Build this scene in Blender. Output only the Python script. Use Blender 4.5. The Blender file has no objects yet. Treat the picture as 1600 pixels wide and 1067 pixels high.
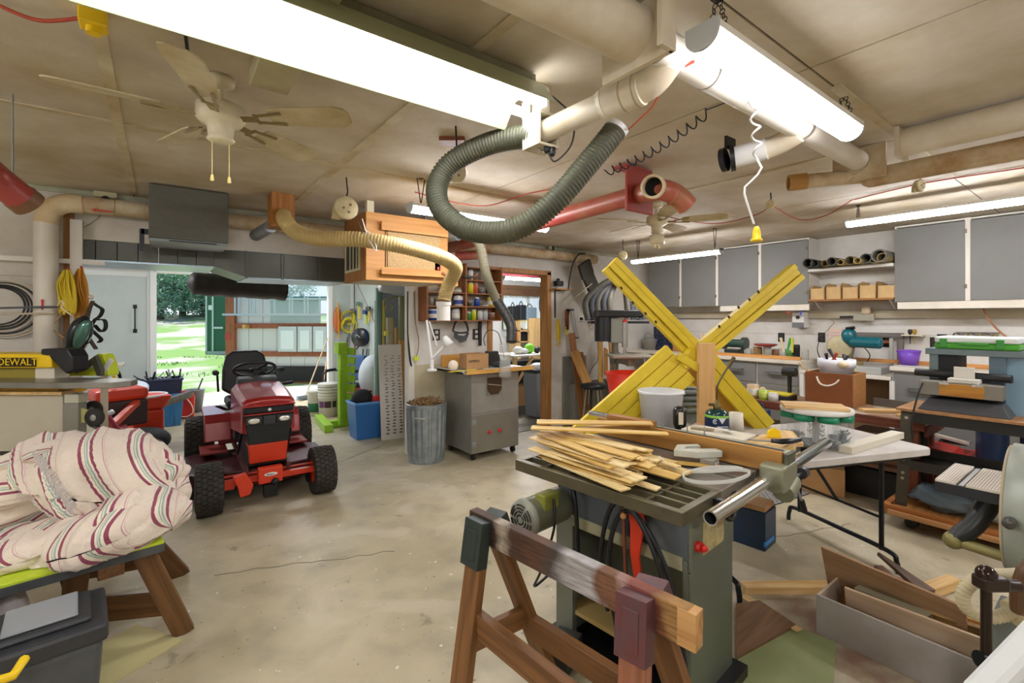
import bpy,bmesh,math,random
from mathutils import Vector,Matrix,Euler
random.seed(7)
SC=bpy.context.scene
COL=SC.collection
PI=math.pi
# ---------------------------------------------------------------- camera
F_PX,HOR=733.0,497.0
CAM_H,CEIL=1.55,2.54
cam_d=bpy.data.cameras.new('camera')
cam=bpy.data.objects.new('camera',cam_d)
COL.objects.link(cam)
cam_d.sensor_width=36.0
cam_d.lens=36.0*F_PX/1600.0
cam_d.shift_y=-(533.5-HOR)/1600.0
cam_d.clip_start=0.02
cam_d.clip_end=300
cam.location=(0,0,CAM_H)
cam.rotation_euler=(PI/2,0,-math.atan2(0.6,0.8))
SC.camera=cam
# ---------------------------------------------------------------- world, sun, exposure
world=bpy.data.worlds.new('world')
SC.world=world
world.use_nodes=True
_n=world.node_tree.nodes
_l=world.node_tree.links
_sky=_n.new('ShaderNodeTexSky')
_sky.sky_type='HOSEK_WILKIE'
_sky.turbidity=6.0
_sky.sun_direction=Vector((-0.35,0.45,0.8)).normalized()
_l.new(_sky.outputs[0],_n['Background'].inputs[0])
_n['Background'].inputs[1].default_value=3.0
sun_d=bpy.data.lights.new('sun','SUN')
sun_d.energy=3.2
sun_d.angle=0.05
sun=bpy.data.objects.new('sun',sun_d)
COL.objects.link(sun)
sun.rotation_euler=Vector((-0.35,0.45,0.8)).to_track_quat('Z','Y').to_euler()
SC.view_settings.view_transform='Standard'
SC.view_settings.look='None'
SC.view_settings.gamma=1.0
SC.view_settings.use_curve_mapping=False
SC.view_settings.exposure=0.86
SC.cycles.max_bounces=8
SC.cycles.diffuse_bounces=5
SC.cycles.glossy_bounces=3
SC.cycles.transparent_max_bounces=8
SC.cycles.use_denoising=True
SC.cycles.sample_clamp_indirect=6.0
LAMP=26.0
# ---------------------------------------------------------------- from a pixel to a point of the place
def P(u,v,d):
 r=(u-800)/F_PX;q=(HOR-v)/F_PX
 return Vector((d*(.6+.8*r),d*(.8-.6*r),CAM_H+d*q))
def FL(u,v,z=0.0):
 return P(u,v,(z-CAM_H)*F_PX/(HOR-v))
def OY(u,v,Y):
 return P(u,v,Y/(.8-.6*(u-800)/F_PX))
def OX(u,v,X):
 return P(u,v,X/(.6+.8*(u-800)/F_PX))
# ---------------------------------------------------------------- mesh builder
def vec(p):return p if isinstance(p,Vector)else Vector(p)
def frame(d,up=(0,0,1)):
 d=vec(d).normalized();up=vec(up)
 s=up.cross(d)
 if s.length<1e-5:s=Vector((1,0,0)).cross(d)
 if s.length<1e-5:s=Vector((0,1,0)).cross(d)
 s.normalize();t=d.cross(s).normalized()
 return d,s,t
def RZ(a):return Matrix.Rotation(a,3,'Z')
class B:
 def __init__(s):s.v=[];s.f=[];s.sm=[]
 def add(s,vs,fs,smooth=False):
  n=len(s.v);s.v+=[vec(p)for p in vs]
  s.f+=[tuple(i+n for i in f)for f in fs];s.sm+=[smooth]*len(fs)
  return s
 def hexa(s,p):
  return s.add(p,[(0,3,2,1),(4,5,6,7),(0,1,5,4),(1,2,6,5),(2,3,7,6),(3,0,4,7)])
 def box(s,c,sz,rz=0,R=None,taper=1.0):
  M=R if R is not None else RZ(rz)
  x,y,z=[a/2 for a in sz];c=vec(c);t=taper
  return s.hexa([c+M@Vector(q)for q in[(-x*t,-y*t,-z),(x*t,-y*t,-z),(x*t,y*t,-z),(-x*t,y*t,-z),(-x,-y,z),(x,-y,z),(x,y,z),(-x,y,z)]])
 def bb(s,a,b):
  a=vec(a);b=vec(b)
  lo=[min(a[i],b[i])for i in range(3)];hi=[max(a[i],b[i])for i in range(3)]
  return s.box([(lo[i]+hi[i])/2 for i in range(3)],[hi[i]-lo[i]for i in range(3)])
 def beam(s,p0,p1,w,h,up=(0,0,1)):
  p0=vec(p0);p1=vec(p1);d,a,t=frame(p1-p0,up)
  q=[]
  for p in(p0,p1):
   q+=[p-a*w/2-t*h/2,p+a*w/2-t*h/2,p+a*w/2+t*h/2,p-a*w/2+t*h/2]
  return s.add(q,[(0,1,2,3),(7,6,5,4),(0,4,5,1),(1,5,6,2),(2,6,7,3),(3,7,4,0)])
 def cyl(s,p0,p1,r0,r1=None,n=16,caps=True,smooth=True):
  r1=r0 if r1 is None else r1
  p0=vec(p0);p1=vec(p1);d,a,t=frame(p1-p0)
  q=[]
  for p,r in((p0,r0),(p1,r1)):
   q+=[p+(a*math.cos(2*PI*i/n)+t*math.sin(2*PI*i/n))*r for i in range(n)]
  s.add(q,[(i,(i+1)%n,n+(i+1)%n,n+i)for i in range(n)],smooth)
  if caps:
   s.add(q[:n],[tuple(range(n))[::-1]]);s.add(q[n:],[tuple(range(n))])
  return s
 def ring(s,p0,p1,ro,ri,n=20):
  p0=vec(p0);p1=vec(p1);d,a,t=frame(p1-p0);q=[]
  for p,r in((p0,ro),(p1,ro),(p1,ri),(p0,ri)):
   q+=[p+(a*math.cos(2*PI*i/n)+t*math.sin(2*PI*i/n))*r for i in range(n)]
  fs=[]
  for k in range(4):
   a0=k*n;b0=((k+1)%4)*n
   fs+=[(a0+i,a0+(i+1)%n,b0+(i+1)%n,b0+i)for i in range(n)]
  return s.add(q,fs,False)
 def tube(s,pts,r,n=8,caps=True,closed=False):
  pts=[vec(p)for p in pts];m=len(pts)
  rr=r if isinstance(r,(list,tuple))else[r]*m
  q=[];a=None
  for i,p in enumerate(pts):
   if closed:d=pts[(i+1)%m]-pts[i-1]
   else:d=pts[min(i+1,m-1)]-pts[max(i-1,0)]
   if d.length<1e-9:d=Vector((0,0,1))
   d.normalize()
   if a is None:_,a,t=frame(d)
   a=a-d*a.dot(d)
   if a.length<1e-6:_,a,t=frame(d)
   a.normalize();t=d.cross(a)
   q+=[p+(a*math.cos(2*PI*k/n)+t*math.sin(2*PI*k/n))*rr[i]for k in range(n)]
  fs=[]
  for i in range(m if closed else m-1):
   j=(i+1)%m
   fs+=[(i*n+k,i*n+(k+1)%n,j*n+(k+1)%n,j*n+k)for k in range(n)]
  s.add(q,fs,True)
  if caps and not closed:
   s.add(q[:n],[tuple(range(n))[::-1]]);s.add(q[-n:],[tuple(range(n))])
  return s
 def lathe(s,c,prof,n=20,axis=(0,0,1),smooth=True):
  c=vec(c);d,a,t=frame(axis);q=[]
  for r,h in prof:
   q+=[c+d*h+(a*math.cos(2*PI*i/n)+t*math.sin(2*PI*i/n))*max(r,1e-4)for i in range(n)]
  fs=[]
  for k in range(len(prof)-1):
   fs+=[(k*n+i,k*n+(i+1)%n,(k+1)*n+(i+1)%n,(k+1)*n+i)for i in range(n)]
  return s.add(q,fs,smooth)
 def prism(s,pts,o,ax,ay,t):
  o=vec(o);ax=vec(ax).normalized();ay=vec(ay).normalized();az=ax.cross(ay)*t;n=len(pts)
  q=[o+ax*x+ay*y for x,y in pts];q+=[p+az for p in q]
  fs=[tuple(range(n))[::-1],tuple(range(n,2*n))]+[(i,(i+1)%n,n+(i+1)%n,n+i)for i in range(n)]
  return s.add(q,fs)
 def sph(s,c,r,n=12,m=8,sc=(1,1,1)):
  c=vec(c);q=[];fs=[]
  for j in range(m+1):
   th=PI*j/m
   for i in range(n):
    ph=2*PI*i/n
    q.append(c+Vector((math.sin(th)*math.cos(ph)*r*sc[0],math.sin(th)*math.sin(ph)*r*sc[1],math.cos(th)*r*sc[2])))
  for j in range(m):
   for i in range(n):
    fs.append((j*n+i,(j+1)*n+i,(j+1)*n+(i+1)%n,j*n+(i+1)%n))
  return s.add(q,fs,True)
 def torus(s,c,R,r,axis=(0,0,1),n=24,m=8):
  c=vec(c);d,a,t=frame(axis)
  return s.tube([c+(a*math.cos(2*PI*i/n)+t*math.sin(2*PI*i/n))*R for i in range(n)],r,m,closed=True)
 def xf(s,M):
  s.v=[M@p for p in s.v];return s
def smooth_path(ctrl,k=8):
 c=[vec(p)for p in ctrl];out=[]
 for i in range(len(c)-1):
  p0=c[max(i-1,0)];p1=c[i];p2=c[i+1];p3=c[min(i+2,len(c)-1)]
  for j in range(k):
   t=j/k
   out.append(0.5*((2*p1)+(p2-p0)*t+(2*p0-5*p1+4*p2-p3)*t*t+(3*p1-p0-3*p2+p3)*t**3))
 out.append(c[-1]);return out
OFF={}
def _mesh(name,b,mat,off):
 me=bpy.data.meshes.new(name)
 me.from_pydata([tuple(p-off)for p in b.v],[],b.f)
 me.polygons.foreach_set('use_smooth',b.sm)
 me.validate(clean_customdata=False)
 bm=bmesh.new();bm.from_mesh(me);bmesh.ops.recalc_face_normals(bm,faces=bm.faces);bm.to_mesh(me);bm.free()
 if mat is not None:me.materials.append(mat)
 return me
def _bev(o,w):
 if w:
  m=o.modifiers.new('bevel','BEVEL');m.width=w;m.segments=2;m.limit_method='ANGLE';m.angle_limit=math.radians(40)
def thing(name,label,cat,loc=(0,0,0),rz=0,group=None,local=False):
 o=bpy.data.objects.new(name,None);COL.objects.link(o)
 o.empty_display_size=.1
 o.location=loc;o.rotation_euler=(0,0,rz)
 o['label']=label;o['category']=cat
 if group:o['group']=group
 OFF[o.name]=Vector((0,0,0))if local else vec(loc).copy()
 return o
def part(name,b,mat,parent,bevel=0,label=None,kind=None):
 off=OFF[parent.name]
 o=bpy.data.objects.new(name,_mesh(name,b,mat,off));COL.objects.link(o)
 o.parent=parent;OFF[o.name]=off;_bev(o,bevel)
 if label:o['label']=label
 if kind:o['kind']=kind
 return o
def one(name,b,mat,label,cat,group=None,bevel=0,kind=None):
 lo=Vector((min(p.x for p in b.v),min(p.y for p in b.v),min(p.z for p in b.v)))
 hi=Vector((max(p.x for p in b.v),max(p.y for p in b.v),max(p.z for p in b.v)))
 off=Vector(((lo.x+hi.x)/2,(lo.y+hi.y)/2,lo.z))
 o=bpy.data.objects.new(name,_mesh(name,b,mat,off));COL.objects.link(o)
 o.location=off;OFF[o.name]=off;_bev(o,bevel)
 o['label']=label;o['category']=cat
 if group:o['group']=group
 if kind:o['kind']=kind
 return o
def struct(name,b,mat,parent=None,bevel=0):
 o=bpy.data.objects.new(name,_mesh(name,b,mat,Vector((0,0,0))));COL.objects.link(o)
 OFF[o.name]=Vector((0,0,0));_bev(o,bevel)
 if parent is not None:o.parent=parent
 else:o['kind']='structure'
 return o
def stick(name,p0,p1,w,h,mat,parent=None,up=(0,0,1),label=None,cat=None,group=None,bevel=.0015,kind=None,taper=1.0):
 """a board: object whose own x runs along it, so the grain does too. w across, h thick (towards up)"""
 p0=vec(p0);p1=vec(p1);L=(p1-p0).length;d,a,t=frame(p1-p0,up)
 b=B();x=L/2
 b.hexa([Vector(q)for q in[(-x,-w/2,-h/2),(x,-w/2*taper,-h/2),(x,w/2*taper,-h/2),(-x,w/2,-h/2),(-x,-w/2,h/2),(x,-w/2*taper,h/2),(x,w/2*taper,h/2),(-x,w/2,h/2)]])
 o=bpy.data.objects.new(name,_mesh(name,b,mat,Vector((0,0,0))));COL.objects.link(o)
 R=Matrix((d,a,t)).transposed().to_4x4();c=(p0+p1)/2
 if parent is not None:
  c=c-OFF[parent.name];o.parent=parent
 o.matrix_basis=Matrix.Translation(c)@R
 _bev(o,bevel)
 if label:o['label']=label
 if cat:o['category']=cat
 if group:o['group']=group
 if kind:o['kind']=kind
 return o
def dup(root,loc,rz=None,label=None):
 m={}
 def cp(o,par):
  c=o.copy();COL.objects.link(c)
  if par is not None:c.parent=par;c.matrix_parent_inverse=o.matrix_parent_inverse
  OFF[c.name]=OFF.get(o.name,Vector((0,0,0)))
  for ch in o.children:cp(ch,c)
  return c
 r=cp(root,None);r.location=loc
 if rz is not None:r.rotation_euler=(0,0,rz)
 if label:r['label']=label
 return r
# ---------------------------------------------------------------- materials
def lin(h):
 if isinstance(h,str):
  h=h.lstrip('#');h=[int(h[i:i+2],16)/255 for i in(0,2,4)]
  h=[c/12.92 if c<=.04045 else((c+.055)/1.055)**2.4 for c in h]
 return(h[0],h[1],h[2],1)
MC={}
def mat(c,rough=.5,metal=0.0,c2=None,sc=6,amt=.5,stretch=None,bump=0,bsc=60,spec=None,alpha=None,coat=0,det=6,lo=.35,hi=.68):
 key=(c,rough,metal,c2,sc,amt,stretch,bump,bsc,spec,alpha,coat,lo,hi)
 if key in MC:return MC[key]
 m=bpy.data.materials.new('surface');m.use_nodes=True
 N=m.node_tree.nodes;L=m.node_tree.links;S=N['Principled BSDF']
 S.inputs['Roughness'].default_value=rough;S.inputs['Metallic'].default_value=metal
 S.inputs['Base Color'].default_value=lin(c)
 if spec is not None:S.inputs['Specular IOR Level'].default_value=spec
 if coat:S.inputs['Coat Weight'].default_value=coat;S.inputs['Coat Roughness'].default_value=.15
 if alpha is not None:S.inputs['Alpha'].default_value=alpha
 tc=N.new('ShaderNodeTexCoord');mp=N.new('ShaderNodeMapping')
 L.new(tc.outputs['Object'],mp.inputs[0])
 if stretch:mp.inputs['Scale'].default_value=stretch
 if c2 is not None:
  nz=N.new('ShaderNodeTexNoise');nz.inputs['Scale'].default_value=sc;nz.inputs['Detail'].default_value=det
  nz.inputs['Roughness'].default_value=.62
  L.new(mp.outputs[0],nz.inputs[0])
  mr=N.new('ShaderNodeMapRange');mr.inputs[1].default_value=lo;mr.inputs[2].default_value=hi;mr.inputs[4].default_value=amt
  L.new(nz.outputs[0],mr.inputs[0])
  mx=N.new('ShaderNodeMixRGB');mx.inputs[1].default_value=lin(c);mx.inputs[2].default_value=lin(c2)
  L.new(mr.outputs[0],mx.inputs[0]);L.new(mx.outputs[0],S.inputs['Base Color'])
 if bump:
  nb=N.new('ShaderNodeTexNoise');nb.inputs['Scale'].default_value=bsc;L.new(mp.outputs[0],nb.inputs[0])
  bp=N.new('ShaderNodeBump');bp.inputs['Strength'].default_value=bump;bp.inputs['Distance'].default_value=.01
  L.new(nb.outputs[0],bp.inputs['Height']);L.new(bp.outputs[0],S.inputs['Normal'])
 MC[key]=m;return m
def wood(c1,c2,axis='x',rough=.55,sc=3.0,amt=.85,dirt=None):
 key=('wood',c1,c2,axis,rough,sc,amt,dirt)
 if key in MC:return MC[key]
 m=bpy.data.materials.new('timber');m.use_nodes=True
 N=m.node_tree.nodes;L=m.node_tree.links;S=N['Principled BSDF'];S.inputs['Roughness'].default_value=rough
 tc=N.new('ShaderNodeTexCoord');mp=N.new('ShaderNodeMapping');L.new(tc.outputs['Object'],mp.inputs[0])
 s={'x':(.7,12,12),'y':(12,.7,12),'z':(12,12,.7)}[axis]
 mp.inputs['Scale'].default_value=s
 oi=N.new('ShaderNodeObjectInfo');cb=N.new('ShaderNodeCombineXYZ')
 ml=N.new('ShaderNodeMath');ml.operation='MULTIPLY';ml.inputs[1].default_value=37.0
 L.new(oi.outputs['Random'],ml.inputs[0])
 for i in range(3):L.new(ml.outputs[0],cb.inputs[i])
 L.new(cb.outputs[0],mp.inputs['Location'])
 n1=N.new('ShaderNodeTexNoise');n1.inputs['Scale'].default_value=sc;n1.inputs['Detail'].default_value=5;n1.inputs['Distortion'].default_value=.6
 L.new(mp.outputs[0],n1.inputs[0])
 r1=N.new('ShaderNodeMapRange');r1.inputs[1].default_value=.36;r1.inputs[2].default_value=.66;r1.inputs[4].default_value=amt
 L.new(n1.outputs[0],r1.inputs[0])
 mx=N.new('ShaderNodeMixRGB');mx.inputs[1].default_value=lin(c1);mx.inputs[2].default_value=lin(c2)
 L.new(r1.outputs[0],mx.inputs[0]);out=mx.outputs[0]
 if dirt:
  n2=N.new('ShaderNodeTexNoise');n2.inputs['Scale'].default_value=5;n2.inputs['Detail'].default_value=7;L.new(tc.outputs['Object'],n2.inputs[0])
  r2=N.new('ShaderNodeMapRange');r2.inputs[1].default_value=.5;r2.inputs[2].default_value=.62;r2.inputs[4].default_value=.8;L.new(n2.outputs[0],r2.inputs[0])
  m2=N.new('ShaderNodeMixRGB');L.new(r2.outputs[0],m2.inputs[0]);L.new(out,m2.inputs[1]);m2.inputs[2].default_value=lin(dirt);out=m2.outputs[0]
 L.new(out,S.inputs['Base Color'])
 bp=N.new('ShaderNodeBump');bp.inputs['Strength'].default_value=.12;bp.inputs['Distance'].default_value=.004
 L.new(n1.outputs[0],bp.inputs['Height']);L.new(bp.outputs[0],S.inputs['Normal'])
 MC[key]=m;return m
def emit(c,s):
 key=('emit',c,s)
 if key in MC:return MC[key]
 m=bpy.data.materials.new('lamp');m.use_nodes=True;S=m.node_tree.nodes['Principled BSDF']
 S.inputs['Base Color'].default_value=(.9,.9,.9,1)
 S.inputs['Emission Color'].default_value=lin(c);S.inputs['Emission Strength'].default_value=s
 MC[key]=m;return m
def glass(c='#e8f0f0',alpha=.25,rough=.08):
 return mat(c,rough=rough,alpha=alpha)
PINE=wood('#e2c189','#c79a58');PINE_Y=wood('#e2c189','#c79a58','y');PINE_Z=wood('#e2c189','#c79a58','z')
OAK=wood('#c08a4a','#93602c');CHIP=mat('#c08a50',.7,0,'#8a5a2c',55,.8)
DARKW=wood('#6e4a2c','#452c18');REDW=wood('#8a4a2c','#5c2d1a')
YEL=mat('#e0c52c',.5,0,'#c7aa20',14,.5);YEL2=mat('#efc916',.35)
WHITE=mat('#d8d4cc',.7,0,'#c2b9a8',3,.6,bump=.1,bsc=40)
PVC=mat('#dcd3c0',.45,0,'#b6a078',5,.55)
PVCD=mat('#d6c9ac',.6,0,'#9a6f30',4,.9)
REDP=mat('#a23a34',.45,0,'#a98064',4,.7)
BLK=mat('#15161a',.45);BLKM=mat('#1c1e20',.35,.3);RUB=mat('#1d1c1a',.8,0,'#35322c',20,.7)
GREYF=mat('#77797a',.6,0,'#6c6e70',8,.5);GREYM=mat('#80807a',.4,.8,'#66645c',6,.6)
STEEL=mat('#b4b4b0',.28,.95);CHROME=mat('#d8d8d8',.12,1.0);GALV=mat('#a3acb0',.42,.6,'#77848a',9,.8)
WPL=mat('#e6e6e4',.35);WPAINT=mat('#dedbd2',.5)
MACH=mat('#767a68',.45,.15,'#58594a',7,.7)
GRN=mat('#9cc72e',.5);REDPL=mat('#c6231c',.35);BLUEPL=mat('#2d6d9e',.4);DBLUE=mat('#1b2c4a',.4)
CARD=mat('#b98f60',.8,0,'#a67c4e',12,.4)
# ================================================================ the setting
XL,XR,YB,YF=-3.2,6.6,-3.0,4.92
def floor_mat():
 m=bpy.data.materials.new('concrete');m.use_nodes=True
 N=m.node_tree.nodes;L=m.node_tree.links;S=N['Principled BSDF']
 tc=N.new('ShaderNodeTexCoord')
 def nz(sc,det=6,lo=.4,hi=.65,amt=1.0,off=0,dist=0):
  mp=N.new('ShaderNodeMapping');mp.inputs['Location'].default_value=(off,off,0);L.new(tc.outputs['Object'],mp.inputs[0])
  n=N.new('ShaderNodeTexNoise');n.inputs['Scale'].default_value=sc;n.inputs['Detail'].default_value=det;n.inputs['Distortion'].default_value=dist
  L.new(mp.outputs[0],n.inputs[0])
  r=N.new('ShaderNodeMapRange');r.inputs[1].default_value=lo;r.inputs[2].default_value=hi;r.inputs[4].default_value=amt;L.new(n.outputs[0],r.inputs[0]);return r.outputs[0]
 def mix(f,a,c):
  x=N.new('ShaderNodeMixRGB');L.new(f,x.inputs[0])
  if isinstance(a,str):x.inputs[1].default_value=lin(a)
  else:L.new(a,x.inputs[1])
  x.inputs[2].default_value=lin(c);return x.outputs[0]
 c=mix(nz(1.1),'#bfb497','#a89d80')
 c=mix(nz(4.5,8,.45,.7,.55,3),c,'#8f8672')
 c=mix(nz(1.7,7,.55,.62,.5,9,1.0),c,'#c6bda8')
 c=mix(nz(46,3,.69,.72,.85,5),c,'#5c5346')
 c=mix(nz(7,9,.66,.72,.5,15,.5),c,'#6e6450')
 c=mix(nz(21,2,.71,.73,.9,11),c,'#dcd8ca')
 sep=N.new('ShaderNodeSeparateXYZ');L.new(tc.outputs['Object'],sep.inputs[0])
 vd=N.new('ShaderNodeVectorMath');vd.operation='DISTANCE';L.new(tc.outputs['Object'],vd.inputs[0]);vd.inputs[1].default_value=(2.65,.75,0)
 r=N.new('ShaderNodeMapRange');r.inputs[1].default_value=.75;r.inputs[2].default_value=.2;L.new(vd.outputs['Value'],r.inputs[0])
 mm=N.new('ShaderNodeMath');mm.operation='MULTIPLY';L.new(r.outputs[0],mm.inputs[0]);L.new(nz(5,6,.42,.6,.6,2),mm.inputs[1])
 c=mix(mm.outputs[0],c,'#7c3b40')
 L.new(c,S.inputs['Base Color'])
 rr=N.new('ShaderNodeMapRange');rr.inputs[3].default_value=.32;rr.inputs[4].default_value=.6
 n=N.new('ShaderNodeTexNoise');n.inputs['Scale'].default_value=3;L.new(tc.outputs['Object'],n.inputs[0]);L.new(n.outputs[0],rr.inputs[0]);L.new(rr.outputs[0],S.inputs['Roughness'])
 return m
b=B();b.bb((XL,YB,-.12),(XR,YF+.1,0));b.bb((XL,YF+.1,-.12),(3.2,9.55,0));fl=struct('floor',b,floor_mat())
b=B();crk=mat('#6d6456',.9)
def crack(a,c,n=14,w=.006):
 a=vec(a);c=vec(c);pts=[a.lerp(c,i/n)+Vector((random.uniform(-.02,.02),random.uniform(-.02,.02),0))for i in range(n+1)]
 for i in range(n):b.beam(pts[i]+Vector((0,0,.0004)),pts[i+1]+Vector((0,0,.0004)),w,.0012)
crack(FL(500,735),FL(610,690));crack(FL(560,640),FL(700,700));crack(FL(330,900),FL(620,860));crack(FL(1170,845),FL(1330,820))
struct('floor_cracks',b,crk,fl)
CEILM=mat('#d3cbbc',.8,0,'#a8946c',1.6,.8,bump=.15,bsc=25)
BATM=mat('#d6cbb0',.7,0,'#9c8350',2.2,.85)
b=B();b.bb((XL-.1,YB-.1,CEIL+.012),(XR+.1,YF+.15,CEIL+.1));ce=struct('ceiling',b,mat('#4c3e2a',.9))
xs=[-3.3,-2.5,-1.34,-.17,.93,2.06,3.27,4.47,5.67,6.7];ys=[-3.1,-1.55,.78,3.1,5.0]
for i in range(len(xs)-1):
 for j in range(len(ys)-1):
  b=B();b.bb((xs[i]+.004,ys[j]+.004,CEIL-.0),(xs[i+1]-.004,ys[j+1]-.004,CEIL+.011))
  struct('ceiling_panel',b,CEILM,ce,bevel=.002)
for x in(-2.5,-.17,.93):
 b=B();b.bb((x-.022,.78,CEIL-.007),(x+.022,4.8,CEIL));struct('batten',b,BATM,ce)
for x in(-1.34,3.27):
 b=B();b.bb((x-.018,.9,CEIL-.005),(x+.018,4.8,CEIL));struct('batten',b,BATM,ce)
b=B();b.bb((2.3,.75,CEIL-.014),(4.4,.79,CEIL));struct('batten',b,BATM,ce)
b=B();b.bb((XL,3.08,CEIL-.005),(3.0,3.12,CEIL));struct('batten',b,BATM,ce)
b=B();b.bb((XL,.75,CEIL-.006),(1.2,.8,CEIL));struct('batten',b,BATM,ce)
WALLM=mat('#dcd9d3',.75,0,'#bfb5a2',2.2,.7,bump=.25,bsc=30)
HD=2.165;XA,XB,XC,XD=-.56,2.25,3.34,4.32;TW=.14
b=B()
b.bb((XL,YF,0),(XA,YF+TW,CEIL));b.bb((XA,YF,HD),(XB,YF+TW,CEIL));b.bb((XB,YF,0),(XC,YF+TW,CEIL))
b.bb((XC,YF,HD),(XD,YF+TW,CEIL));b.bb((XD,YF,0),(XR,YF+TW,CEIL))
wf=struct('wall_far',b,WALLM)
b=B();b.bb((XR,YB,0),(XR+.12,YF+TW,CEIL));wr=struct('wall_right',b,WALLM)
b=B();b.bb((XL-.12,YB,0),(XL,YF+TW,CEIL));struct('wall_left',b,WALLM)
b=B();b.bb((XL-.12,YB-.12,0),(XR+.12,YB,CEIL));struct('wall_back',b,WALLM)
for z in(.62,1.24,1.86):
 b=B();b.bb((XL,YF-.004,z-.002),(XA-.1,YF,z+.002));struct('seam',b,mat('#a89e8c',.9),wf)
 b=B();b.bb((XR-.004,-.5,z+.1),(XR,YF,z+.104));struct('seam',b,mat('#a89e8c',.9),wr)
JW=wood('#b98446','#8f5f2c','z');
b=B();b.bb((XA-.03,YF-.02,0),(XA+.03,YF+TW,HD+.28));struct('trim_1',b,JW,bevel=.003)
b=B();b.bb((XD-.03,YF-.02,0),(XD+.04,YF+TW,HD+.02));struct('trim_2',b,JW,bevel=.003)
b=B();b.bb((XC-.04,YF-.02,0),(XC+.03,YF+TW,HD+.02));struct('trim_3',b,JW,bevel=.003)
b=B();b.bb((XC-.04,YF-.02,HD-.02),(XD+.04,YF+TW,HD+.04));struct('trim_4',b,JW,bevel=.003)
b=B();b.bb((XL,YF-.02,CEIL-.035),(XR-.02,YF,CEIL-.001));struct('trim_5',b,mat('#b8bda6',.6,0,'#8a8260',5,.7))
b=B();b.bb((XB-.02,YF-.015,0),(XB+.05,YF,HD));struct('trim_6',b,mat('#d9d5c8',.6),bevel=.002)
b=B();b.bb((XB,YF-.012,.0),(XC-.06,YF,1.02));struct('trim_7',b,mat('#c3b99c',.6,0,'#a39878',4,.7))
b=B();b.bb((XD+.26,YF-.03,0),(XD+.72,YF-.002,1.0));struct('trim_8',b,mat('#85847a',.6,0,'#74726a',6,.6),bevel=.003)
# ---- the drive-through bay behind the big opening
BAYM=mat('#b4bdb8',.6,0,'#a5aea8',3,.5)
b=B();b.bb((XL-.12,YF+TW,0),(XL,6.2,2.6));b.bb((XL-.12,8.9,0),(XL,9.62,2.6));b.bb((XL-.12,6.2,2.25),(XL,8.9,2.6));struct('wall_bay_left',b,WALLM)
b=B();b.bb((3.12,YF+TW,0),(3.2,9.62,2.6));struct('wall_bay_right',b,BAYM)
b=B();b.bb((XL-.12,YF+TW,2.6),(3.2,9.62,2.7));struct('ceiling_bay',b,mat('#c9cbc8',.8))
OB0,OB1=OY(241,500,9.5).x,OY(513,500,9.5).x
b=B();b.bb((XL,9.5,0),(OB0,9.6,2.6));b.bb((OB0,9.5,2.28),(OB1,9.6,2.6));b.bb((OB1,9.5,0),(3.12,9.6,2.6));struct('wall_bay_far',b,WALLM)
def leaf(name,x0,x1,n):
 b=B();b.bb((x0,9.42,.02),(x1,9.48,2.28));d=struct(name,b,BAYM,bevel=.004)
 b=B();b.bb((x0,9.405,.02),(x0+.07,9.42,2.28));b.bb((x1-.07,9.405,.02),(x1,9.42,2.28));b.bb((x0+.07,9.405,2.2),(x1-.07,9.42,2.28))
 struct('door_frame',b,mat('#c9cdc6',.5),d);return d
dl=leaf('door_1',OB0-1.35,OB0-.02,1);dr=leaf('door_2',OB1+.02,3.1,2)
b=B();hx=OY(211,510,9.42).x
b.tube([(hx,9.42,1.72),(hx,9.37,1.72),(hx,9.37,1.36),(hx,9.42,1.36)],.009,6);b.box((hx,9.415,1.73),(.05,.01,.06));b.box((hx,9.415,1.35),(.05,.01,.06))
struct('door_handle',b,BLKM,dl)
b=B();b.bb((OB1-.03,9.38,0),(OB1+.05,9.5,2.3));b.bb((OB0-.05,9.38,0),(OB0+.03,9.5,2.3));b.bb((OB0,9.38,2.28),(OB1,9.5,2.36));struct('trim_9',b,mat('#d9dcd6',.5),bevel=.004)
b=B();b.bb((-2.5,9.3,2.33),(OB1,9.36,2.42));struct('trim_10',b,mat('#9fb4c2',.35,.5),bevel=.003)
# ---- duct under the header (box, shaped adaptor, deeper box)
t=thing('sheet_metal_duct','long dark grey sheet metal duct under the header of the big opening','duct',((XA+XB)/2,5.25,1.93))
DM=mat('#5d5f58',.4,.55,'#4c4d46',5,.6)
za0,za1,zb0,zb1=2.01,2.163,1.925,2.163
xa,xb_,xc_=OY(335,400,4.9).x,OY(385,400,4.9).x,OY(545,400,4.9).x
for i in range(7):
 x0=XA+.02+(xa-XA-.02)*i/7;x1=XA+.02+(xa-XA-.02)*(i+1)/7
 b=B();b.bb((x0+.002,4.93,za0),(x1-.002,5.52,za1));part('duct_section',b,DM,t,bevel=.003)
b=B();b.hexa([Vector(q)for q in[(xa,4.93,za0),(xb_,4.9,zb0),(xb_,5.52,zb0),(xa,5.52,za0),(xa,4.93,za1),(xb_,4.9,zb1),(xb_,5.52,zb1),(xa,5.52,za1)]]);part('adaptor',b,DM,t)
for i in range(3):
 x0=xb_+.004+(xc_-xb_)*i/3;x1=xb_+(xc_-xb_)*(i+1)/3
 b=B();b.bb((x0,4.9,zb0),(x1,5.52,zb1));part('duct_section',b,DM,t,bevel=.003)
b=B();b.bb((XA+.02,4.92,za0-.012),(xa,5.55,za0));b.bb((xb_,4.89,zb0-.01),(xc_,5.55,zb0));part('lit_underside',b,mat('#9db0bc',.3,.7),t)  # pale blue colour paints light reflected on the duct's underside
for x in(xb_,xb_+.3):
 b=B();b.bb((x-.01,4.885,zb0-.01),(x+.01,4.9,zb1));part('joint_strip',b,DM,t)
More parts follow.
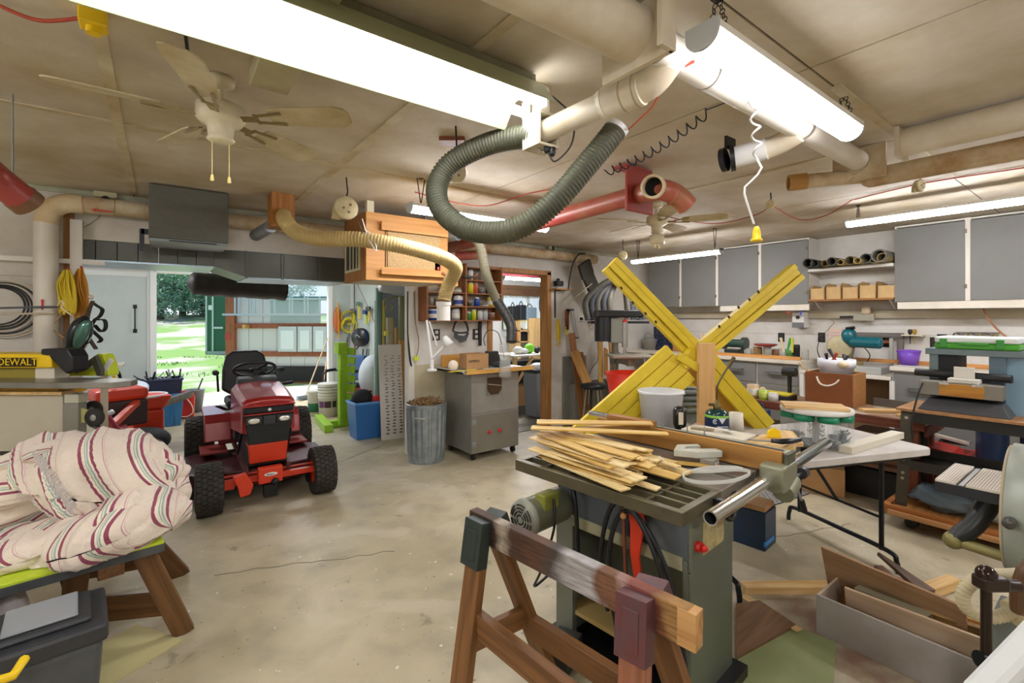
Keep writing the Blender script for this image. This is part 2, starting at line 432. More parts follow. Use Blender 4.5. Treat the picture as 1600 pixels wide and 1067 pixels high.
# ---- room seen through the doorway
WR=mat('#d9dad6',.7)
b=B();b.bb((3.2,YF+TW,-.12),(9.0,8.9,0));struct('floor_store',b,mat('#8e8878',.5,0,'#5c584e',4,.7))
b=B();b.bb((3.2,YF+TW,2.5),(9.0,8.9,2.6));struct('ceiling_store',b,WR)
WX0,WX1=OY(786,480,8.6).x,OY(862,480,8.6).x
b=B();b.bb((3.2,8.6,0),(WX0,8.7,2.5));b.bb((WX0,8.6,0),(WX1,8.7,1.28));b.bb((WX0,8.6,2.05),(WX1,8.7,2.5));b.bb((WX1,8.6,0),(9.0,8.7,2.5));struct('wall_store_far',b,WR)
b=B();b.bb((9.0,YF+TW,0),(9.1,8.9,2.5));struct('wall_store_right',b,WR)
b=B();b.bb((6.72,YF,-.1),(9.1,YF+TW,2.6));struct('wall_store_near',b,WR)
b=B();b.bb((3.4,8.55,2.06),(8.8,8.6,2.3));struct('trim_11',b,wood('#8c6a4c','#6a4a30'))
b=B();
for x in(WX0,(WX0+WX1)/2,WX1):b.bb((x-.03,8.6,1.28),(x+.03,8.66,2.05))
b.bb((WX0,8.6,2.02),(WX1,8.66,2.07));b.bb((WX0,8.6,1.25),(WX1,8.66,1.3));w1=struct('window_1',b,WPAINT)
b=B();b.bb((WX0,8.64,1.3),(WX1,8.645,2.03));struct('pane',b,glass(alpha=.12),w1)
# ---- fluorescent fixtures: tubes and diffusers, with unseen ones added to brighten the rooms
def wrap_light(a,c,r,label,k=1.0,hangw=True):
 TUBE=emit('#fbfaff',LAMP*k)
 a=vec(a);c=vec(c);d=(c-a).normalized();_,s,t_=frame(d)
 t=thing('fluorescent_light',label,'ceiling light',(a+c)/2,group='hanging fluorescent strip lights')
 n=12;q=[];up=Vector((0,0,1));side=d.cross(up).normalized()
 b=B()
 for p in(a+d*.012,c-d*.012):
  q+=[p+side*math.cos(PI*i/n)*r-up*math.sin(PI*i/n)*r*.95 for i in range(n+1)]
 m=n+1
 b.add(q,[(i,i+1,m+i+1,m+i)for i in range(n)],True);part('diffuser',b,TUBE,t)
 b=B();b.beam(a+up*.012,c+up*.012,2*r*1.02,.024);part('housing',b,WPAINT,t,bevel=.003)
 for p,o in((a,1),(c,-1)):
  b=B();pts=[(math.cos(PI+PI*i/n)*r*1.04,math.sin(PI+PI*i/n)*r)for i in range(n+1)]+[(r*1.04,.028),(-r*1.04,.028)]
  b.prism(pts,p,side,up,.012*(1 if o<0 else 1));part('end_cap',b,mat('#b9bec0',.5),t)
 if hangw:
  for p in(a+d*.08,c-d*.08):
   b=B();zt=CEIL if p.y<5 else(2.6 if p.x<3.2 else 2.5)
   if CEIL-p.z<.2 and p.y<5:
    z=p.z+.024;k=0
    for e in(-.03,.03):
     zz=z
     while zz<CEIL-.01:
      f=(zz-z)/max(CEIL-z,.01);pp=Vector((p.x,p.y,0))+side*e*(1-f)
      pp.z=zz+.011
      b.torus(pp,.008,.0018,axis=side if k%2 else d,n=8,m=4);zz+=.014;k+=1
   else:
    b.cyl((p.x,p.y,p.z+.02),(p.x+.03,p.y,zt),.004,n=6);b.cyl((p.x,p.y,p.z+.02),(p.x-.03,p.y,zt),.004,n=6)
   b.box((p.x,p.y,zt-.003),(.03,.03,.006))
   part('chain',b,BLKM,t)
 return t
wrap_light((1.30,.78,2.40),(2.50,.78,2.40),.051,'wide glowing strip light on chains beside the white pipe at upper right',.4)
wrap_light((4.9,1.55,2.40),(4.9,.3,2.40),.045,'long strip light in front of the right hand grey cabinets',1.6)
wrap_light((4.9,3.92,2.29),(4.9,2.72,2.29),.04,'thin strip light hanging before the left hand grey wall cabinets',1.9)
wrap_light((1.40,3.05,2.33),(2.66,3.05,2.33),.045,'strip light just above and before the plywood air cleaner',1.5)
wrap_light((-1.2,-1.2,2.40),(0.0,-1.2,2.40),.058,'added unseen strip light on the ceiling behind the photographer, left',2.0)  # unseen fixture added behind the camera to lift the ambient light
wrap_light((3.2,-1.2,2.40),(4.4,-1.2,2.40),.058,'added unseen strip light on the ceiling behind the photographer, right',2.0)  # also added out of view, to fill the room with light
wrap_light((-2.6,2.6,2.40),(-2.6,1.4,2.40),.058,'added unseen strip light on the ceiling left of the frame',2.0)  # added out of view at left to even out the light
wrap_light((-1.6,7.0,2.45),(-.3,7.0,2.45),.05,'added unseen strip light under the bay ceiling behind the header, left',1.8)  # unseen lamp added behind the header to brighten the bay
wrap_light((.9,7.9,2.45),(2.2,7.9,2.45),.05,'added unseen strip light under the bay ceiling behind the header, right',1.8)  # another added bay lamp, hidden by the header
sl=wrap_light((5.0,6.9,2.3),(5.9,6.9,2.3),.05,'added hidden strip light brightening the room seen through the doorway',4.0)  # unseen lamp added to brighten the room past the doorway
t=thing('reflector_light','large open two tube light fixture with green white reflector, upper left','ceiling light',(.6,1.5,2.36))
RX0,RX1=-.25,1.21
b=B();Y0=1.5
prof=[(-.17,-.055),(-.09,.045),(.09,.045),(.17,-.055),(.165,-.055),(.088,.04),(-.088,.04),(-.165,-.055)]
b.prism(prof,(RX0,Y0,2.43),(0,1,0),(0,0,1),RX1-RX0);part('reflector',b,mat('#b3b996',.4),t)
b=B();b.bb((RX0,Y0-.05,2.475),(RX1-.0,Y0+.05,2.53));part('housing',b,mat('#8d8c78',.5,0,'#6b6850',7,.7),t,bevel=.004)
for y in(-.06,.06):
 b=B();b.cyl((RX0+.02,Y0+y,2.42),(RX1+.03,Y0+y,2.42),.019,n=12);part('tube_lamp',b,emit('#fbfaff',LAMP*.5),t)
 for x in(RX1+.035,RX0+.01):
  b=B();b.box((x,Y0+y,2.435),(.012,.04,.07));part('lamp_holder',b,WPL,t)
# ================================================================ under the ceiling
def resample(path,step):
 out=[path[0]];acc=0
 for a,c in zip(path,path[1:]):
  L=(c-a).length
  if L<1e-9:continue
  pos=step-acc
  while pos<=L:
   out.append(a.lerp(c,pos/L));pos+=step
  acc=(acc+L)%step if L>=1e-9 else acc
  acc=L-(pos-step)
 return out
def hose_b(b,ctrl,r,pitch=.011,n=14,k=12,depth=.09):
 pts=resample(smooth_path(ctrl,k),pitch/3)
 b.tube(pts,[r if i%3 else r*(1-depth)for i in range(len(pts))],n)
 return pts
def cord(name,ctrl,r,m,label,cat='cord',group=None,k=8,n=6):
 b=B();b.tube(smooth_path(ctrl,k),r,n);return one(name,b,m,label,cat,group)
# ---- ceiling fans
def fan(x,y,drop,R,a0,label,cream,kit):
 z=CEIL-drop+.03
 t=thing('ceiling_fan',label,'ceiling fan',(x,y,CEIL-.001))
 b=B();b.lathe((x,y,CEIL),[(.001,-.0),(.055,-.001),(.05,-.03),(.014,-.05),(.001,-.05)],20);part('canopy',b,cream,t)
 b=B();b.cyl((x,y,z+.04),(x,y,CEIL-.04),.012);part('rod',b,cream,t)
 b=B();b.lathe((x,y,z),[(.001,.07),(.06,.065),(.088,.05),(.09,.0),(.075,-.02),(.05,-.028),(.045,-.075),(.052,-.085),(.04,-.095),(.001,-.1)],28);part('motor',b,cream,t)
 for i in range(5):
  a=math.radians(a0+72*i);R3=Matrix.Rotation(a,3,'Z');tilt=Matrix.Rotation(math.radians(-13),3,'X')
  b=B();pts=[]
  for X,W in((.2,.045),(.23,.055),(R-.05,.066),(R-.015,.055),(R,.03)):pts.append((X,W))
  pts=pts+[(X,-W)for X,W in reversed(pts)]
  b.prism(pts,(0,0,0),(1,0,0),(0,1,0),.007)
  b.v=[R3@(tilt@p)+Vector((x,y,z+.008))for p in b.v]
  part('blade',b,mat('#cfc3a4',.5,0,'#a08a54',5,.8),t,bevel=.002)
  b=B();b.v=[]
  b.beam((.07,0,-.005),(.15,0,-.008),.03,.005);b.beam((.15,.02,-.006),(.26,.035,-.006),.012,.005);b.beam((.15,-.02,-.006),(.26,-.035,-.006),.012,.005);b.beam((.15,-.03,-.006),(.15,.03,-.006),.014,.005)
  b.v=[R3@(tilt@p)+Vector((x,y,z+.006))for p in b.v]
  part('blade_bracket',b,mat('#9a8a5c',.35,.5),t)
 for e in(-.03,.03):
  b=B();L=.1 if kit else.14
  b.tube([(x+e,y,z-.08),(x+e,y,z-.09-L)],.0018,5);b.lathe((x+e,y,z-.1-L-.02),[(.001,.03),(.005,.025),(.008,.004),(.001,0)],10)
  part('pull_chain',b,mat('#e9d98a',.4),t)
 if kit:
  b=B();b.lathe((x,y,z-.09),[(.02,0),(.06,-.02),(.062,-.09),(.05,-.095),(.001,-.095)],20);part('light_shade',b,mat('#d9cfae',.3,alpha=.85),t)
 return t
CRM=mat('#ded7bd',.4,0,'#b5a67a',6,.6)
fan(.20,2.27,.2,.53,-36,'cream five blade ceiling fan with pull tassels at upper left',CRM,False)
fan(3.42,2.48,.2,.56,12,'farther cream ceiling fan with light kit below the red duct',CRM,True)
# ---- white dust main under the ceiling, with branch, tee and gate
t=thing('dust_pipe','thick white dust collection pipe running under the ceiling to the right','pipe',(2.1,.955,2.46))
b=B();b.cyl((-.1,1.0,2.44),(1.22,.965,2.45),.083,n=24);part('wide_pipe',b,PVC,t)
b=B();b.cyl((1.22,.955,2.455),(3.22,.97,2.46),.055,n=24);part('long_pipe',b,mat('#e2ded6',.4,0,'#cfc6b4',4,.5),t)
for x in(1.32,1.62,2.45):
 b=B();b.ring((x-.003,.956,2.456),(x+.003,.956,2.456),.0568,.05);part('joint_ring',b,mat('#7a7468',.6),t)
b=B();b.box((1.215,.96,2.44),(.022,.27,.198));b.box((1.19,.83,2.44),(.07,.02,.198));part('flange',b,PVC,t,bevel=.003)
b=B();b.tube(smooth_path([(1.40,.97,2.44),(1.41,1.04,2.40),(1.40,1.12,2.385)],5),.056,16);part('elbow',b,PVC,t)
b=B();b.cyl((1.40,1.08,2.385),(1.37,1.22,2.375),.06,n=20);b.cyl((1.37,1.22,2.375),(1.365,1.25,2.373),.06,.05,n=20);part('socket',b,PVC,t)
b=B();b.cyl((1.37,1.18,2.375),(1.31,1.52,2.345),.046,n=20);part('branch_pipe',b,PVC,t)
for y in(1.09,1.14):
 f=(y-1.08)/.14;b=B();c=Vector((1.40,1.08,2.385)).lerp(Vector((1.37,1.22,2.375)),f);b.ring(c,c+Vector((-.001,.006,0)),.062,.055);part('joint_ring',b,mat('#a89c80',.6),t)
b=B();b.tube(smooth_path([(2.42,.965,2.43),(2.42,1.06,2.40),(2.40,1.14,2.385)],5),.05,16);part('elbow',b,PVC,t)
b=B();b.cyl((2.40,1.10,2.39),(2.36,1.24,2.375),.054,n=18);part('socket',b,WPL,t)
b=B();b.cyl((2.36,1.24,2.375),(2.35,1.26,2.373),.068,n=20);b.cyl((2.345,1.275,2.372),(2.34,1.30,2.37),.06,n=20);b.box((2.35,1.26,2.45),(.09,.012,.06));part('blast_gate',b,BLK,t)
b=B();b.box((3.24,.97,2.44),(.02,.26,.19));part('flange',b,PVCD,t,bevel=.003)
b=B();b.cyl((3.24,.97,2.44),(3.34,.94,2.40),.06,n=18);b.sph((3.33,.93,2.385),.068,14,8);part('elbow',b,PVCD,t)
b=B();b.cyl((3.33,.95,2.37),(3.33,-1.0,2.37),.055,n=20);part('cross_pipe',b,PVCD,t)
b=B();b.cyl((3.30,.98,2.385),(3.08,1.25,2.375),.042,n=18);part('stub',b,PVCD,t)
b=B();b.ring((3.12,1.20,2.377),(3.06,1.275,2.372),.048,.036);part('collar',b,mat('#b98c4c',.6,0,'#8f6428',5,.7),t)
b=B();b.cyl((3.10,.74,2.465),(3.10,-1.2,2.465),.07,n=20);b.box((3.10,.74,2.46),(.16,.02,.15))
one('covered_duct',b,mat('#e3ddcf',.6,0,'#b89d6c',2.5,.7),'pale plastic covered duct against the ceiling at upper right edge','duct')
t=thing('hose_bracket','open square cream box bracket holding the dark looping hose','bracket',(1.31,1.53,2.29))
b=B()
c=Vector((1.30,1.53,2.34));
for z in(-.065,.065):b.box(c+Vector((0,0,z)),(.10,.11,.012))
b.box(c+Vector((-.05,0,0)),(.012,.11,.142));b.box(c+Vector((.05,0,0)),(.012,.11,.142));b.box(c+Vector((0,.0,.135)),(.06,.05,.127))
part('box_frame',b,PVC,t,bevel=.002)
t=thing('dark_hose','long dark grey corrugated hose looping under the ceiling','hose',(1.25,1.5,2.2))
HC=[P(850,216,1.99),P(815,214,2.06),P(760,226,2.14),P(705,255,2.2),P(683,292,2.2),P(690,328,2.16),P(727,357,2.1),P(778,363,2.04),P(822,350,2.0),P(870,312,1.98),P(915,260,1.98),P(950,218,1.98),P(963,200,1.98)]
b=B();pts=hose_b(b,HC,.051,pitch=.016,depth=.14);part('corrugated_tube',b,mat('#35382a',.55,0,'#5c5a46',3,.7),t)
b=B();b.ring(pts[-3],pts[-1]+(pts[-1]-pts[-3]),.052,.043);part('end_ring',b,mat('#d9dada',.3),t)
b=B();b.ring(pts[0]-Vector((0,.0,0)),pts[6],.052,.046);part('end_ring',b,mat('#6d6c66',.4),t)
cord('power_cord',[P(838,135,1.93),P(868,155,1.95),P(895,185,1.96),P(893,225,1.96),P(868,252,1.96),P(857,240,1.97)],.004,BLK,'black cord looping down beside the white branch pipe near the large fixture')
t=thing('plug_socket','black twin plug hanging under the cream hose bracket','plug',P(860,232,1.98))
b=B();b.lathe(P(854,232,1.97),[(.001,.02),(.012,.018),(.014,-.01),(.008,-.02),(.001,-.02)],10);part('plug',b,BLK,t)
b=B();b.lathe(P(863,237,1.97),[(.001,.02),(.012,.018),(.014,-.01),(.008,-.02),(.001,-.02)],10);part('plug',b,BLK,t)
cord('hanging_wire',[P(952,130,1.97),P(948,150,1.97),P(958,175,1.97),P(950,192,1.98)],.002,mat('#8a6f4a',.5),'thin copper wire tied round the white branch pipe','wire')
cord('thin_wire',[P(1034,135,1.75),P(1020,165,1.82),P(990,195,1.9),P(982,202,1.96)],.003,mat('#c8482c',.5),'short orange red wire from branch pipe to hose end','wire')
def coil(name,a,c,R,turns,r,m,label,sag=0,ends=None):
 a=vec(a);c=vec(c);d,s,t_=frame(c-a);pts=[]
 N=turns*10
 for i in range(N+1):
  f=i/N;g=a.lerp(c,f)+Vector((0,0,-sag*4*f*(1-f)));an=2*PI*turns*f
  pts.append(g+s*math.cos(an)*R+t_*math.sin(an)*R)
 if ends:pts=[vec(e)for e in ends[0]]+pts+[vec(e)for e in ends[1]]
 b=B();b.tube(pts,r,5);return b
b=coil('c',P(1108,174,2.12),P(950,268,2.5),.022,12,.0035,BLK,'',sag=.03,ends=([P(1135,160,2.0)],[P(944,266,2.5)]))
one('spiral_cord',b,BLKM,'black coiled cord stretched below the ceiling beside the white pipe','cord')
t=thing('white_spiral_cord','white curly cord hanging from the white pipe with yellow plug','cord',P(1180,160,1.9))
b=coil('c',P(1178,165,1.86),P(1184,243,1.86),.016,3,.0045,WPL,'',ends=([P(1170,158,1.86)],[P(1190,262,1.86),P(1184,273,1.86),P(1174,283,1.86),P(1164,292,1.86),P(1163,303,1.86),P(1168,320,1.86),P(1178,350,1.86)]));part('cable',b,mat('#d2d0cb',.4),t)
b=B();q=P(1182,366,1.86);b.lathe(q+Vector((0,0,-.028)),[(.001,.06),(.009,.058),(.014,.04),(.016,.012),(.022,.008),(.022,0),(.001,0)],14);part('plug',b,YEL2,t)
t=thing('red_duct','red dust collection duct with open elbow below the ceiling','duct',(2.58,3.4,2.36))
RD=mat('#a8423a',.4,0,'#a5825a',3.5,.65)
rx=2.5;rz_=CAM_H+.8
b=B();b.cyl((2.48,1.95,rz_),(2.62,4.9,rz_-.01),.062,n=22);part('long_pipe',b,RD,t)
b=B();b.box((2.475,1.93,rz_+.02),(.26,.02,.28));b.box((2.475,1.98,rz_+.17),(.26,.11,.015));part('hanger_plate',b,mat('#9e3c30',.5),t,bevel=.003)
e0=Vector((2.475,1.92,rz_));e1=P(1024,293,2.78)
b=B();b.tube(smooth_path([e0,e0.lerp(e1,.5)+Vector((0,0,-.01)),P(1035,297,2.78),P(1058,306,2.80),P(1074,322,2.82)],8),.062,20);part('elbow',b,RD,t)
ax=(P(1008,287,2.5)-P(1024,293,2.78)).normalized()
b=B();b.ring(e1+ax*.03,e1+ax*.10,.068,.054,24);part('open_mouth',b,mat('#d2bf9c',.5),t)
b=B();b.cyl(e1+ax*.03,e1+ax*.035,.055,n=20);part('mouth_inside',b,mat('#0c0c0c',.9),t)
b=B();b.ring(P(1050,303,2.79),P(1054,304.5,2.79),.0655,.06);part('joint_ring',b,RD,t)
t2=thing('red_elbow','red pipe end hanging at the left edge below the ceiling','duct',P(30,300,2.1))
b=B();b.tube(smooth_path([P(-90,205,1.75),P(-20,268,2.0),P(36,312,2.12)],6),.062,20);part('pipe',b,mat('#8c3530',.35),t2)
b=B();b.ring(P(30,307,2.11),P(46,320,2.15),.066,.055);part('cuff',b,mat('#6d4a30',.5),t2)
b=B();b.beam(P(20,300,2.08),P(20,300,2.08)+Vector((0,0,CEIL-P(20,300,2.08).z)),.02,.003);part('hanger_strap',b,GALV,t2)
t=thing('wall_pipe','dusty cream pipe along the top of the far wall with vertical drop at left','pipe',(1.8,4.78,2.4))
zc=CAM_H+.86;x0=OY(72,320,4.78).x;x1=OY(930,400,4.78).x
b=B();b.cyl((x0+.13,4.78,zc),(x1,4.78,zc-.0),.062,n=22);part('long_pipe',b,PVCD,t)
b=B();b.tube(smooth_path([(x0+.2,4.78,zc),(x0+.1,4.78,zc-.01),(x0+.02,4.78,zc-.07),(x0,4.78,zc-.17)],6),.07,20);part('elbow',b,mat('#dccfae',.5,0,'#b78c48',3,.8),t)
b=B();b.cyl((x0,4.78,0),(x0,4.78,zc-.15),.068,n=22);part('drop_pipe',b,mat('#dedad0',.45,0,'#cdc3ae',3,.5),t)
for z in(1.98,):
 b=B();b.beam((x0-.5,4.85,z),(x0+.32,4.85,z),.025,.035);part('pipe_strap',b,WPAINT,t)
for u in(180,300,480,880):
 b=B();x=OY(u,320,4.78).x;b.ring((x-.003,4.78,zc),(x+.003,4.78,zc),.064,.058);part('joint_ring',b,mat('#a08a5c',.6),t)
for(u,v0,v1,w)in((66,464,482,3),):
 p=OY(u,472,4.70)
 b=B();b.prism([(-.008,.02),(.008,.02),(.006,-.03),(.014,-.03),(0,-.06),(-.014,-.03),(-.006,-.03)],(p.x,4.708,p.z),(1,0,0),(0,0,1),.002);part('red_arrow',b,REDPL,t)
p=OY(160,329,4.70);b=B();b.prism([(-.04,.006),(.05,.006),(.05,-.006),(-.04,-.006),(-.04,-.014),(-.065,0),(-.04,.014)],(p.x,4.714,p.z),(1,0,0),(0,0,1),.002);part('red_arrow',b,REDPL,t)
b=B();b.bb((x0+.12,4.84,0),(x0+.19,4.92,2.3));one('wall_batten',b,WPAINT,'narrow white upright board on wall beside the cream drop pipe','board')
p=OY(165,302,4.88);t=thing('wall_socket_box','small cream socket box with black plug above the cream wall pipe','socket',p)
b=B();b.box(p,(.14,.05,.07));part('box',b,mat('#cfc9a0',.5),t,bevel=.003)
b=B();b.cyl(p+Vector((0,-.02,-.05)),p+Vector((0,-.05,-.06)),.028);part('plug',b,BLK,t)
p=OY(862,386,4.86);t=thing('wall_socket_box','small socket box high on wall above the doorway','socket',p)
b=B();b.box(p,(.12,.05,.08));part('box',b,mat('#b9bda4',.5),t,bevel=.003)
b=B();b.box(p+Vector((0,-.03,-.02)),(.03,.03,.05));part('plug',b,BLK,t)
cord('thin_wall_wire',[OY(113,364,4.90),OY(135,353,4.90),OY(152,342,4.90),OY(157,336,4.9)],.003,mat('#6b7078',.5),'thin grey wire on the white header above the big door opening','wire')
t=thing('unit_heater','large dark grey box heater hung above the big door opening','heater',(.18,4.45,2.11))
hx0,hx1=OY(232,300,4.3).x,OY(357,300,4.3).x
b=B();b.bb((hx0,4.3,2.135),(hx1,4.68,2.53));part('body',b,mat('#5b5a50',.6,0,'#4d4c44',30,.5),t,bevel=.006)
b=B();b.bb((hx0+.005,4.29,2.11),(hx1-.005,4.68,2.135));part('bottom_rail',b,mat('#7c8384',.4,.4),t,bevel=.003)
b=B();b.bb((hx0+.12,4.286,2.118),(hx1-.08,4.292,2.126));part('slot',b,BLK,t)
b=B();b.bb((hx0-.05,4.6,2.2),(hx0,4.63,2.24));b.bb((hx0-.06,4.6,2.06),(hx0-.03,4.63,2.24));part('bracket',b,BLKM,t)
t=thing('hose_port_block','small stained plywood block with metal pipe stub, fixed under the ceiling','block',(.76,4.1,2.3))
a=P(424,303,3.66);z0=2.27
b=B();b.bb((a.x,4.05,z0),(a.x+.17,4.22,CEIL));part('block',b,wood('#a9702f','#7f4f1e','z'),t,bevel=.002)
b=B();b.cyl((a.x+.02,4.2,z0+.02),(a.x-.03,4.6,z0-.0),.05,n=18);part('metal_stub',b,GALV,t)
t=thing('tan_hose','tan corrugated hose sagging from the ceiling block to the air cleaner','hose',(1.6,3.7,2.1))
THC=[Vector((a.x+.09,4.06,2.36)),P(446,345,3.5),P(462,362,3.45),P(500,373,3.4),P(560,374,3.4),P(620,383,3.45),P(672,396,3.55),P(702,408,3.68),P(712,420,3.80),P(703,440,3.95),P(696,460,4.0),P(694,470,4.0)]
b=B();hose_b(b,THC,.058,pitch=.022,depth=.14);part('corrugated_tube',b,mat('#c2ab74',.6,0,'#a58a52',5,.6),t)
q=P(693,488,4.02)
b=B();b.ring(q+Vector((0,0,-.07)),q+Vector((0,0,.07)),.058,.052);b.ring(q+Vector((0,0,.06)),q+Vector((0,0,.09)),.065,.055);part('end_pipe',b,mat('#eceae4',.4),t)
# ---- plywood air cleaner
t=thing('air_cleaner','big plywood air cleaner box hung from the ceiling with latched door','air filter',(1.76,4.12,1.87))
PLY=wood('#c9924e','#ac7434','x',sc=1.6);PLYD=wood('#a8743a','#8a5a28','z')
bx0,bx1,by0,by1,bz0,bz1=1.37,2.14,3.85,4.42,1.87,2.44
b=B();b.bb((bx0,by0,bz0),(bx1,by0+.02,bz1));part('front_panel',b,PLY,t,bevel=.002)
b=B();b.bb((bx0,by0+.02,bz0),(bx0+.02,by1,bz1));part('side_panel',b,PLYD,t)
b=B();b.bb((bx1-.02,by0+.02,bz0),(bx1,by1,bz1));part('side_panel',b,PLYD,t)
b=B();b.bb((bx0+.02,by0+.02,bz0),(bx1-.02,by1,bz0+.015));part('bottom_panel',b,mat('#cfc6b0',.6),t)
b=B();b.bb((bx0+.02,by0+.02,bz1-.015),(bx1-.02,by1,bz1));part('top_panel',b,PLYD,t)
b=B();b.bb((bx0+.02,by1-.015,bz0+.015),(bx1-.02,by1,bz1-.015));part('back_panel',b,PLYD,t)
dx0,dx1=OY(605,400,by0).x,OY(687,400,by0).x
b=B();b.bb((dx0,by0-.012,bz0+.1),(dx1,by0,bz1-.1));part('hatch',b,mat('#bda070',.8,0,'#97784a',60,.8),t,bevel=.002)
b=B();b.bb((dx0-.02,by0-.004,bz0+.1),(dx0-.012,by0+.001,bz1-.1));part('gap',b,mat('#4a3018',.9),t)
b=B();b.bb((dx0-.07,by0-.05,bz1-.1),(dx1+.06,by0,bz1-.075));b.bb((dx0-.07,by0-.055,bz1-.15),(dx1+.06,by0-.045,bz1-.075));part('top_ledge',b,PLY,t,bevel=.002)
b=B();b.bb((dx0-.07,by0-.05,bz0+.05),(dx1+.05,by0,bz0+.075));b.bb((dx0-.07,by0-.055,bz0+.05),(dx1+.05,by0-.045,bz0+.11));part('bottom_ledge',b,PLY,t,bevel=.002)
b=B();b.beam((dx1-.01,by0-.06,bz0+.09),(dx1+.05,by0-.06,bz0+.06),.012,.02);part('latch',b,REDW,t)
sx=OY(683,424,by0).x
b=B();b.bb((sx-.03,by0-.012,bz0+.07),(sx+.03,by0,bz0+.2));k=part('switch_plate',b,mat('#9c2f26',.4),t,bevel=.002)
b=B();b.bb((sx-.008,by0-.024,bz0+.12),(sx+.008,by0-.012,bz0+.145));part('switch',b,mat('#d8463a',.3),k)
b=B();b.bb((bx0-.012,by0+.14,bz0+.09),(bx0,by1-.05,bz0+.11));b.bb((bx0-.012,by0+.14,bz0+.36),(bx0,by1-.05,bz0+.38))
b.bb((bx0-.012,by0+.14,bz0+.11),(bx0,by0+.16,bz0+.36));b.bb((bx0-.012,by1-.07,bz0+.11),(bx0,by1-.05,bz0+.36));part('vent_frame',b,mat('#d2cdb0',.5),t)
b=B();b.bb((bx0-.004,by0+.16,bz0+.11),(bx0+.001,by1-.07,bz0+.36));part('vent_opening',b,mat('#3c4038',.9),t)
for i in range(3):
 y=by0+.22+i*.085;b=B();b.bb((bx0-.01,y-.007,bz0+.11),(bx0-.003,y+.007,bz0+.36));part('vent_slat',b,mat('#c9c8ac',.5),t)
b=B();b.bb((bx1,by0+.0,bz0-.02),(bx1+.11,by0+.2,bz0+.0));b.bb((bx1+.09,by0,bz0),(bx1+.11,by0+.02,bz0+.2));b.beam((bx1,by0+.01,bz0+.14),(bx1+.1,by0+.01,bz0+.01),.02,.02);part('hose_bracket_arm',b,PLY,t)
for x in(bx0+.1,bx1-.1):
 b=B();b.cyl((x,4.1,bz1-.01),(x,4.1,CEIL),.006,n=6);b.box((x,4.1,CEIL-.006),(.05,.05,.012));part('hanger',b,GALV,t)
b=B();b.bb((bx0+.02,by0+.03,bz1),(bx0+.08,by0+.09,CEIL));part('corner_block',b,mat('#c9c0a0',.7),t)
b=B();b.tube(smooth_path([P(566,342,3.4),P(572,362,3.38),P(576,374,3.36),P(588,392,3.36),P(584,372,3.38),P(569,358,3.4)],6),.004,6)
one('white_tie_cord',b,WPL,'white cord slung round the tan corrugated hose','cord')
# ---- retracting reels
def reel(p,label,s=1.0,ax=(0,-1,0),m=mat('#d5cba8',.5,0,'#a8925c',8,.7),top=CEIL):
 t=thing('cord_reel',label,'cord reel',p);p=vec(p);a=vec(ax).normalized();side=a.cross(Vector((0,0,1)))
 b=B();b.lathe(p,[(.001,-.022*s),(.07*s,-.02*s),(.078*s,-.01*s),(.078*s,.01*s),(.07*s,.02*s),(.03*s,.024*s),(.001,.024*s)],24,axis=a);part('drum',b,m,t)
 b=B();b.prism([(0.02*s,.07*s),(.075*s,0),(.085*s,-.075*s),(.05*s,-.08*s),(-.03*s,-.06*s)],p-a*.018*s,side,(0,0,1),.03*s)
 part('guide_horn',b,m,t)
 for(x,z)in((-.02,.02),(.025,-.005),(-.01,-.03)):
  b=B();q=p+a*.024*s+side*x*s+Vector((0,0,z*s));b.cyl(q,q+a*.004,.009*s,n=10);part('screw_boss',b,mat('#7d7358',.5),t)
 b=B();b.tube([p+Vector((0,0,.07*s)),p+Vector((.01,0,.11*s)),Vector((p.x+.0,p.y,top))],.005,6);part('hanger',b,BLKM,t)
 return t
reel(P(541,325,3.3),'round cream cord reel hanging left of the plywood air cleaner',1.05)
cord('power_cord',[P(557,340,3.3),P(567,365,3.35)],.003,BLK,'short black cord from the reel by the air cleaner')
reel(P(712,268,2.42),'cord reel partly hidden behind the dark hose loop',.75)
stick('reel_mount_board',P(688,225,2.6)+Vector((0,0,CEIL-.012-P(688,225,2.6).z)),P(727,226,2.6)+Vector((0,0,CEIL-.012-P(727,226,2.6).z)),.1,.022,REDW,label='small red brown board screwed to the ceiling above the dark hose',cat='board')
reel(P(1438,290,3.1),'boxy cream cord reel above the right strip light',.55,ax=(-.3,-1,0))
reel(P(1204,319,3.7),'small cream reel on ceiling right of the far fan',.45,ax=(-.8,-.6,0))
reel(P(973,399,5.9),'small cream reel near the far corner beside the yellow beam',.75,ax=(-.6,-.8,0))
RC=mat('#a8402c',.5)
cz=CEIL-.008
def onceil(u,v,dz=0):
 p=FL(u,v,CEIL-.008);p.z-=dz;return p
def ccord(pts,label,m=RC,r=.0045):return cord('extension_cord',[onceil(*q)for q in pts],r,m,label,'cord')
ccord([(1022,332),(1060,334,.05),(1120,338,.07),(1180,331,.03),(1203,322)],'red cord drooping from the far fan to the small reel')
ccord([(1208,322),(1250,333,.06),(1290,328,.05),(1332,312)],'red cord drooping from the small reel to the right strip light')
ccord([(1334,312),(1440,287),(1600,262),(1680,250)],'straight red cord along the ceiling above the right strip light')
ccord([(648,300),(700,306,.04),(760,312,.05),(820,300,.02),(880,292)],'red cord crossing the ceiling above the middle strip light')
ccord([(-20,0),(60,17,.03),(140,26,.0)],'thick red cord sagging at the upper left corner',r=.006)
ccord([(1050,60,.1),(1065,50,.12),(1085,45,.11)],'orange red cord entering the end of the big right strip light',m=mat('#c8482c',.5),r=.005)
p=onceil(146,18)
b=B();b.box((p.x,p.y,CEIL-.03),(.07,.07,.06));b.cyl((p.x,p.y,CEIL-.06),(p.x,p.y,CEIL-.08),.02)
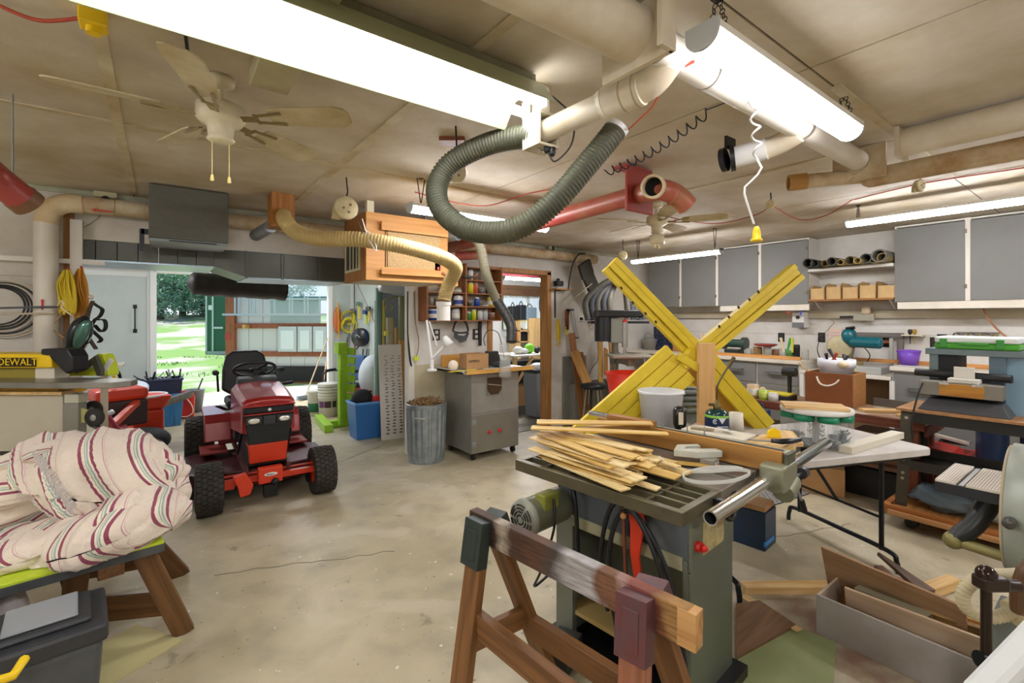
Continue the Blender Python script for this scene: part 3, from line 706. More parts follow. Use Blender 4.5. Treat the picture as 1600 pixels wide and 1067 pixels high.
one('yellow_outlet_box',b,YEL2,'yellow ceiling outlet box at the upper left','socket',bevel=.004)
b=B();b.bb((.28,.9,CEIL-.075),(.42,2.1,CEIL-.001));one('ceiling_box_duct',b,mat('#b8b08c',.6,0,'#9a906a',4,.6),'pale green box duct on the ceiling behind the large fixture','duct',bevel=.004)
cord('ceiling_cable',[P(292,5,1.45),P(290,50,1.6),P(296,100,1.75)],.006,BLK,'black cable hanging beside the box duct at upper left')
# ================================================================ lawn tractor
from mathutils import noise as mn
RED1=mat('#9c1d1c',.28,.1,coat=.5);RED2=mat('#cf3a1c',.4)
def text_part(name,s,size,M,m,parent,th=.001,label=None):
 cu=bpy.data.curves.new(name,'FONT');cu.body=s;cu.size=size;cu.align_x='CENTER';cu.align_y='CENTER';cu.extrude=th;cu.resolution_u=2
 ob=bpy.data.objects.new(name+'_tmp',cu);me=bpy.data.meshes.new_from_object(ob);bpy.data.objects.remove(ob);me.name=name
 o=bpy.data.objects.new(name,me);COL.objects.link(o);me.materials.clear();me.materials.append(m)
 o.parent=parent;o.matrix_basis=Matrix.Translation(-OFF[parent.name])@M;OFF[o.name]=OFF[parent.name]
 if label:o['label']=label
 return o
def facing(p,ax,ay):
 ax=vec(ax).normalized();ay=vec(ay).normalized();az=ax.cross(ay)
 return Matrix.Translation(vec(p))@Matrix((ax,ay,az)).transposed().to_4x4()
T=thing('lawn_tractor','red lawn tractor with black seat parked in the big opening','lawn mower',(.752,5.09,0),math.radians(-1.5),local=True)
def wheel(x,y,r,w,s):
 b=B();b.lathe((x,y,r),[(r*.52,-w*.46),(r*.75,-w*.5),(r*.93,-w*.44),(r*.97,-w*.3),(r*.975,w*.3),(r*.93,w*.44),(r*.75,w*.5),(r*.52,w*.46)],32,axis=(1,0,0))
 ty=part('tire',b,RUB,T)
 b=B();nn=30
 for k in range(5):
  for i in range(nn):
   a=2*PI*(i+(.5 if k%2 else 0))/nn;xx=x+(k-2)*w*.185
   M=Matrix.Rotation(a,3,'X');c=Vector((xx,y,r))+M@Vector((0,0,r*.985-(abs(k-2)==2)*r*.02))
   b.box(c,(w*.165,2*PI*r/nn*.74,r*.05),R=M)
 part('tread',b,mat('#2b2822',.85,0,'#4a443a',25,.7),ty,kind='stuff')
 b=B();b.lathe((x,y,r),[(.001,-w*.2),(r*.2,-w*.22),(r*.3,-w*.1),(r*.5,-w*.3),(r*.55,-w*.44),(r*.55,w*.44),(r*.5,w*.3),(r*.3,w*.1),(r*.2,w*.22),(.001,w*.2)],24,axis=(1,0,0));part('rim',b,RED2,ty)
yf,yr=-.70,.68
wheel(-.425,yf,.2,.19,-1);wheel(.425,yf,.2,.19,1);wheel(-.45,yr,.27,.25,-1);wheel(.47,yr,.27,.25,1)
b=B();hs=[]
for y,w,z0,z1,e in((-.70,.19,.60,.865,.03),(-.66,.205,.60,.885,.04),(-.30,.22,.56,.925,.05),(-.02,.225,.52,.945,.06)):
 hs.append([(-w,z0),(-w,z1-e),(-w+.04,z1-.012),(-w*.3,z1),(w*.3,z1),(w-.04,z1-.012),(w,z1-e),(w,z0)])
ysec=(-.70,-.66,-.30,-.02);q=[]
for y,sct in zip(ysec,hs):q+=[Vector((x,y,z))for x,z in sct]
fs=[]
for k in range(3):fs+=[(k*8+i,k*8+i+1,(k+1)*8+i+1,(k+1)*8+i)for i in range(7)]
fs+=[tuple(range(8))[::-1],tuple(range(24,32))]
b.add(q,fs);hood=part('hood',b,RED1,T,bevel=.012)
b=B();b.hexa([Vector(p)for p in[(-.185,-.735,.765),(.185,-.735,.765),(.19,-.69,.765),(-.19,-.69,.765),(-.185,-.735,.81),(.185,-.735,.81),(.19,-.69,.81),(-.19,-.69,.81)]])
part('nose_band',b,BLK,T,bevel=.004)
b=B();b.box((0,-.73,.825),(.39,.05,.014));b.box((0,-.735,.756),(.385,.03,.01));part('nose_trim',b,RED1,T,bevel=.003)
b=B();b.lathe((0,-.738,.787),[(.001,.004),(.013,.003),(.014,0),(.001,0)],16,axis=(0,-1,0));b.sph((0,-.741,.787),.008,8,6,(1,.5,1));part('emblem',b,mat('#dcdcdc',.3),T)
b=B();b.hexa([Vector(p)for p in[(-.15,-.69,.50),(.15,-.69,.50),(.15,-.6,.50),(-.15,-.6,.50),(-.19,-.72,.75),(.19,-.72,.75),(.2,-.6,.75),(-.2,-.6,.75)]]);g=part('grille',b,mat('#17191a',.4),T,bevel=.004)
for i in range(11):
 f=i/11;z=.51+f*.16;w=.15+.04*(z-.5)/.25-.012;y=-.69-.03*(z-.5)/.25-.003
 b=B();b.box((0,y,z),(2*w,.006,.007));part('grille_slat',b,mat('#2c2f31',.4),g)
b=B();b.box((0,-.727,.7),(.09,.012,.075));part('grille_centre',b,mat('#303436',.5),g,bevel=.003)
for s in(-1,1):
 b=B();b.box((s*.115,-.722,.7),(.115,.012,.06));l_=part('headlight',b,mat('#3a3c3c',.25),T,bevel=.006)
 b=B();b.sph((s*.115,-.727,.7),.03,14,8,(1.5,.25,.75));part('headlight_lens',b,mat('#f2f4ee',.08,.6),l_)
b=B();b.hexa([Vector(p)for p in[(-.14,-.66,.33),(.14,-.66,.33),(.14,-.45,.33),(-.14,-.45,.33),(-.152,-.685,.497),(.152,-.685,.497),(.152,-.45,.497),(-.152,-.45,.497)]]);part('lower_panel',b,RED2,T,bevel=.01)
b=B();b.bb((-.15,-.62,.3),(.15,.1,.52));part('engine',b,mat('#2a2624',.6,.3),T,bevel=.01)
for s in(-1,1):
 b=B();b.bb((s*.16-.012,-.66,.24),(s*.16+.012,.75,.30));part('frame_rail',b,mat('#5c2a22',.5),T)
 b=B();b.tube([(s*.19,-.6,.6),(s*.2,-.35,.36),(s*.21,-.1,.3)],.012,6);part('lift_rod',b,BLKM,T)
b=B();b.bb((-.09,-.80,.19),(.09,-.73,.32));fb=part('front_bracket',b,RED2,T,bevel=.008)
b=B();b.prism([(math.cos(a)*.05,math.sin(a)*.014)for a in[2*PI*i/16 for i in range(16)]],(0,-.802,.265),(1,0,0),(0,0,1),.002);part('name_plate',b,mat('#e4e4e0',.4),fb)
text_part('lettering','Bolens',.022,facing((0,-.806,.265),(1,0,0),(0,0,1)),BLK,fb)
b=B();b.sph((.03,-.81,.2),.03,10,8);b.box((0,-.77,.13),(.1,.08,.1));part('weight_hook',b,BLKM,T)
b=B();b.beam((-.36,yf,.22),(.36,yf,.22),.05,.045);b.box((-.3,yf-.02,.21),(.09,.05,.07));part('front_axle',b,RED2,T,bevel=.004)
b=B();b.tube([(-.36,yf+.07,.25),(.36,yf+.07,.25)],.011,8);part('tie_rod',b,mat('#b5361f',.4),T)
b=B();b.prism([(-.09,.09),(.0,.11),(.055,.0),(.03,-.07),(-.04,-.08),(-.055,0)],(-.185,-.80,.21),(1,0,0),(0,0,1),.05);part('tow_guard',b,RED2,T,bevel=.008)
b=B();dk=[(-.78,-.02),(-.72,-.2),(-.5,-.42),(0,-.5),(.45,-.42),(.56,-.2),(.56,.15),(.3,.35),(-.5,.35),(-.78,.12)]
b.prism(dk,(0,0,.12),(1,0,0),(0,1,0),.12);b.prism([(x*1.02,y*1.02)for x,y in dk],(0,0,.095),(1,0,0),(0,1,0),.025);part('cutting_deck',b,mat('#54181a',.4,.2,'#2c1112',6,.7),T,bevel=.012)
for s in(-1,1):
 b=B();b.cyl((s*.42-.06,-.38,.06),(s*.42-.02,-.38,.06),.05,n=14);part('deck_wheel',b,RUB,T)
b=B();b.box((-.88,.0,.2),(.28,.3,.02));b.box((-.98,0,.14),(.02,.3,.12));part('discharge_chute',b,mat('#3b1417',.4),T,bevel=.01)
b=B();b.hexa([Vector(p)for p in[(-.2,-.04,.4),(.2,-.04,.4),(.2,.14,.4),(-.2,.14,.4),(-.17,-.02,.97),(.17,-.02,.97),(.17,.1,.99),(-.17,.1,.99)]]);part('dash',b,mat('#262829',.5),T,bevel=.012)
b=B();b.tube([(0,.1,.85),(0,.2,1.03)],.018,8);part('steering_column',b,BLK,T)
b=B();ax_=Vector((0,.45,.9)).normalized();b.torus((0,.22,1.04),.185,.014,axis=ax_,n=32,m=8)
b.lathe((0,.21,1.02),[(.001,.03),(.05,.025),(.06,0),(.001,-.01)],16,axis=ax_)
_,s1,t1=frame(ax_)
for a in(0,2.2,4.1):
 dd=s1*math.cos(a)+t1*math.sin(a);b.beam(Vector((0,.21,1.03))+dd*.04,Vector((0,.22,1.04))+dd*.18,.035,.01,up=ax_)
part('steering_wheel',b,BLK,T)
b=B();b.box((0,.68,.66),(.44,.42,.1));part('seat',b,BLK,T,bevel=.035)
b=B()
o2=[(-.235,-.18),(-.225,.05),(-.19,.2),(-.12,.25),(.12,.25),(.19,.2),(.225,.05),(.235,-.18),(.15,-.24),(-.15,-.24)]
b.prism(o2,(0,.98,.94),(1,0,0),(0,.18,1),-.08);part('backrest',b,BLK,T,bevel=.025)
b=B();b.box((0,.64,.595),(.5,.5,.03));part('seat_pan',b,mat('#c9c9c4',.4),T,bevel=.01)
for s in(-1,1):
 b=B();b.tube([(s*.27,.9,.75),(s*.28,.88,.92),(s*.285,.82,.95)],.012,6);part('armrest_bracket',b,BLKM,T)
 b=B();b.beam((s*.3,.88,.965),(s*(.31),.58,.985),.06,.05);part('armrest',b,mat('#1a1c26',.6),T,bevel=.02)
 b=B();pr=[(.22,.36),(.27,.53),(.36,.6),(.95,.6),(1.0,.54),(.94,.55),(.40,.56),(.32,.50),(.28,.36)]
 b.prism(pr,(s*.31-.115,0,0),(0,1,0),(0,0,1),.23);part('fender',b,RED1,T,bevel=.012)
 b=B();b.bb((s*.24,.05,.28),(s*.46,.4,.3));part('footrest',b,mat('#8f2a20',.5),T,bevel=.006)
b=B();b.beam((.2,.25,.86),(.33,.2,.88),.02,.02);b.beam((.27,.22,.872),(.35,.195,.885),.035,.03);part('lever',b,BLK,T,bevel=.004)
b=B();b.beam((-.24,.2,.66),(-.32,.1,.72),.05,.012);part('pedal',b,BLK,T)
b=B();b.bb((-.3,.33,.3),(.3,1.0,.56));part('transmission_cover',b,mat('#7a1818',.4),T,bevel=.01)
# ================================================================ lime topped bench, blanket, toolbox (left foreground)
t=thing('low_bench','low bench with lime green top on brown trestles, bottom left','bench',(-.6,3.0,0))
ry=math.radians(-6)
def bp(x,y,z):
 p=RZ(math.radians(8.5))@Vector((x,y,0));return Vector((.015+p.x,2.755+p.y,z))
b=B();b.hexa([bp(-1.9,0,.487),bp(0,0,.487),bp(0,.62,.487),bp(-1.9,.62,.487),bp(-1.9,0,.5),bp(0,0,.5),bp(0,.62,.5),bp(-1.9,.62,.5)]);part('bench_top',b,mat('#c2d834',.5,0,'#b0c42c',8,.5),t,bevel=.002)
b=B();b.hexa([bp(-1.9,-.002,.45),bp(0.002,-.002,.45),bp(0.002,.622,.45),bp(-1.9,.622,.45),bp(-1.9,-.002,.487),bp(0.002,-.002,.487),bp(0.002,.622,.487),bp(-1.9,.622,.487)]);part('edge_rail',b,mat('#3c3f42',.5,0,'#5c5f5e',9,.6),t,bevel=.002)
OL=wood('#74502a','#523316')
for(fa,fb_,ta,tb)in((FL(288,988),FL(112,992),bp(-.07,.06,.45),bp(-.30,.06,.45)),(FL(284,898),FL(120,925),bp(-.07,.58,.45),bp(-.30,.58,.45))):
 stick('leg',fa,ta,.085,.04,OL,t,up=(0,1,0));stick('leg',fb_,tb,.085,.04,OL,t,up=(0,1,0))
 m0=fa.lerp(ta,.38);m1=fb_.lerp(tb,.38);stick('cross_brace',m0,m1,.022,.11,OL,t,up=(0,0,1))
stick('trestle_beam',bp(-.19,0,.425),bp(-.19,.62,.425),.09,.05,OL,t)
for x in(-1.6,):
 for y in(.06,.58):
  stick('leg',bp(x-.2,y,0),bp(x-.06,y,.45),.085,.04,OL,t,up=(0,1,0));stick('leg',bp(x+.2,y,0),bp(x+.06,y,.45),.085,.04,OL,t,up=(0,1,0))
def stripe_mat():
 m=bpy.data.materials.new('striped_cotton');m.use_nodes=True;N=m.node_tree.nodes;L=m.node_tree.links;S=N['Principled BSDF']
 S.inputs['Roughness'].default_value=.9;S.inputs['Sheen Weight'].default_value=.2
 tc=N.new('ShaderNodeTexCoord');nz=N.new('ShaderNodeTexNoise');nz.inputs['Scale'].default_value=5;nz.inputs['Detail'].default_value=1;L.new(tc.outputs['Object'],nz.inputs[0])
 um=N.new('ShaderNodeUVMap');um.uv_map='cloth';sx=N.new('ShaderNodeSeparateXYZ');L.new(um.outputs[0],sx.inputs[0])
 ma=N.new('ShaderNodeMath');ma.operation='MULTIPLY_ADD';L.new(nz.outputs[0],ma.inputs[0]);ma.inputs[1].default_value=.02;L.new(sx.outputs[0],ma.inputs[2])
 md=N.new('ShaderNodeMath');md.operation='MULTIPLY_ADD';L.new(ma.outputs[0],md.inputs[0]);md.inputs[1].default_value=1/.17;md.inputs[2].default_value=20
 fr=N.new('ShaderNodeMath');fr.operation='FRACT';L.new(md.outputs[0],fr.inputs[0])
 cr=N.new('ShaderNodeValToRGB');cr.color_ramp.interpolation='CONSTANT';L.new(fr.outputs[0],cr.inputs[0])
 cream,crim,teal,pale=lin('#ddcfc0'),lin('#8d4058'),lin('#9ab0ac'),lin('#e6dcc6')
 st=[(0,cream),(.30,crim),(.37,pale),(.43,teal),(.455,pale),(.48,teal),(.52,pale),(.57,crim),(.64,cream),(.80,lin('#b98a92')),(.815,cream),(.84,lin('#c9a0a4')),(.85,cream)]
 e=cr.color_ramp.elements;e[0].position=0;e[0].color=st[0][1];e[1].position=st[1][0];e[1].color=st[1][1]
 for p_,c_ in st[2:]:
  x=e.new(p_);x.color=c_
 L.new(cr.outputs[0],S.inputs['Base Color'])
 n2=N.new('ShaderNodeTexNoise');n2.inputs['Scale'].default_value=14;n2.inputs['Detail'].default_value=4;L.new(tc.outputs['Object'],n2.inputs[0])
 bu=N.new('ShaderNodeBump');bu.inputs['Strength'].default_value=.8;bu.inputs['Distance'].default_value=.03;L.new(n2.outputs[0],bu.inputs['Height']);L.new(bu.outputs[0],S.inputs['Normal'])
 return m
t=thing('striped_blanket','crumpled cream blanket with crimson stripes heaped on the lime bench','blanket',(-.35,2.95,.5))
def fold(c,L,ry,rz_,tilt,theta,off,seed,amp=.02,e=1.0,shift=0.0,nx=70,na=56,open_l=False):
 """one roll of cloth: its long way runs across, uv holds the cloth's own lengths so the stripes follow it"""
 b=B();q=[];fs=[];uv=[];c=vec(c);ax=(rgt*math.cos(tilt)+ZV_*math.sin(tilt));upv=(ZV_*math.cos(tilt)-rgt*math.sin(tilt))
 for j in range(nx+1):
  t_=-1+2*j/nx;w=max(1-abs(t_)**4.5,0)**.5*(1+.10*math.sin(t_*5+seed))
  for i in range(na+1):
   ph=2*PI*i/na;yy=-math.cos(ph)*ry*w;zz=math.sin(ph)*rz_*w
   a=t_*L;s_=ph*(ry+rz_)/2
   cx=a*math.cos(theta)+s_*math.sin(theta);cy=-a*math.sin(theta)+s_*math.cos(theta)
   r1=mn.noise(Vector((cx*9+seed,cy*2.2,seed)));r2=mn.noise(Vector((a*3+seed*2,s_*3,4)));r3=mn.noise(Vector((cx*22,cy*7+seed,9)))
   d=amp*(1.6*r2+1.1*(.35-abs(r1))*2+.5*(.3-abs(r3))*2)*min(w*1.5,1)
   n=Vector((0,-math.cos(ph),math.sin(ph)))
   p=c+ax*(a+shift*zz+(r2*.03))+fwd*(yy+n.y*d)+upv*(zz+n.z*d)
   if p.z<.503:p.z=.503+(p.z-.503)*.01
   q.append(p);uv.append((a*math.cos(theta)+s_*math.sin(theta)+off,0))
 m=na+1
 for j in range(nx):
  for i in range(na):fs.append((j*m+i,(j+1)*m+i,(j+1)*m+i+1,j*m+i+1))
 b.add(q,fs,True);o=part('fold',b,STR,t)
 u_=o.data.uv_layers.new(name='cloth')
 for lp in o.data.loops:u_.data[lp.index].uv=uv[lp.vertex_index]
 return o
fwd=Vector((.6,.8,0));rgt=Vector((.8,-.6,0));ZV_=Vector((0,0,1))
STR=stripe_mat()
fold(P(165,745,2.42),.37,.25,.20,math.radians(-10),math.radians(38),.05,1.0,.034,shift=-.35)
fold(P(0,765,2.40),.46,.24,.16,math.radians(4),math.radians(-84),.12,5.0,.028)
fold(P(108,848,2.16),.40,.20,.11,math.radians(13),math.radians(12),.10,11.0,.024,shift=.3)
fold(P(232,745,2.42),.12,.16,.11,math.radians(-38),math.radians(70),.03,41.0,.03)
fold(P(60,712,2.36),.16,.15,.05,math.radians(14),math.radians(-80),.08,47.0,.016)
fold(P(218,812,2.26),.155,.22,.13,math.radians(-14),math.radians(35),.19,21.0,.026)
fold(P(-30,880,2.08),.42,.18,.08,math.radians(14),math.radians(30),.16,31.0,.014)
b=B()
for i in range(70):
 f=i/69;p=P(58+62*f,702+88*f,2.06-.03*f)+Vector((0,0,random.uniform(-.01,.01)))
 b.tube([p,p+rgt*-.02+Vector((0,0,-.02))*random.uniform(.5,1.5),p+rgt*-.03*random.random()+Vector((0,0,-.045))],.003,4)
part('fringe',b,mat('#c9c0bd',.9),t,kind='stuff')
t=thing('tool_box','black plastic toolbox with yellow latch at the bottom left corner','toolbox',(-.3,1.9,0))
tz=.55
A0=FL(-60,1040,.42);
def tb(x,y,z):
 p=RZ(math.radians(6))@Vector((x,y,0));return Vector((c0.x+p.x,c0.y+p.y,z))
c0=P(88,1020,1.75);c0.z=0
TBM=mat('#45484c',.45,0,'#5c5e62',12,.4)
b=B();b.box(tb(-.2,.05,.17),(.66,.30,.34),rz=math.radians(6),taper=.93);part('body',b,TBM,t,bevel=.02)
b=B();b.box(tb(-.2,.05,.375),(.69,.33,.07),rz=math.radians(6));b.box(tb(-.2,.05,.42),(.60,.24,.03),rz=math.radians(6));part('lid',b,mat('#303236',.45),t,bevel=.022)
b=B();b.box(tb(-.04,.05,.442),(.2,.2,.012),rz=math.radians(6));part('lid_tray',b,mat('#8b8f95',.4),t,bevel=.008)
b=B();b.tube([FL(-25,1070,.45),FL(20,1056,.45),FL(38,1030,.45)],.014,8);part('handle',b,YEL2,t)
stick('floor_card',FL(150,1010,.004),FL(222,1040,.004),.35,.006,mat('#bdb483',.8),label='flat olive cardboard sheet lying on the floor beside the black toolbox',cat='cardboard',bevel=0)
t=thing('shop_vacuum','dark vacuum body with white hose under the lime bench','vacuum cleaner',bp(-.75,.3,0))
b=B();b.box(bp(-.72,.3,.2),(.2,.2,.38));part('body',b,mat('#14181a',.4),t,bevel=.03)
b=B();b.sph(bp(-.5,.3,.24),.06,12,8,(1,1,2.2));part('white_bag',b,mat('#d8d0d0',.6),t)
b=B();b.tube([bp(-.33,.45,.3),bp(-.31,.45,.2),bp(-.33,.45,.05)],.02,8);part('hose',b,BLK,t)
b=B()
for z in(.24,.28):b.cyl(bp(-.73,.19,z),bp(-.73,.185,z),.008,n=8)
part('screw',b,mat('#c8c8c8',.3),t,kind='stuff')
# ================================================================ behind the blanket: saw on stand, chain saw, wall things
t=thing('contractor_saw','yellow bench saw with grey metal table at the left edge','table saw',P(40,640,3.0))
o=P(40,600,2.75)
S_=lambda u,v,d=2.75:P(u,v,d)
def slab(u0,v0,u1,v1,d,dep,bevelled=True,b=None):
 b=b or B();p00=P(u0,v1,d);p10=P(u1,v1,d);p01=P(u0,v0,d);p11=P(u1,v0,d);k=fwd*dep
 return b.hexa([p00,p10,p10+k,p00+k,p01,p11,p11+k,p01+k])
b=B()
outline=[(-80,586),(60,590),(150,592),(182,596),(193,604),(180,611),(60,604),(-80,597)]
top=[P(u,598,2.70 if False else 2.75)for u,v in outline]
pts=[(-1.2,.0),(-.3,-.03),(-.05,-.02),(0.0,.06),(-.03,.15),(-.3,.22),(-1.2,.22)]
e0=P(192,601,2.8)
b.prism([(x,y)for x,y in pts],e0+Vector((0,0,-.02)),rgt,fwd,.035);part('saw_table',b,mat('#9a988f',.35,.7,'#7d7b74',9,.6),t,bevel=.004)
b=slab(-60,553,80,575,2.95,.2);part('upper_housing',b,YEL2,t,bevel=.008)
b=slab(-60,606,92,618,2.9,.2);part('lower_housing',b,mat('#d8a214',.4),t,bevel=.008)
b=slab(-60,575,55,592,3.0,.15);part('body',b,mat('#9a8a34',.5),t)
b=slab(0,559,56,573,2.945,.004);part('badge',b,mat('#2a2410',.4),t)
text_part('lettering','DEWALT',.062,facing(P(27,566,2.94),rgt,(0,0,1)),YEL2,t)
b=B();b.prism([(0,0),(.17,.0),(.2,-.05),(.2,-.14),(.16,-.16),(.06,-.06),(0,-.04)],P(63,545,2.95),rgt,(0,0,1),-.12);part('motor_cover',b,BLK,t,bevel=.01)
b=slab(55,573,85,592,2.98,.1);part('side_housing',b,mat('#d8d2be',.5),t)
t=thing('folded_stand','folded olive caster stand leaning behind the striped blanket','stand',P(125,660,3.0))
b=slab(98,630,122,700,2.85,.06);part('side_rail',b,mat('#8d8b80',.4,.4),t,bevel=.004)
b=slab(100,616,122,630,2.84,.07);part('top_bracket',b,mat('#b5b39e',.5),t,bevel=.004)
for k,(u,v)in enumerate(((142,652),(140,640))):
 d=2.88+.12*k
 b=B();b.prism([(-.1,.07),(-.02,.05),(.06,.0),(.05,-.03),(-.04,-.03),(-.1,-.04)],P(u,v,d),rgt,(0,0,1),.012);part('caster_fork',b,mat('#a8a468',.5),t)
 b=B();q=P(u+6,v,d-.01);b.lathe(q,[(.02,-.014),(.05,-.016),(.056,-.008),(.056,.008),(.05,.016),(.02,.014)],22,axis=fwd);part('caster_wheel',b,RUB,t)
 b=B();b.lathe(q,[(.001,-.012),(.03,-.012),(.03,.012),(.001,.012)],16,axis=fwd);part('wheel_hub',b,mat('#9a9a92',.4),t)
b=slab(-120,617,98,705,2.9,.018);one('plywood_sheet',b,mat('#c2bba6',.6,0,'#aea58e',4,.5),'pale plywood sheet standing on edge below the yellow saw','board',bevel=.002)
b=slab(-90,612,96,617,2.86,.09);one('pine_rail',b,PINE,'pine rail along the top of the pale plywood sheet','board',bevel=.002)
t=thing('support_cabinet','low dark cabinet carrying the yellow saw and plywood behind the blanket','cabinet',P(20,760,3.1))
q0=P(-95,700,3.0);q1=P(118,700,3.0)
b=B();z1=q0.z-.005
b.hexa([Vector((q0.x,q0.y,0)),Vector((q1.x,q1.y,0)),Vector((q1.x,q1.y,0))+fwd*.3,Vector((q0.x,q0.y,0))+fwd*.3,Vector((q0.x,q0.y,z1)),Vector((q1.x,q1.y,z1)),Vector((q1.x,q1.y,z1))+fwd*.3,Vector((q0.x,q0.y,z1))+fwd*.3]);part('carcass',b,mat('#4a4640',.6),t,bevel=.004)
b=slab(-90,705,-20,780,2.985,.012);part('door',b,mat('#57524a',.6),t,bevel=.003)
b=slab(-12,705,112,780,2.985,.012);part('door',b,mat('#57524a',.6),t,bevel=.003)
for u in(92,):
 b=slab(88,700,96,700-100,3.3,.03)
b=B();p=P(163,585,3.35);b.bb((p.x-.02,p.y-.02,0),(p.x+.02,p.y+.02,p.z+.06));b.box((p.x,p.y,p.z+.065),(.22,.3,.012));one('tool_stand',b,mat('#cfc3ae',.5),'slim pale post stand holding the lime chain saw','stand')
t=thing('chain_saw','lime green electric chain saw on a stand at left','chain saw',P(130,585,3.2))
LG=mat('#c3d62a',.4);c=P(122,577,3.2)
b=B();b.prism([(-.17,-.045),(-.17,.0),(-.13,.03),(-.02,.02),(.06,.0),(.11,.03),(.1,.08),(.13,.11),(.17,.1),(.2,.02),(.21,-.045)],c,rgt,(0,0,1),-.09);part('body',b,LG,t,bevel=.008)
b=B();b.tube(smooth_path([c+rgt*-.2+Vector((0,0,-.03))-fwd*.05,c+rgt*-.2+Vector((0,0,.05))-fwd*.05,c+rgt*-.08+Vector((0,0,.06))-fwd*.05,c+rgt*.02+Vector((0,0,.03))-fwd*.05,c+rgt*.04+Vector((0,0,-.02))-fwd*.05],5),.012,8);part('front_handle',b,mat('#2b2d2b',.5),t)
b=B();b.prism([(.05,.02),(.16,.1),(.2,.0),(.2,-.04),(.17,-.04),(.14,.04),(.08,.0)],c-fwd*.05,rgt,(0,0,1),-.03);part('rear_grip',b,mat('#4c4e40',.5),t,bevel=.004)
b=B();b.beam(c+rgt*.17+Vector((0,0,-.02)),c+rgt*.23+Vector((0,0,.07)),.01,.03);part('hand_guard',b,mat('#e8e8e4',.4),t)
text_part('lettering','RYOBI',.032,facing(c+rgt*-.08-fwd*.003+Vector((0,0,-.005)),rgt,(0,0,1)),BLK,t)
t=thing('face_shield','dark welding helmet with glossy visor hanging by the drop pipe','helmet',P(125,525,3.35))
c=P(124,522,3.35)
b=B();b.sph((0,0,0),.105,20,12,(.6,.9,1.35));b.v=[c+Euler((.2,.35,-.4)).to_matrix()@Vector((p.x,p.y,p.z*(1 if p.z>0 else 1.25)))for p in b.v];part('shell',b,mat('#23282c',.25),t)
b=B();b.sph((0,0,0),.075,16,10,(.55,.5,1.5));b.v=[c+rgt*.06-fwd*.05+Euler((.2,.45,-.4)).to_matrix()@p for p in b.v];part('visor',b,mat('#5f8a82',.08,.5),t)
b=B();b.tube(smooth_path([P(98,490,3.42),P(82,512,3.42),P(100,528,3.4)],6),.005,6);part('strap',b,mat('#b58f62',.7),t)
t=thing('strap_bundle','bundle of black straps hanging beside the grey green door','straps',P(152,500,3.55))
for k,(pts)in enumerate(([(143,472),(152,478),(160,484),(156,494),(148,500),(142,510)],[(140,480),(135,505),(148,520),(158,530),(154,535)],[(150,500),(163,500),(165,512),(158,518),(148,508)],[(145,470),(138,490),(136,520),(150,545)])):
 pth=smooth_path([P(u,v,3.5-.02*k)for u,v in pts],5);b=B()
 for i in range(len(pth)-1):b.beam(pth[i],pth[i+1]+(pth[i+1]-pth[i])*.1,.03,.008,up=(0,0,1))
 part('strap',b,mat('#1b1e20',.6)if k<3 else mat('#5a4a3c',.7),t)
b=B();b.sph(P(142,464,3.5),.018,10,6);part('hook',b,mat('#d8c8bc',.5),t)
def hank(name,u0,v0,v1,d,w,n,m,label,hook=True,seed=0):
 rnd=random.Random(seed);t=thing(name,label,'cord',P(u0,v0,d));b=B();top=P(u0,v0,d);L=(v1-v0)/F_PX*d
 for i in range(n):
  o=(i-n/2)/n*2*w+rnd.uniform(-.008,.008);z=L*rnd.uniform(.85,1)
  pts=[top+rgt*o*.25-fwd*rnd.uniform(0,.02),top+rgt*(o*.8-.012)+Vector((0,0,-z*.35))-fwd*rnd.uniform(0,.04),top+rgt*(o-.01)+Vector((0,0,-z*.8)),top+rgt*(o)+Vector((0,0,-z)),top+rgt*(o+.012)+Vector((0,0,-z*.8)),top+rgt*(o*.8+.012)+Vector((0,0,-z*.35)),top+rgt*o*.25]
  b.tube(smooth_path(pts,4),.0055,5)
 part('cord_loops',b,m,t)
 b=B();b.tube([top+Vector((0,0,.02)),top+rgt*.01+Vector((0,0,.0)),top+Vector((0,0,-.02))],.006,5);part('hook',b,REDPL,t)
 return t
hank('yellow_cord_hank',106,422,492,3.42,.05,14,mat('#d2b81c',.5),'hank of yellow extension cord hung by the wooden jamb',seed=1)
hank('orange_cord_hank',126,420,500,3.5,.045,12,mat('#c98a24',.5),'hank of orange cord hanging right of the yellow one',seed=2)
hank('olive_cord_hank',100,425,480,3.5,.03,6,mat('#8a8a2a',.5),'thin olive green cord hank left of the yellow one',seed=3)
t=thing('wire_coil','large coil of dark and white wire hung at the left edge','wire coil',OY(5,480,4.85))
for k in range(7):
 b=B();c=OY(0+k*2.2-3,478+k*.8,4.90-k*.009);b.torus(c,.135+.012*k,.006,axis=(0,1,.05*(k-3)),n=36,m=6);part('wire_loop',b,mat('#2b2a2a',.5)if k in(0,1,2,4)else mat('#cfc6ba',.5),t)
for k,(v,u1,m_)in enumerate(((479,92,mat('#4c5560',.4)),(489,85,mat('#c4b8a4',.5)))):
 b=B();b.cyl(OY(-30,v+3,4.69),OY(u1,v,4.69),.007,n=8);one('thin_rod',b,m_,('thin grey rod' if k==0 else 'thin cream rod')+' lying across the cream drop pipe','rod')
cord('tied_rope',[P(90,478,3.3),P(95,470,3.3),P(100,475,3.3),P(96,480,3.3),P(103,486,3.3),P(112,493,3.3)],.006,mat('#d8c49a',.7),'knotted cream rope end below the yellow cord hank','rope')
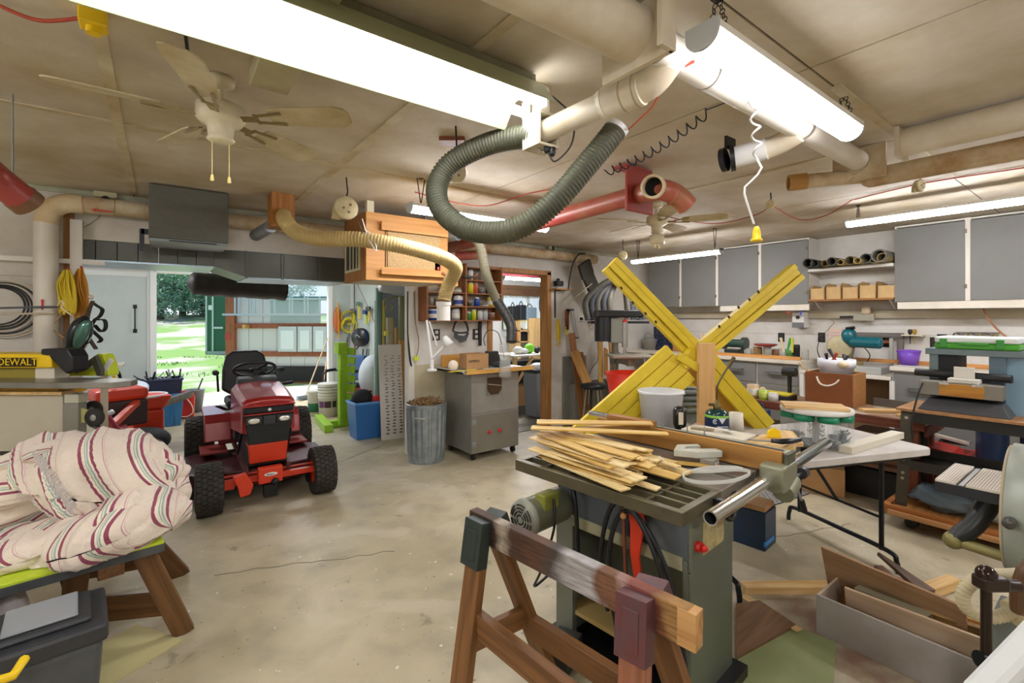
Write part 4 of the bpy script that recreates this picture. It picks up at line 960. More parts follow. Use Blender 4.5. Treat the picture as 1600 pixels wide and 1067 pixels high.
# ---- heap of yard tools at the left of the bay
t=thing('push_mower','small red engine machine with black bar handle behind the grey table','garden machine',FL(190,690))
q=FL(180,690);
b=B();c=P(185,612,4.6);b.box(c-Vector((0,0,.02)),(.42,.3,.12),rz=.3);part('engine_cover',b,RED2,t,bevel=.04)
b=B();b.box(c-Vector((0,0,.2)),(.4,.3,.25),rz=.3);part('engine',b,mat('#3a2622',.6),t,bevel=.02)
b=B();c2=c.copy();c2.z=.2;b.box(c2,(.6,.5,.25),rz=.3);part('chassis',b,mat('#241c1a',.6),t,bevel=.02)
b=B();b.tube(smooth_path([P(165,580,4.4),P(178,577,4.4),P(186,584,4.4),P(189,600,4.5)],5),.014,8);part('bar_handle',b,BLK,t)
for dx in(-.25,.25):
 b=B();b.cyl((c.x+dx,c.y-.2,.1),(c.x+dx+.04,c.y-.2,.1),.1,n=18);part('wheel',b,RUB,t)
b=B();b.box(P(178,596,4.5),(.03,.03,.12));part('filler_cap',b,YEL2,t)
t=thing('log_splitter_arm','orange red lifting jack with long arm leaning beside the heap','jack',FL(200,700))
b=B();b.beam(P(176,664,4.2),P(214,628,4.6),.06,.05);part('arm',b,RED2,t,bevel=.006)
b=B();p=P(176,668,4.2);b.bb((p.x-.12,p.y-.1,0),(p.x+.1,p.y+.12,p.z));part('base',b,mat('#8a1c1c',.4),t,bevel=.02)
b=B();b.beam(P(150,658,4.0),P(178,642,4.1),.04,.04);part('handle',b,mat('#cfd3d6',.3,.6),t,bevel=.01)
b=B();b.tube([P(168,650,4.0),P(175,660,4.0),P(187,676,4.0)],.02,8);part('lower_arm',b,mat('#8c2030',.4),t)
b=B();b.sph(P(158,636,4.1),.03,10,8,(1,1,1.4));part('knob',b,REDPL,t)
t=thing('wheelbarrow_tray','red tray with white rim standing in the left heap','tray',P(230,625,5.6))
b=B();c=P(228,628,5.5);b.box(c,(.45,.4,.16),rz=.2,taper=.7);b.box(c-Vector((0,0,.3)),(.3,.3,.44),rz=.2);part('tray',b,RED2,t,bevel=.03)
b=B();b.torus(c+Vector((0,0,.08)),.2,.014,n=28);part('rim',b,mat('#d9dde0',.4),t)
b=B();c=P(210,604,6.0);b.lathe(c,[(.001,.02),(.12,.015),(.15,0),(.15,-.03),(.1,-.2),(.001,-.2)],24,axis=(.1,-.5,1));b.bb((c.x-.09,c.y-.05,0),(c.x+.09,c.y+.12,c.z-.18));one('white_basin',b,mat('#c9d3dc',.35),'pale round basin behind the red tray','basin')
t=thing('timber_box','old brown open timber box below the red tray','crate',FL(225,690))
p0,p1=FL(200,700),FL(240,672)
p0=FL(212,700)
for(x,y,sx,sy)in((0,0,.5,.02),(0,.38,.5,.02),(-.24,.19,.02,.36),(.24,.19,.02,.36)):
 b=B();b.box((p0.x+x-.1,p0.y+y+.15,.24),(sx,sy,.44));part('side_board',b,DARKW,t,bevel=.003)
b=B();b.box((p0.x+.155,p0.y+.13,.33),(.09,.02,.6));part('corner_post',b,OAK,t,bevel=.003)
b=B();c=FL(222,712);b.sph((c.x,c.y,.16),.2,18,10,(1.35,1,.8));b.sph((c.x-.2,c.y-.02,.12),.13,14,8,(1.2,1,.9));one('black_bag',b,mat('#101112',.7,bump=.6,bsc=12),'black soft bag on the floor left of the tractor','bag')
def tote(u,v,w,d,h,m,name,label,rim=None,rz=0,taper=.84,cat='bin'):
 p=FL(u,v);p.y+=d/2;t=thing(name,label,cat,p)
 tk=.012
 b=B()
 for(cx,cy,sx,sy)in((0,-d/2,w,tk),(0,d/2,w,tk),(-w/2,0,tk,d),(w/2,0,tk,d)):
  k=taper
  lo=[(-sx/2,-sy/2),(sx/2,-sy/2),(sx/2,sy/2),(-sx/2,sy/2)]
  b.hexa([p+RZ(rz)@Vector((x_*k+cx*k,y_*k+cy*k,0))for x_,y_ in lo]+[p+RZ(rz)@Vector((x_+cx,y_+cy,h))for x_,y_ in lo])
 b.box(p+Vector((0,0,.01)),(w*taper,d*taper,.02),rz)
 part('body',b,m,t,bevel=.006)
 b=B()
 for(cx,cy,sx,sy)in((0,-d/2,w+.04,.03),(0,d/2,w+.04,.03),(-w/2,0,.03,d),(w/2,0,.03,d)):
  b.box(p+RZ(rz)@Vector((cx,cy,h)),(sx,sy,.03),rz)
 part('rim',b,rim or m,t,bevel=.006)
 return t,p
tt,p=tote(258,668,.42,.4,.4,mat('#2f6e9c',.4),'blue_tote','blue plastic tote below the dark recycling bin at left')
for s in(-.08,.08):
 b=B();b.box(p+Vector((s,-.19,.2)),(.03,.02,.36));part('rib',b,mat('#296390',.4),tt)
pt=p
tt,p=tote(256,655,.46,.4,.60,mat('#20263a',.5),'recycling_bin','dark navy recycling bin filled with offcuts and rods',rim=mat('#26304a',.5))
b=B()
for s in((-.05,0),(0,0),(.05,0)):b.torus(p+Vector((s[0],-.252,.3+s[1])),.02,.003,axis=(0,1,0),n=12,m=5)
part('recycling_mark',b,mat('#8a94a4',.5),tt)
for i in range(26):
 a=p+Vector((random.uniform(-.22,.22),random.uniform(-.15,.15),.54));c=a+Vector((random.uniform(-.16,.16),random.uniform(-.1,.1),random.uniform(.06,.2)))
 stick('metal_offcut',a,c,.02,.012,(mat('#30333a',.4),mat('#b8bcc0',.4),BLKM)[i%3],label=('dark grey','pale silver','black')[i%3]+' offcut rod poking out of the dark navy recycling bin',cat='offcut',group='rods in the navy recycling bin',bevel=0)
t=thing('litter_tub','red rectangular tub with looped white handle on the bay floor','tub',FL(289,655))
p=FL(289,655);p.y+=.15
b=B();b.box(p+Vector((0,0,.19)),(.26,.28,.37),taper=.94);part('body',b,REDPL,t,bevel=.03)
b=B();b.tube(smooth_path([p+Vector((-.02,-.145,.34)),p+Vector((-.1,-.16,.18)),p+Vector((-.08,-.16,.07)),p+Vector((.02,-.16,.04)),p+Vector((.1,-.16,.1)),p+Vector((.08,-.16,.22)),p+Vector((.0,-.145,.34))],6),.008,6);part('handle',b,mat('#e8dcc8',.5),t)
b=B();b.cyl(p+Vector((0,.0,.37)),p+Vector((0,0,.42)),.05,n=14);part('cap',b,mat('#b5342c',.4),t)
t=thing('grey_pail','grey pail with a scoop by the open doorway','pail',FL(304,644))
p=FL(304,646);p.y+=.15;b=B();b.lathe(p,[(.001,.01),(.11,.0),(.15,.36),(.16,.37),(.15,.375),(.14,.36),(.105,.02)],24);part('body',b,mat('#77797e',.5),t)
b=B();b.cyl(p+Vector((0,0,.2)),p+Vector((.12,0,.55)),.012,n=8);part('scoop_handle',b,mat('#55565a',.5),t)
for k in range(2):
 stick('gutter_rail',P(238,634+5*k,5.5+.1*k),P(298,613+4*k,6.4+.1*k),.06,.05,mat('#4a443c',.5,0,'#6a6458',8,.6),label=('upper' if k==0 else 'lower')+' dark long rail laid across the blue tote',cat='rail')
# ================================================================ table saw (centre right foreground)
SA=math.radians(6);SO=Vector((1.455,.95,0));SR=RZ(SA)
def sw(x,y,z):return SO+SR@Vector((x,y,z))
sx_,sy_=SR@Vector((1,0,0)),SR@Vector((0,1,0));ZV=Vector((0,0,1))
def sbox(b,x0,x1,y0,y1,z0,z1):
 return b.box(sw((x0+x1)/2,(y0+y1)/2,(z0+z1)/2),(x1-x0,y1-y0,z1-z0),rz=SA)
T=thing('table_saw','grey green cabinet table saw with cast iron top and rail, centre right','table saw',sw(.35,.4,0))
CI=mat('#8a847c',.38,.55,'#6c645a',8,.6);CID=mat('#6c654c',.42,.5,'#55503f',8,.7)
ZT=.87
b=B();W=.31;D=.85
sbox(b,0,.03,0,D,ZT-.05,ZT);sbox(b,W-.02,W,0,D,ZT-.05,ZT);sbox(b,.03,W-.02,0,.03,ZT-.05,ZT);sbox(b,.03,W-.02,D-.03,D,ZT-.05,ZT)
for k in range(1,4):x=.03+(W-.05)*k/4;sbox(b,x-.007,x+.007,.03,D-.03,ZT-.035,ZT)
for k in range(1,6):y=.03+(D-.06)*k/6;sbox(b,.03,W-.02,y-.006,y+.006,ZT-.03,ZT-.003)
part('slotted_wing',b,CID,T,bevel=.002)
b=B();sbox(b,W,.66,0,D,ZT-.04,ZT);part('main_top',b,CI,T,bevel=.003)
b=B();sbox(b,.665,1.36,0,D+.05,ZT-.035,ZT);part('extension_top',b,CI,T,bevel=.003)
b=B();sbox(b,.50,.515,0,D,ZT-.0005,ZT+.0006);part('mitre_slot',b,mat('#3a3732',.6),T)
b=B();sbox(b,.38,.47,.2,.6,ZT,ZT+.0015);part('blade_insert',b,mat('#a5a19a',.35,.6),T)
CB=mat('#6f7466',.42,.25,'#5c6054',4,.5);CBL=mat('#5d6468',.45,.3,'#4c5256',5,.5)
b=B();sbox(b,.16,.54,.06,.72,.62,ZT-.04);part('upper_cabinet',b,CBL,T,bevel=.004)
b=B();sbox(b,.44,.54,.06,.72,.0,.62);sbox(b,.16,.54,.66,.72,.0,.62);sbox(b,.155,.22,.06,.08,.0,.62);part('lower_cabinet',b,CB,T,bevel=.003)
b=B();sbox(b,.16,.545,.05,.062,.0,.575);k=part('front_panel',b,CB,T,bevel=.003)
b=B();sbox(b,.16,.545,.045,.06,.58,.82);part('control_panel',b,CB,T,bevel=.003)
b=B();sbox(b,.15,.18,.62,.72,0,.62);part('corner_post',b,mat('#7c8076',.4,.3),T)
b=B();sbox(b,.152,.162,.08,.7,.58,.63);part('seam_rail',b,mat('#9a9678',.5),T)
b=B();sbox(b,.17,.44,.08,.66,.16,.18);part('lower_shelf',b,mat('#b59a62',.6),T)
b=B();sbox(b,.10,.58,.0,.76,.0,.05);part('plinth',b,BLKM,T)
b=B();sbox(b,.25,.44,.0435,.046,.62,.75);part('instruction_card',b,mat('#b7a878',.7,0,'#8a7a50',30,.8),T)
b=B();c=sw(.20,.045,.675);b.cyl(c,c-sy_*.02,.02,n=14);b.sph(c-sy_*.03,.014,10,6);part('stop_switch',b,REDPL,T)
b=B();c=sw(.43,.01,.78);b.torus(c,.055,.012,axis=sy_,n=24);b.beam(c-sx_*.05,c+sx_*.05,.02,.01,up=sy_);b.cyl(c,c+sy_*.04,.012);part('hand_wheel',b,BLKM,T)
b=B();c=sw(-.10,.70,.66);b.cyl(c+sx_*.02,c+sx_*.26,.078,n=24);part('motor_body',b,mat('#6f705a',.45,.3),T)
b=B();b.lathe(c,[(.001,-.012),(.05,-.01),(.078,.0),(.084,.02),(.084,.03),(.001,.03)],28,axis=sx_);fc=part('motor_end',b,mat('#8b8b7e',.45,.3),T)
b=B()
for r_,in((.02,),(.035,),(.05,),(.063,)):
 for q in range(6):
  a0=q*PI/3+.12;b.tube([c-sx_*(.0125-(.063<r_+.01)*.004)+sy_*math.cos(a0+(PI/3-.24)*j/5)*r_+ZV*math.sin(a0+(PI/3-.24)*j/5)*r_ for j in range(6)],.0035,4)
part('vent_slots',b,mat('#1a1a18',.9),fc,kind='stuff')
b=B();b.box(c+sx_*.12+ZV*.06-sy_*.04,(.1,.06,.08),rz=SA);part('wiring_box',b,mat('#8a8a3a',.5),T,bevel=.006)
b=B();b.ring(sw(.06,-.07,ZT-.012),sw(1.52,-.07,ZT-.012),.026,.021,20);part('rail_tube',b,mat('#c9c9c6',.18,.95),T)
for x in(.25,.95,1.32):
 b=B();sbox(b,x-.012,x+.012,-.06,.0,ZT-.04,ZT-.01);part('rail_bolt',b,BLKM,T)
b=B();sbox(b,.62,.80,-.13,-.03,ZT-.06,ZT+.05);c=sw(.67,-.09,ZT-.02);b.cyl(c-sx_*.05,c+sx_*.03,.042,n=16);b.cyl(sw(.70,-.1,ZT-.08),sw(.80,-.1,ZT-.05),.045,n=14);part('rail_carriage',b,mat('#8f9078',.4,.3),T,bevel=.01)
FY0,FY1,FX=-.10,.88,.70
stick('wooden_face',sw(FX,FY0,ZT+.052),sw(FX,FY1,ZT+.052),.024,.095,wood('#b58440','#8a5c24',sc=1.5),T,bevel=.002)
b=B();sbox(b,FX+.015,FX+.085,FY0-.01,FY1,ZT+.01,ZT+.092);part('fence_body',b,mat('#c4c6b0',.4,.4),T,bevel=.003)
b=B();sbox(b,FX+.035,FX+.06,FY0+.01,FY1-.02,ZT+.0915,ZT+.0935);part('fence_groove',b,mat('#3c3a34',.6),T)
b=B();sbox(b,FX-.015,FX+.09,FY0-.025,FY0-.01,ZT-.02,ZT+.095);part('fence_end_plate',b,mat('#5e6050',.45,.3),T,bevel=.002)
b=B();c=sw(FX+.12,-.12,ZT-.03);b.cyl(c,c+sx_*.06,.008,n=8);b.cyl(c+sx_*.06,c+sx_*.10,.026,n=18);part('fence_knob',b,mat('#55555a',.3,.6),T)
b=B();b.tube([sw(FX+.08,-.13,ZT-.06),sw(FX+.12,-.14,ZT-.14)],.006,6);part('lock_lever',b,GALV,T)
b=B();b.cyl(sw(FX+.115,-.14,ZT-.13),sw(FX+.14,-.145,ZT-.18),.012,n=10);part('lever_grip',b,BLK,T)
stick('fence_block',sw(FX+.0,.52,ZT+.115),sw(FX+.0,.80,ZT+.115),.06,.03,wood('#a8743a','#7c5020'),T)
stick('fence_cap',sw(FX+.04,.55,ZT+.106),sw(FX+.04,.97,ZT+.106),.04,.02,mat('#c9cdcf',.2,.8),T)
b=B();b.tube(smooth_path([sw(.13,.35,.2),sw(.10,.38,.45),sw(.10,.36,.66),sw(.09,.28,.77),sw(.08,.18,.72),sw(.10,.10,.55),sw(.12,.06,.3),sw(.14,.05,.12)],8),.010,8);part('power_cable',b,BLK,T)
b=B();b.tube(smooth_path([sw(.12,.40,.3),sw(.11,.43,.5),sw(.11,.40,.69),sw(.09,.33,.79),sw(.07,.22,.76),sw(.08,.13,.58),sw(.10,.09,.3)],8),.010,8);part('power_cable',b,BLK,T)
b=B();b.tube(smooth_path([sw(.02,.62,.74),sw(.0,.60,.62),sw(-.02,.66,.42),sw(.02,.74,.30),sw(.08,.7,.35)],8),.006,6);part('motor_cable',b,BLK,T)
b=B();b.tube(smooth_path([sw(.12,.60,.80),sw(.10,.56,.7),sw(.12,.56,.45)],6),.011,6);part('motor_cable',b,BLKM,T)
b=B();b.cyl(sw(.155,.33,.75),sw(.07,.29,.75),.012,n=10);part('hanging_peg',b,wood('#c08a50','#94622c'),T)
b=B();b.prism([(-.035,.0),(.03,.0),(.045,-.05),(.02,-.2),(.035,-.34),(.01,-.36),(-.02,-.2),(-.02,-.08)],sw(.12,.27,.78),-sy_,ZV,-.014);one('red_push_stick',b,mat('#d03a1e',.4),'orange red push stick hanging on the side of the table saw','push stick',bevel=.002)
stick('brown_lath',sw(.13,.33,.76),sw(.135,.32,.45),.03,.012,REDW,label='thin brown slat hanging beside the red push stick',cat='slat')
b=B();c=FL(880,1052);b.box((c.x+.05,c.y+.05,.055),(.16,.12,.1),rz=.4);b.cyl((c.x+.02,c.y,.11),(c.x+.02,c.y,.14),.02);one('foot_switch',b,mat('#4a4a46',.4,.3),'small dark metal switch box on the floor beside the table saw','switch box',bevel=.008)
# ---- thin pine offcuts heaped on the saw
OFFC=[wood('#e6cb8a','#cda65a'),wood('#dcb96c','#b98e40'),wood('#ecd9a6','#d2b070')]
rnd=random.Random(21);tops=[]
OL_=[]
def ocut(x0,y0,z0,x1,y1,z1,w,lab,g='thin pine offcuts heaped on the table saw',roll=0,k=None,h=.007):
 up=ZV*math.cos(roll)+sx_*math.sin(roll)
 return stick('pine_offcut',sw(x0,y0,z0),sw(x1,y1,z1),w,h,OFFC[rnd.randrange(3)]if k is None else OFFC[k],up=up,label=lab,cat='offcut',group=g,bevel=.0008,taper=rnd.uniform(.55,1))
gl='thin yellow pine offcut in the heap on the table saw'
n=0
for lay in range(7):
 for i in range(7-lay//2):
  x=.06+i*.062+rnd.uniform(-.012,.012)+lay*.010;z=ZT+.010+lay*.0135+rnd.uniform(0,.002)
  yc=.47+rnd.uniform(-.05,.05)+lay*.018;L=rnd.uniform(.42,.62);an=rnd.uniform(-.17,.17)-.10
  dx,dy=math.sin(an)*L/2,math.cos(an)*L/2;tl=rnd.uniform(-.006,.012)
  ocut(x-dx,yc+dy,z+tl*.3,x+dx,yc-dy,z+max(tl,0),rnd.uniform(.045,.07),'%s thin pine offcut from the left in the %s layer of the heap'%(('first','second','third','fourth','fifth','sixth','seventh')[i],('bottom','second','third','fourth','fifth','sixth','top')[lay]),roll=rnd.uniform(-.1,.1));n+=1
ocut(-.02+.08,.80,ZT+.055,.12,.16,ZT+.012,.06,'long pale offcut lying lowest at the left edge of the heap',k=2)
ocut(.10,.84,ZT+.14,.50,.33,ZT+.135,.075,'broad offcut lying across the top of the heap',k=1)
ocut(.18,.88,ZT+.15,.58,.46,ZT+.150,.09,'widest upper offcut reaching towards the fence',k=1)
ocut(.22,.76,ZT+.12,.62,.60,ZT+.125,.06,'short offcut crosswise near the fence on the heap',k=0)
ocut(.45,.35,ZT+.012,.58,.12,ZT+.01,.05,'brown offcut tip under the white push block',k=1)
t=thing('push_block','white angled push block with notch lying on the table saw','push block',sw(.58,.3,ZT))
b=B();b.prism([(0,0),(.03,.10),(.13,.13),(.14,.10),(.07,.08),(.05,.03),(.20,.06),(.22,.02),(.10,-.02)],sw(.50,.30,ZT+.035),sx_*.6-sy_*.8,sx_*.8+sy_*.6,.03);part('block',b,mat('#c9cabf',.4,0,'#a5a38c',9,.5),t,bevel=.003)
b=B();sbox(b,.555,.62,.14,.20,ZT,ZT+.035);part('foot',b,mat('#8b867c',.5),t,bevel=.002)
b=B();
for dx in(-.012,.012):b.cyl(sw(.588+dx,.139,ZT+.02),sw(.588+dx,.136,ZT+.02),.006,n=8)
part('screw_head',b,mat('#d8d2c2',.3),t,kind='stuff')
b=B();pth=smooth_path([sw(.36,.30,ZT+.06),sw(.37,.22,ZT+.02),sw(.45,.12,ZT+.018),sw(.56,.05,ZT+.018),sw(.585,.0,ZT+.018),sw(.53,-.02,ZT+.018),sw(.40,.0,ZT+.018),sw(.30,.07,ZT+.018),sw(.29,.14,ZT+.018),sw(.36,.17,ZT+.018),sw(.50,.14,ZT+.018),sw(.575,.06,ZT+.022),sw(.58,.02,ZT+.022)],6)
for i in range(len(pth)-1):b.beam(pth[i],pth[i+1]+(pth[i+1]-pth[i])*.12,.004,.014,up=(0,0,1))
one('white_band',b,mat('#dcdcd4',.4),'white flat plastic band looped on the saw table','band')
# ---- on the extension top
t=thing('white_bucket','translucent white plastic bucket behind the saw fence','bucket',sw(1.13,.76,ZT))
c=sw(1.16,.74,ZT);b=B();b.lathe(c,[(.001,.004),(.115,.0),(.135,.21),(.142,.215),(.142,.225),(.13,.225),(.112,.01),(.001,.01)],28);part('body',b,mat('#e4e6e8',.35),t)
b=B();b.tube(smooth_path([c+rgt*.14+ZV*.21,c+rgt*.1-fwd*.1+ZV*.215,c-rgt*.1-fwd*.1+ZV*.212,c-rgt*.14+ZV*.21],6),.003,5);part('bail',b,mat('#d5d5d2',.4),t)
t=thing('glue_bottle','upturned black squeeze bottle with pale label before the white bucket','bottle',sw(1.02,.55,ZT))
c=P(1062,662,2.63);c.z=ZT;b=B();b.lathe(c,[(.001,0),(.026,0),(.026,.06),(.036,.085),(.037,.165),(.03,.178),(.015,.185),(.001,.186)],22);part('bottle',b,mat('#151414',.3),t)
b=B();b.box(c-fwd*.0365+ZV*.125-rgt*.006,(.026,.002,.068),R=Matrix((rgt,fwd,ZV)).transposed());part('label_patch',b,mat('#cfc3ae',.6),t)
t=thing('propane_cylinder','dark green propane cylinder with blue label and brass torch','gas cylinder',sw(1.16,.35,ZT))
c=P(1120,675,2.66);c.z=ZT;b=B();b.lathe(c,[(.001,.004),(.04,0),(.063,.012),(.064,.13),(.058,.15),(.04,.163),(.02,.168),(.001,.17)],30);part('cylinder',b,mat('#173c3a',.2,.2),t)
b=B();b.lathe(c,[(.0645,.03),(.0648,.035),(.0648,.12),(.0645,.125)],30);lb=part('label_wrap',b,mat('#14284c',.35),t)
b=B();b.lathe(c,[(.0649,.122),(.0652,.124),(.0652,.133),(.063,.136)],30);part('green_band',b,mat('#7fb43c',.4),lb)
b=B();Rm=Matrix((rgt,fwd,ZV)).transposed()
for k_ in range(4):b.box(c-fwd*.0652+rgt*(.005)+ZV*(.045+.011*k_),(.066-.006*(k_%2),.002,.004),R=Rm)
b.torus(c-fwd*.0572-rgt*.034+ZV*.105,.011,.0028,axis=fwd,n=16,m=5);b.sph(c-fwd*.057-rgt*.034+ZV*.105,.004,8,6)
b.prism([(-.02,.02),(.02,.02),(0,-.012)],c-fwd*.0655+rgt*.002+ZV*.105,rgt,ZV,-.001)
part('print_marks',b,mat('#d8dce4',.5),lb,kind='stuff')
b=B();b.lathe(c,[(.02,.168),(.022,.195),(.012,.2),(.012,.215),(.001,.22)],18);b.cyl(c+ZV*.19-rgt*.02,c+ZV*.19-rgt*.045,.008,n=10);part('torch_valve',b,mat('#6b5a30',.35,.7),t)
b=B();b.tube(smooth_path([c+ZV*.215,c+ZV*.25,P(1122,600,2.66),P(1133,580,2.66),P(1140,570,2.66)],6),.0055,8);b.cyl(P(1138,573,2.66),P(1147,558,2.66),.011,n=12);part('torch_tube',b,mat('#5c5238',.35,.7),t)
c=P(1150,672,2.78);c.z=ZT;b=B();b.lathe(c,[(.001,0),(.045,0),(.038,.12),(.036,.12),(.042,.005),(.001,.005)],20);one('paper_cup',b,mat('#e4dccb',.6),'cream paper cup right of the propane cylinder','cup')
c=P(1090,662,2.74);c.z=ZT+.035;b=B();b.sph(c,.035,14,10);one('wooden_ball',b,mat('#c9947c',.5),'small pinkish ball beside the white bucket','ball')
for i,(u,v)in enumerate(((1053,655),(1078,658),(1143,668),(1165,672))):
 c=P(u,v,2.5);c.z=ZT+.0;
 if i<2:c=sw(FX+.05,.62-.12*i,ZT+.094)
 else:c=sw(FX+.05,.36-.09*(i-2),ZT+.094)
 b=B();b.cyl(c,c+ZV*.045,.003,n=8);b.cyl(c,c+ZV*.004,.009,n=6);one('upright_bolt',b,GALV,('first','second','third','fourth')[i]+' bolt standing on the saw fence counted from the far end','bolt',group='bolts standing on the saw fence')
t=thing('putty_knife','broad white scraper blade lying behind the saw fence','scraper',sw(.92,.2,ZT))
b=B();b.box(sw(.88,.22,ZT+.11),(.05,.085,.002),R=Matrix.Rotation(-.5,3,'Z')@Matrix.Rotation(.25,3,'Y'));part('blade',b,mat('#dcdcd8',.3),t)
b=B();b.beam(sw(.86,.27,ZT+.105),sw(.83,.38,ZT+.10),.022,.012);part('handle',b,mat('#9a8a6c',.5),t,bevel=.003)
b=B();sbox(b,.80,.96,.1,.42,ZT,ZT+.095);one('pale_box',b,mat('#d9d2bf',.7),'pale shallow box behind the fence carrying small parts','box',bevel=.003)
t=thing('wood_chisel','black handled chisel lying on the fence end','chisel',sw(.8,.0,ZT+.1))
b=B();b.tube([sw(.80,-.02,ZT+.115),sw(.815,-.06,ZT+.116),sw(.86,-.085,ZT+.115),sw(.93,-.10,ZT+.112)],[.009,.013,.014,.011],12);part('handle',b,mat('#16181c',.25),t)
b=B();b.beam(sw(.80,-.02,ZT+.112),sw(.77,.07,ZT+.108),.014,.004);part('blade',b,GALV,t)
b=B();sbox(b,.80,1.02,-.06,.09,ZT,ZT+.09);one('block_box',b,PINE,'pine block at the right of the fence end','block',bevel=.002)
b=B();b.prism([(-.035,0),(-.03,.03),(0,.05),(.03,.03),(.035,0)],sw(.97,.02,ZT+.092),rgt,ZV,-.012);one('yellow_wedge',b,YEL2,'yellow plastic wedge standing behind the black chisel','wedge',bevel=.002)
stick('short_board',sw(1.06,-.02,ZT+.052),sw(1.31,.1,ZT+.052),.12,.018,PINE,label='short pine board lying right of the yellow wedge',cat='board')
b=B();sbox(b,1.08,1.28,.02,.14,ZT,ZT+.042);one('spacer_block',b,PINE,'small pine spacer under the short board at the saw edge','block')
# ================================================================ sawhorse
T=thing('sawhorse','old paint stained wooden sawhorse in the foreground centre','sawhorse',(1.07,1.15,0))
OLDL=wood('#83592f','#5c3a1b')
hl,hr=Vector((1.005,1.60,.735)),Vector((1.135,.715,.725))
def painted_beam():
 m=bpy.data.materials.new('painted_timber');m.use_nodes=True;N=m.node_tree.nodes;L=m.node_tree.links;S=N['Principled BSDF'];S.inputs['Roughness'].default_value=.65
 tc=N.new('ShaderNodeTexCoord');sp=N.new('ShaderNodeSeparateXYZ');L.new(tc.outputs['Object'],sp.inputs[0])
 def noise(sc,stretch,det=6):
  mp=N.new('ShaderNodeMapping');mp.inputs['Scale'].default_value=stretch;L.new(tc.outputs['Object'],mp.inputs[0])
  n=N.new('ShaderNodeTexNoise');n.inputs['Scale'].default_value=sc;n.inputs['Detail'].default_value=det;L.new(mp.outputs[0],n.inputs[0]);return n.outputs[0]
 ma=N.new('ShaderNodeMath');ma.operation='MULTIPLY_ADD';L.new(noise(9,(1,1,1),8),ma.inputs[0]);ma.inputs[1].default_value=.16;L.new(sp.outputs[0],ma.inputs[2])
 md=N.new('ShaderNodeMath');md.operation='ADD';L.new(ma.outputs[0],md.inputs[0]);md.inputs[1].default_value=.45-.08
 cr=N.new('ShaderNodeValToRGB');L.new(md.outputs[0],cr.inputs[0]);e=cr.color_ramp.elements
 st=[(0,'#4c3422'),(.16,'#3c2818'),(.20,'#a89c8c'),(.23,'#4a3020'),(.36,'#5c3c28'),(.44,'#4c4440'),(.50,'#a9a6a8'),(.60,'#b4b2b4'),(.64,'#77503a'),(.68,'#8a6044'),(.70,'#c4a29a'),(.73,'#8a4a40'),(.82,'#7c4434'),(.86,'#a88048'),(.94,'#a07444'),(.955,'#c9c4b8'),(.985,'#8a6a44')]
 e[0].position=0;e[0].color=lin(st[0][1]);e[1].position=st[1][0];e[1].color=lin(st[1][1])
 for p_,c_ in st[2:]:
  x=e.new(p_);x.color=lin(c_)
 mx=N.new('ShaderNodeMixRGB');mx.blend_type='MULTIPLY';L.new(cr.outputs[0],mx.inputs[1]);r=N.new('ShaderNodeMapRange');r.inputs[1].default_value=.35;r.inputs[2].default_value=.65;r.inputs[3].default_value=0;r.inputs[4].default_value=.6
 L.new(noise(5,(2,2,26)),r.inputs[0]);L.new(r.outputs[0],mx.inputs[0]);mx.inputs[2].default_value=lin('#7a6450')
 L.new(mx.outputs[0],S.inputs['Base Color']);return m
OLD=painted_beam()
stick('top_beam',hl,hr,.042,.105,OLD,T,bevel=.004)
dh=(hr-hl).normalized();sh=ZV.cross(dh).normalized()
stick('beam_end_block',hr-dh*.03-ZV*.0+sh*.0,hr+dh*.022,.046,.10,wood('#c79a62','#9c6d38'),T)
b=B();c=hl.lerp(hr,.6);b.box(c-sh*.0+ZV*.0535,(.01,.01,.001));
def hleg(top,foot,lab=None,m=OLDL):return stick('leg',top,foot,.085,.038,m,T,up=sh,bevel=.003)
L1=hl.lerp(hr,.09);R1=hl.lerp(hr,.84)
sh=-sh
hleg(L1+sh*.035+ZV*-.01,Vector((.86,1.50,0)));hleg(L1-sh*.035+ZV*-.01,Vector((1.34,1.50,0)))
hleg(R1+sh*.035+ZV*-.01,Vector((.98,.80,0)),m=wood('#a0674a','#7d4a30'));hleg(R1-sh*.035+ZV*-.01,Vector((1.42,.80,0)))
for c0_,m_,nm in((L1,mat('#38423f',.45,.4),'left'),(R1,mat('#6d3a3a',.45,.3,'#4a4a50',9,.9),'right')):
 for s in(1,-1):
  foot={('left',1):Vector((.86,1.50,0)),('left',-1):Vector((1.34,1.50,0)),('right',1):Vector((.98,.80,0)),('right',-1):Vector((1.42,.80,0))}[(nm,s)]
  top=c0_+sh*.035*s+ZV*.045;d=(foot-top).normalized();p1=top+d*.17
  off=sh*s*.026
  b=B();b.beam(top+sh*s*.006,p1+sh*s*.006,.098,.052,up=sh*s);k=part('leg_bracket',b,m_,T,bevel=.002)
  b=B();b.beam(top+sh*s*.033+d*.03,p1+sh*s*.033-d*.03,.055,.004,up=sh*s);part('embossed_plate',b,m_,k,bevel=.002)
def mid(a,c,f):return a.lerp(c,f)
stick('stretcher',mid(Vector((.86,1.50,0)),L1,.56),mid(Vector((.98,.80,0)),R1,.50),.038,.09,OLDL,T,bevel=.003)
stick('stretcher',mid(Vector((1.34,1.50,0)),L1,.40),mid(Vector((1.42,.80,0)),R1,.40),.038,.09,OLDL,T,bevel=.003)
stick('cross_tie',mid(Vector((.86,1.50,0)),L1,.45),mid(Vector((1.34,1.50,0)),L1,.45),.03,.08,OLDL,T,bevel=.003)
stick('cross_tie',mid(Vector((.98,.80,0)),R1,.45),mid(Vector((1.42,.80,0)),R1,.45),.03,.08,OLDL,T,bevel=.003)
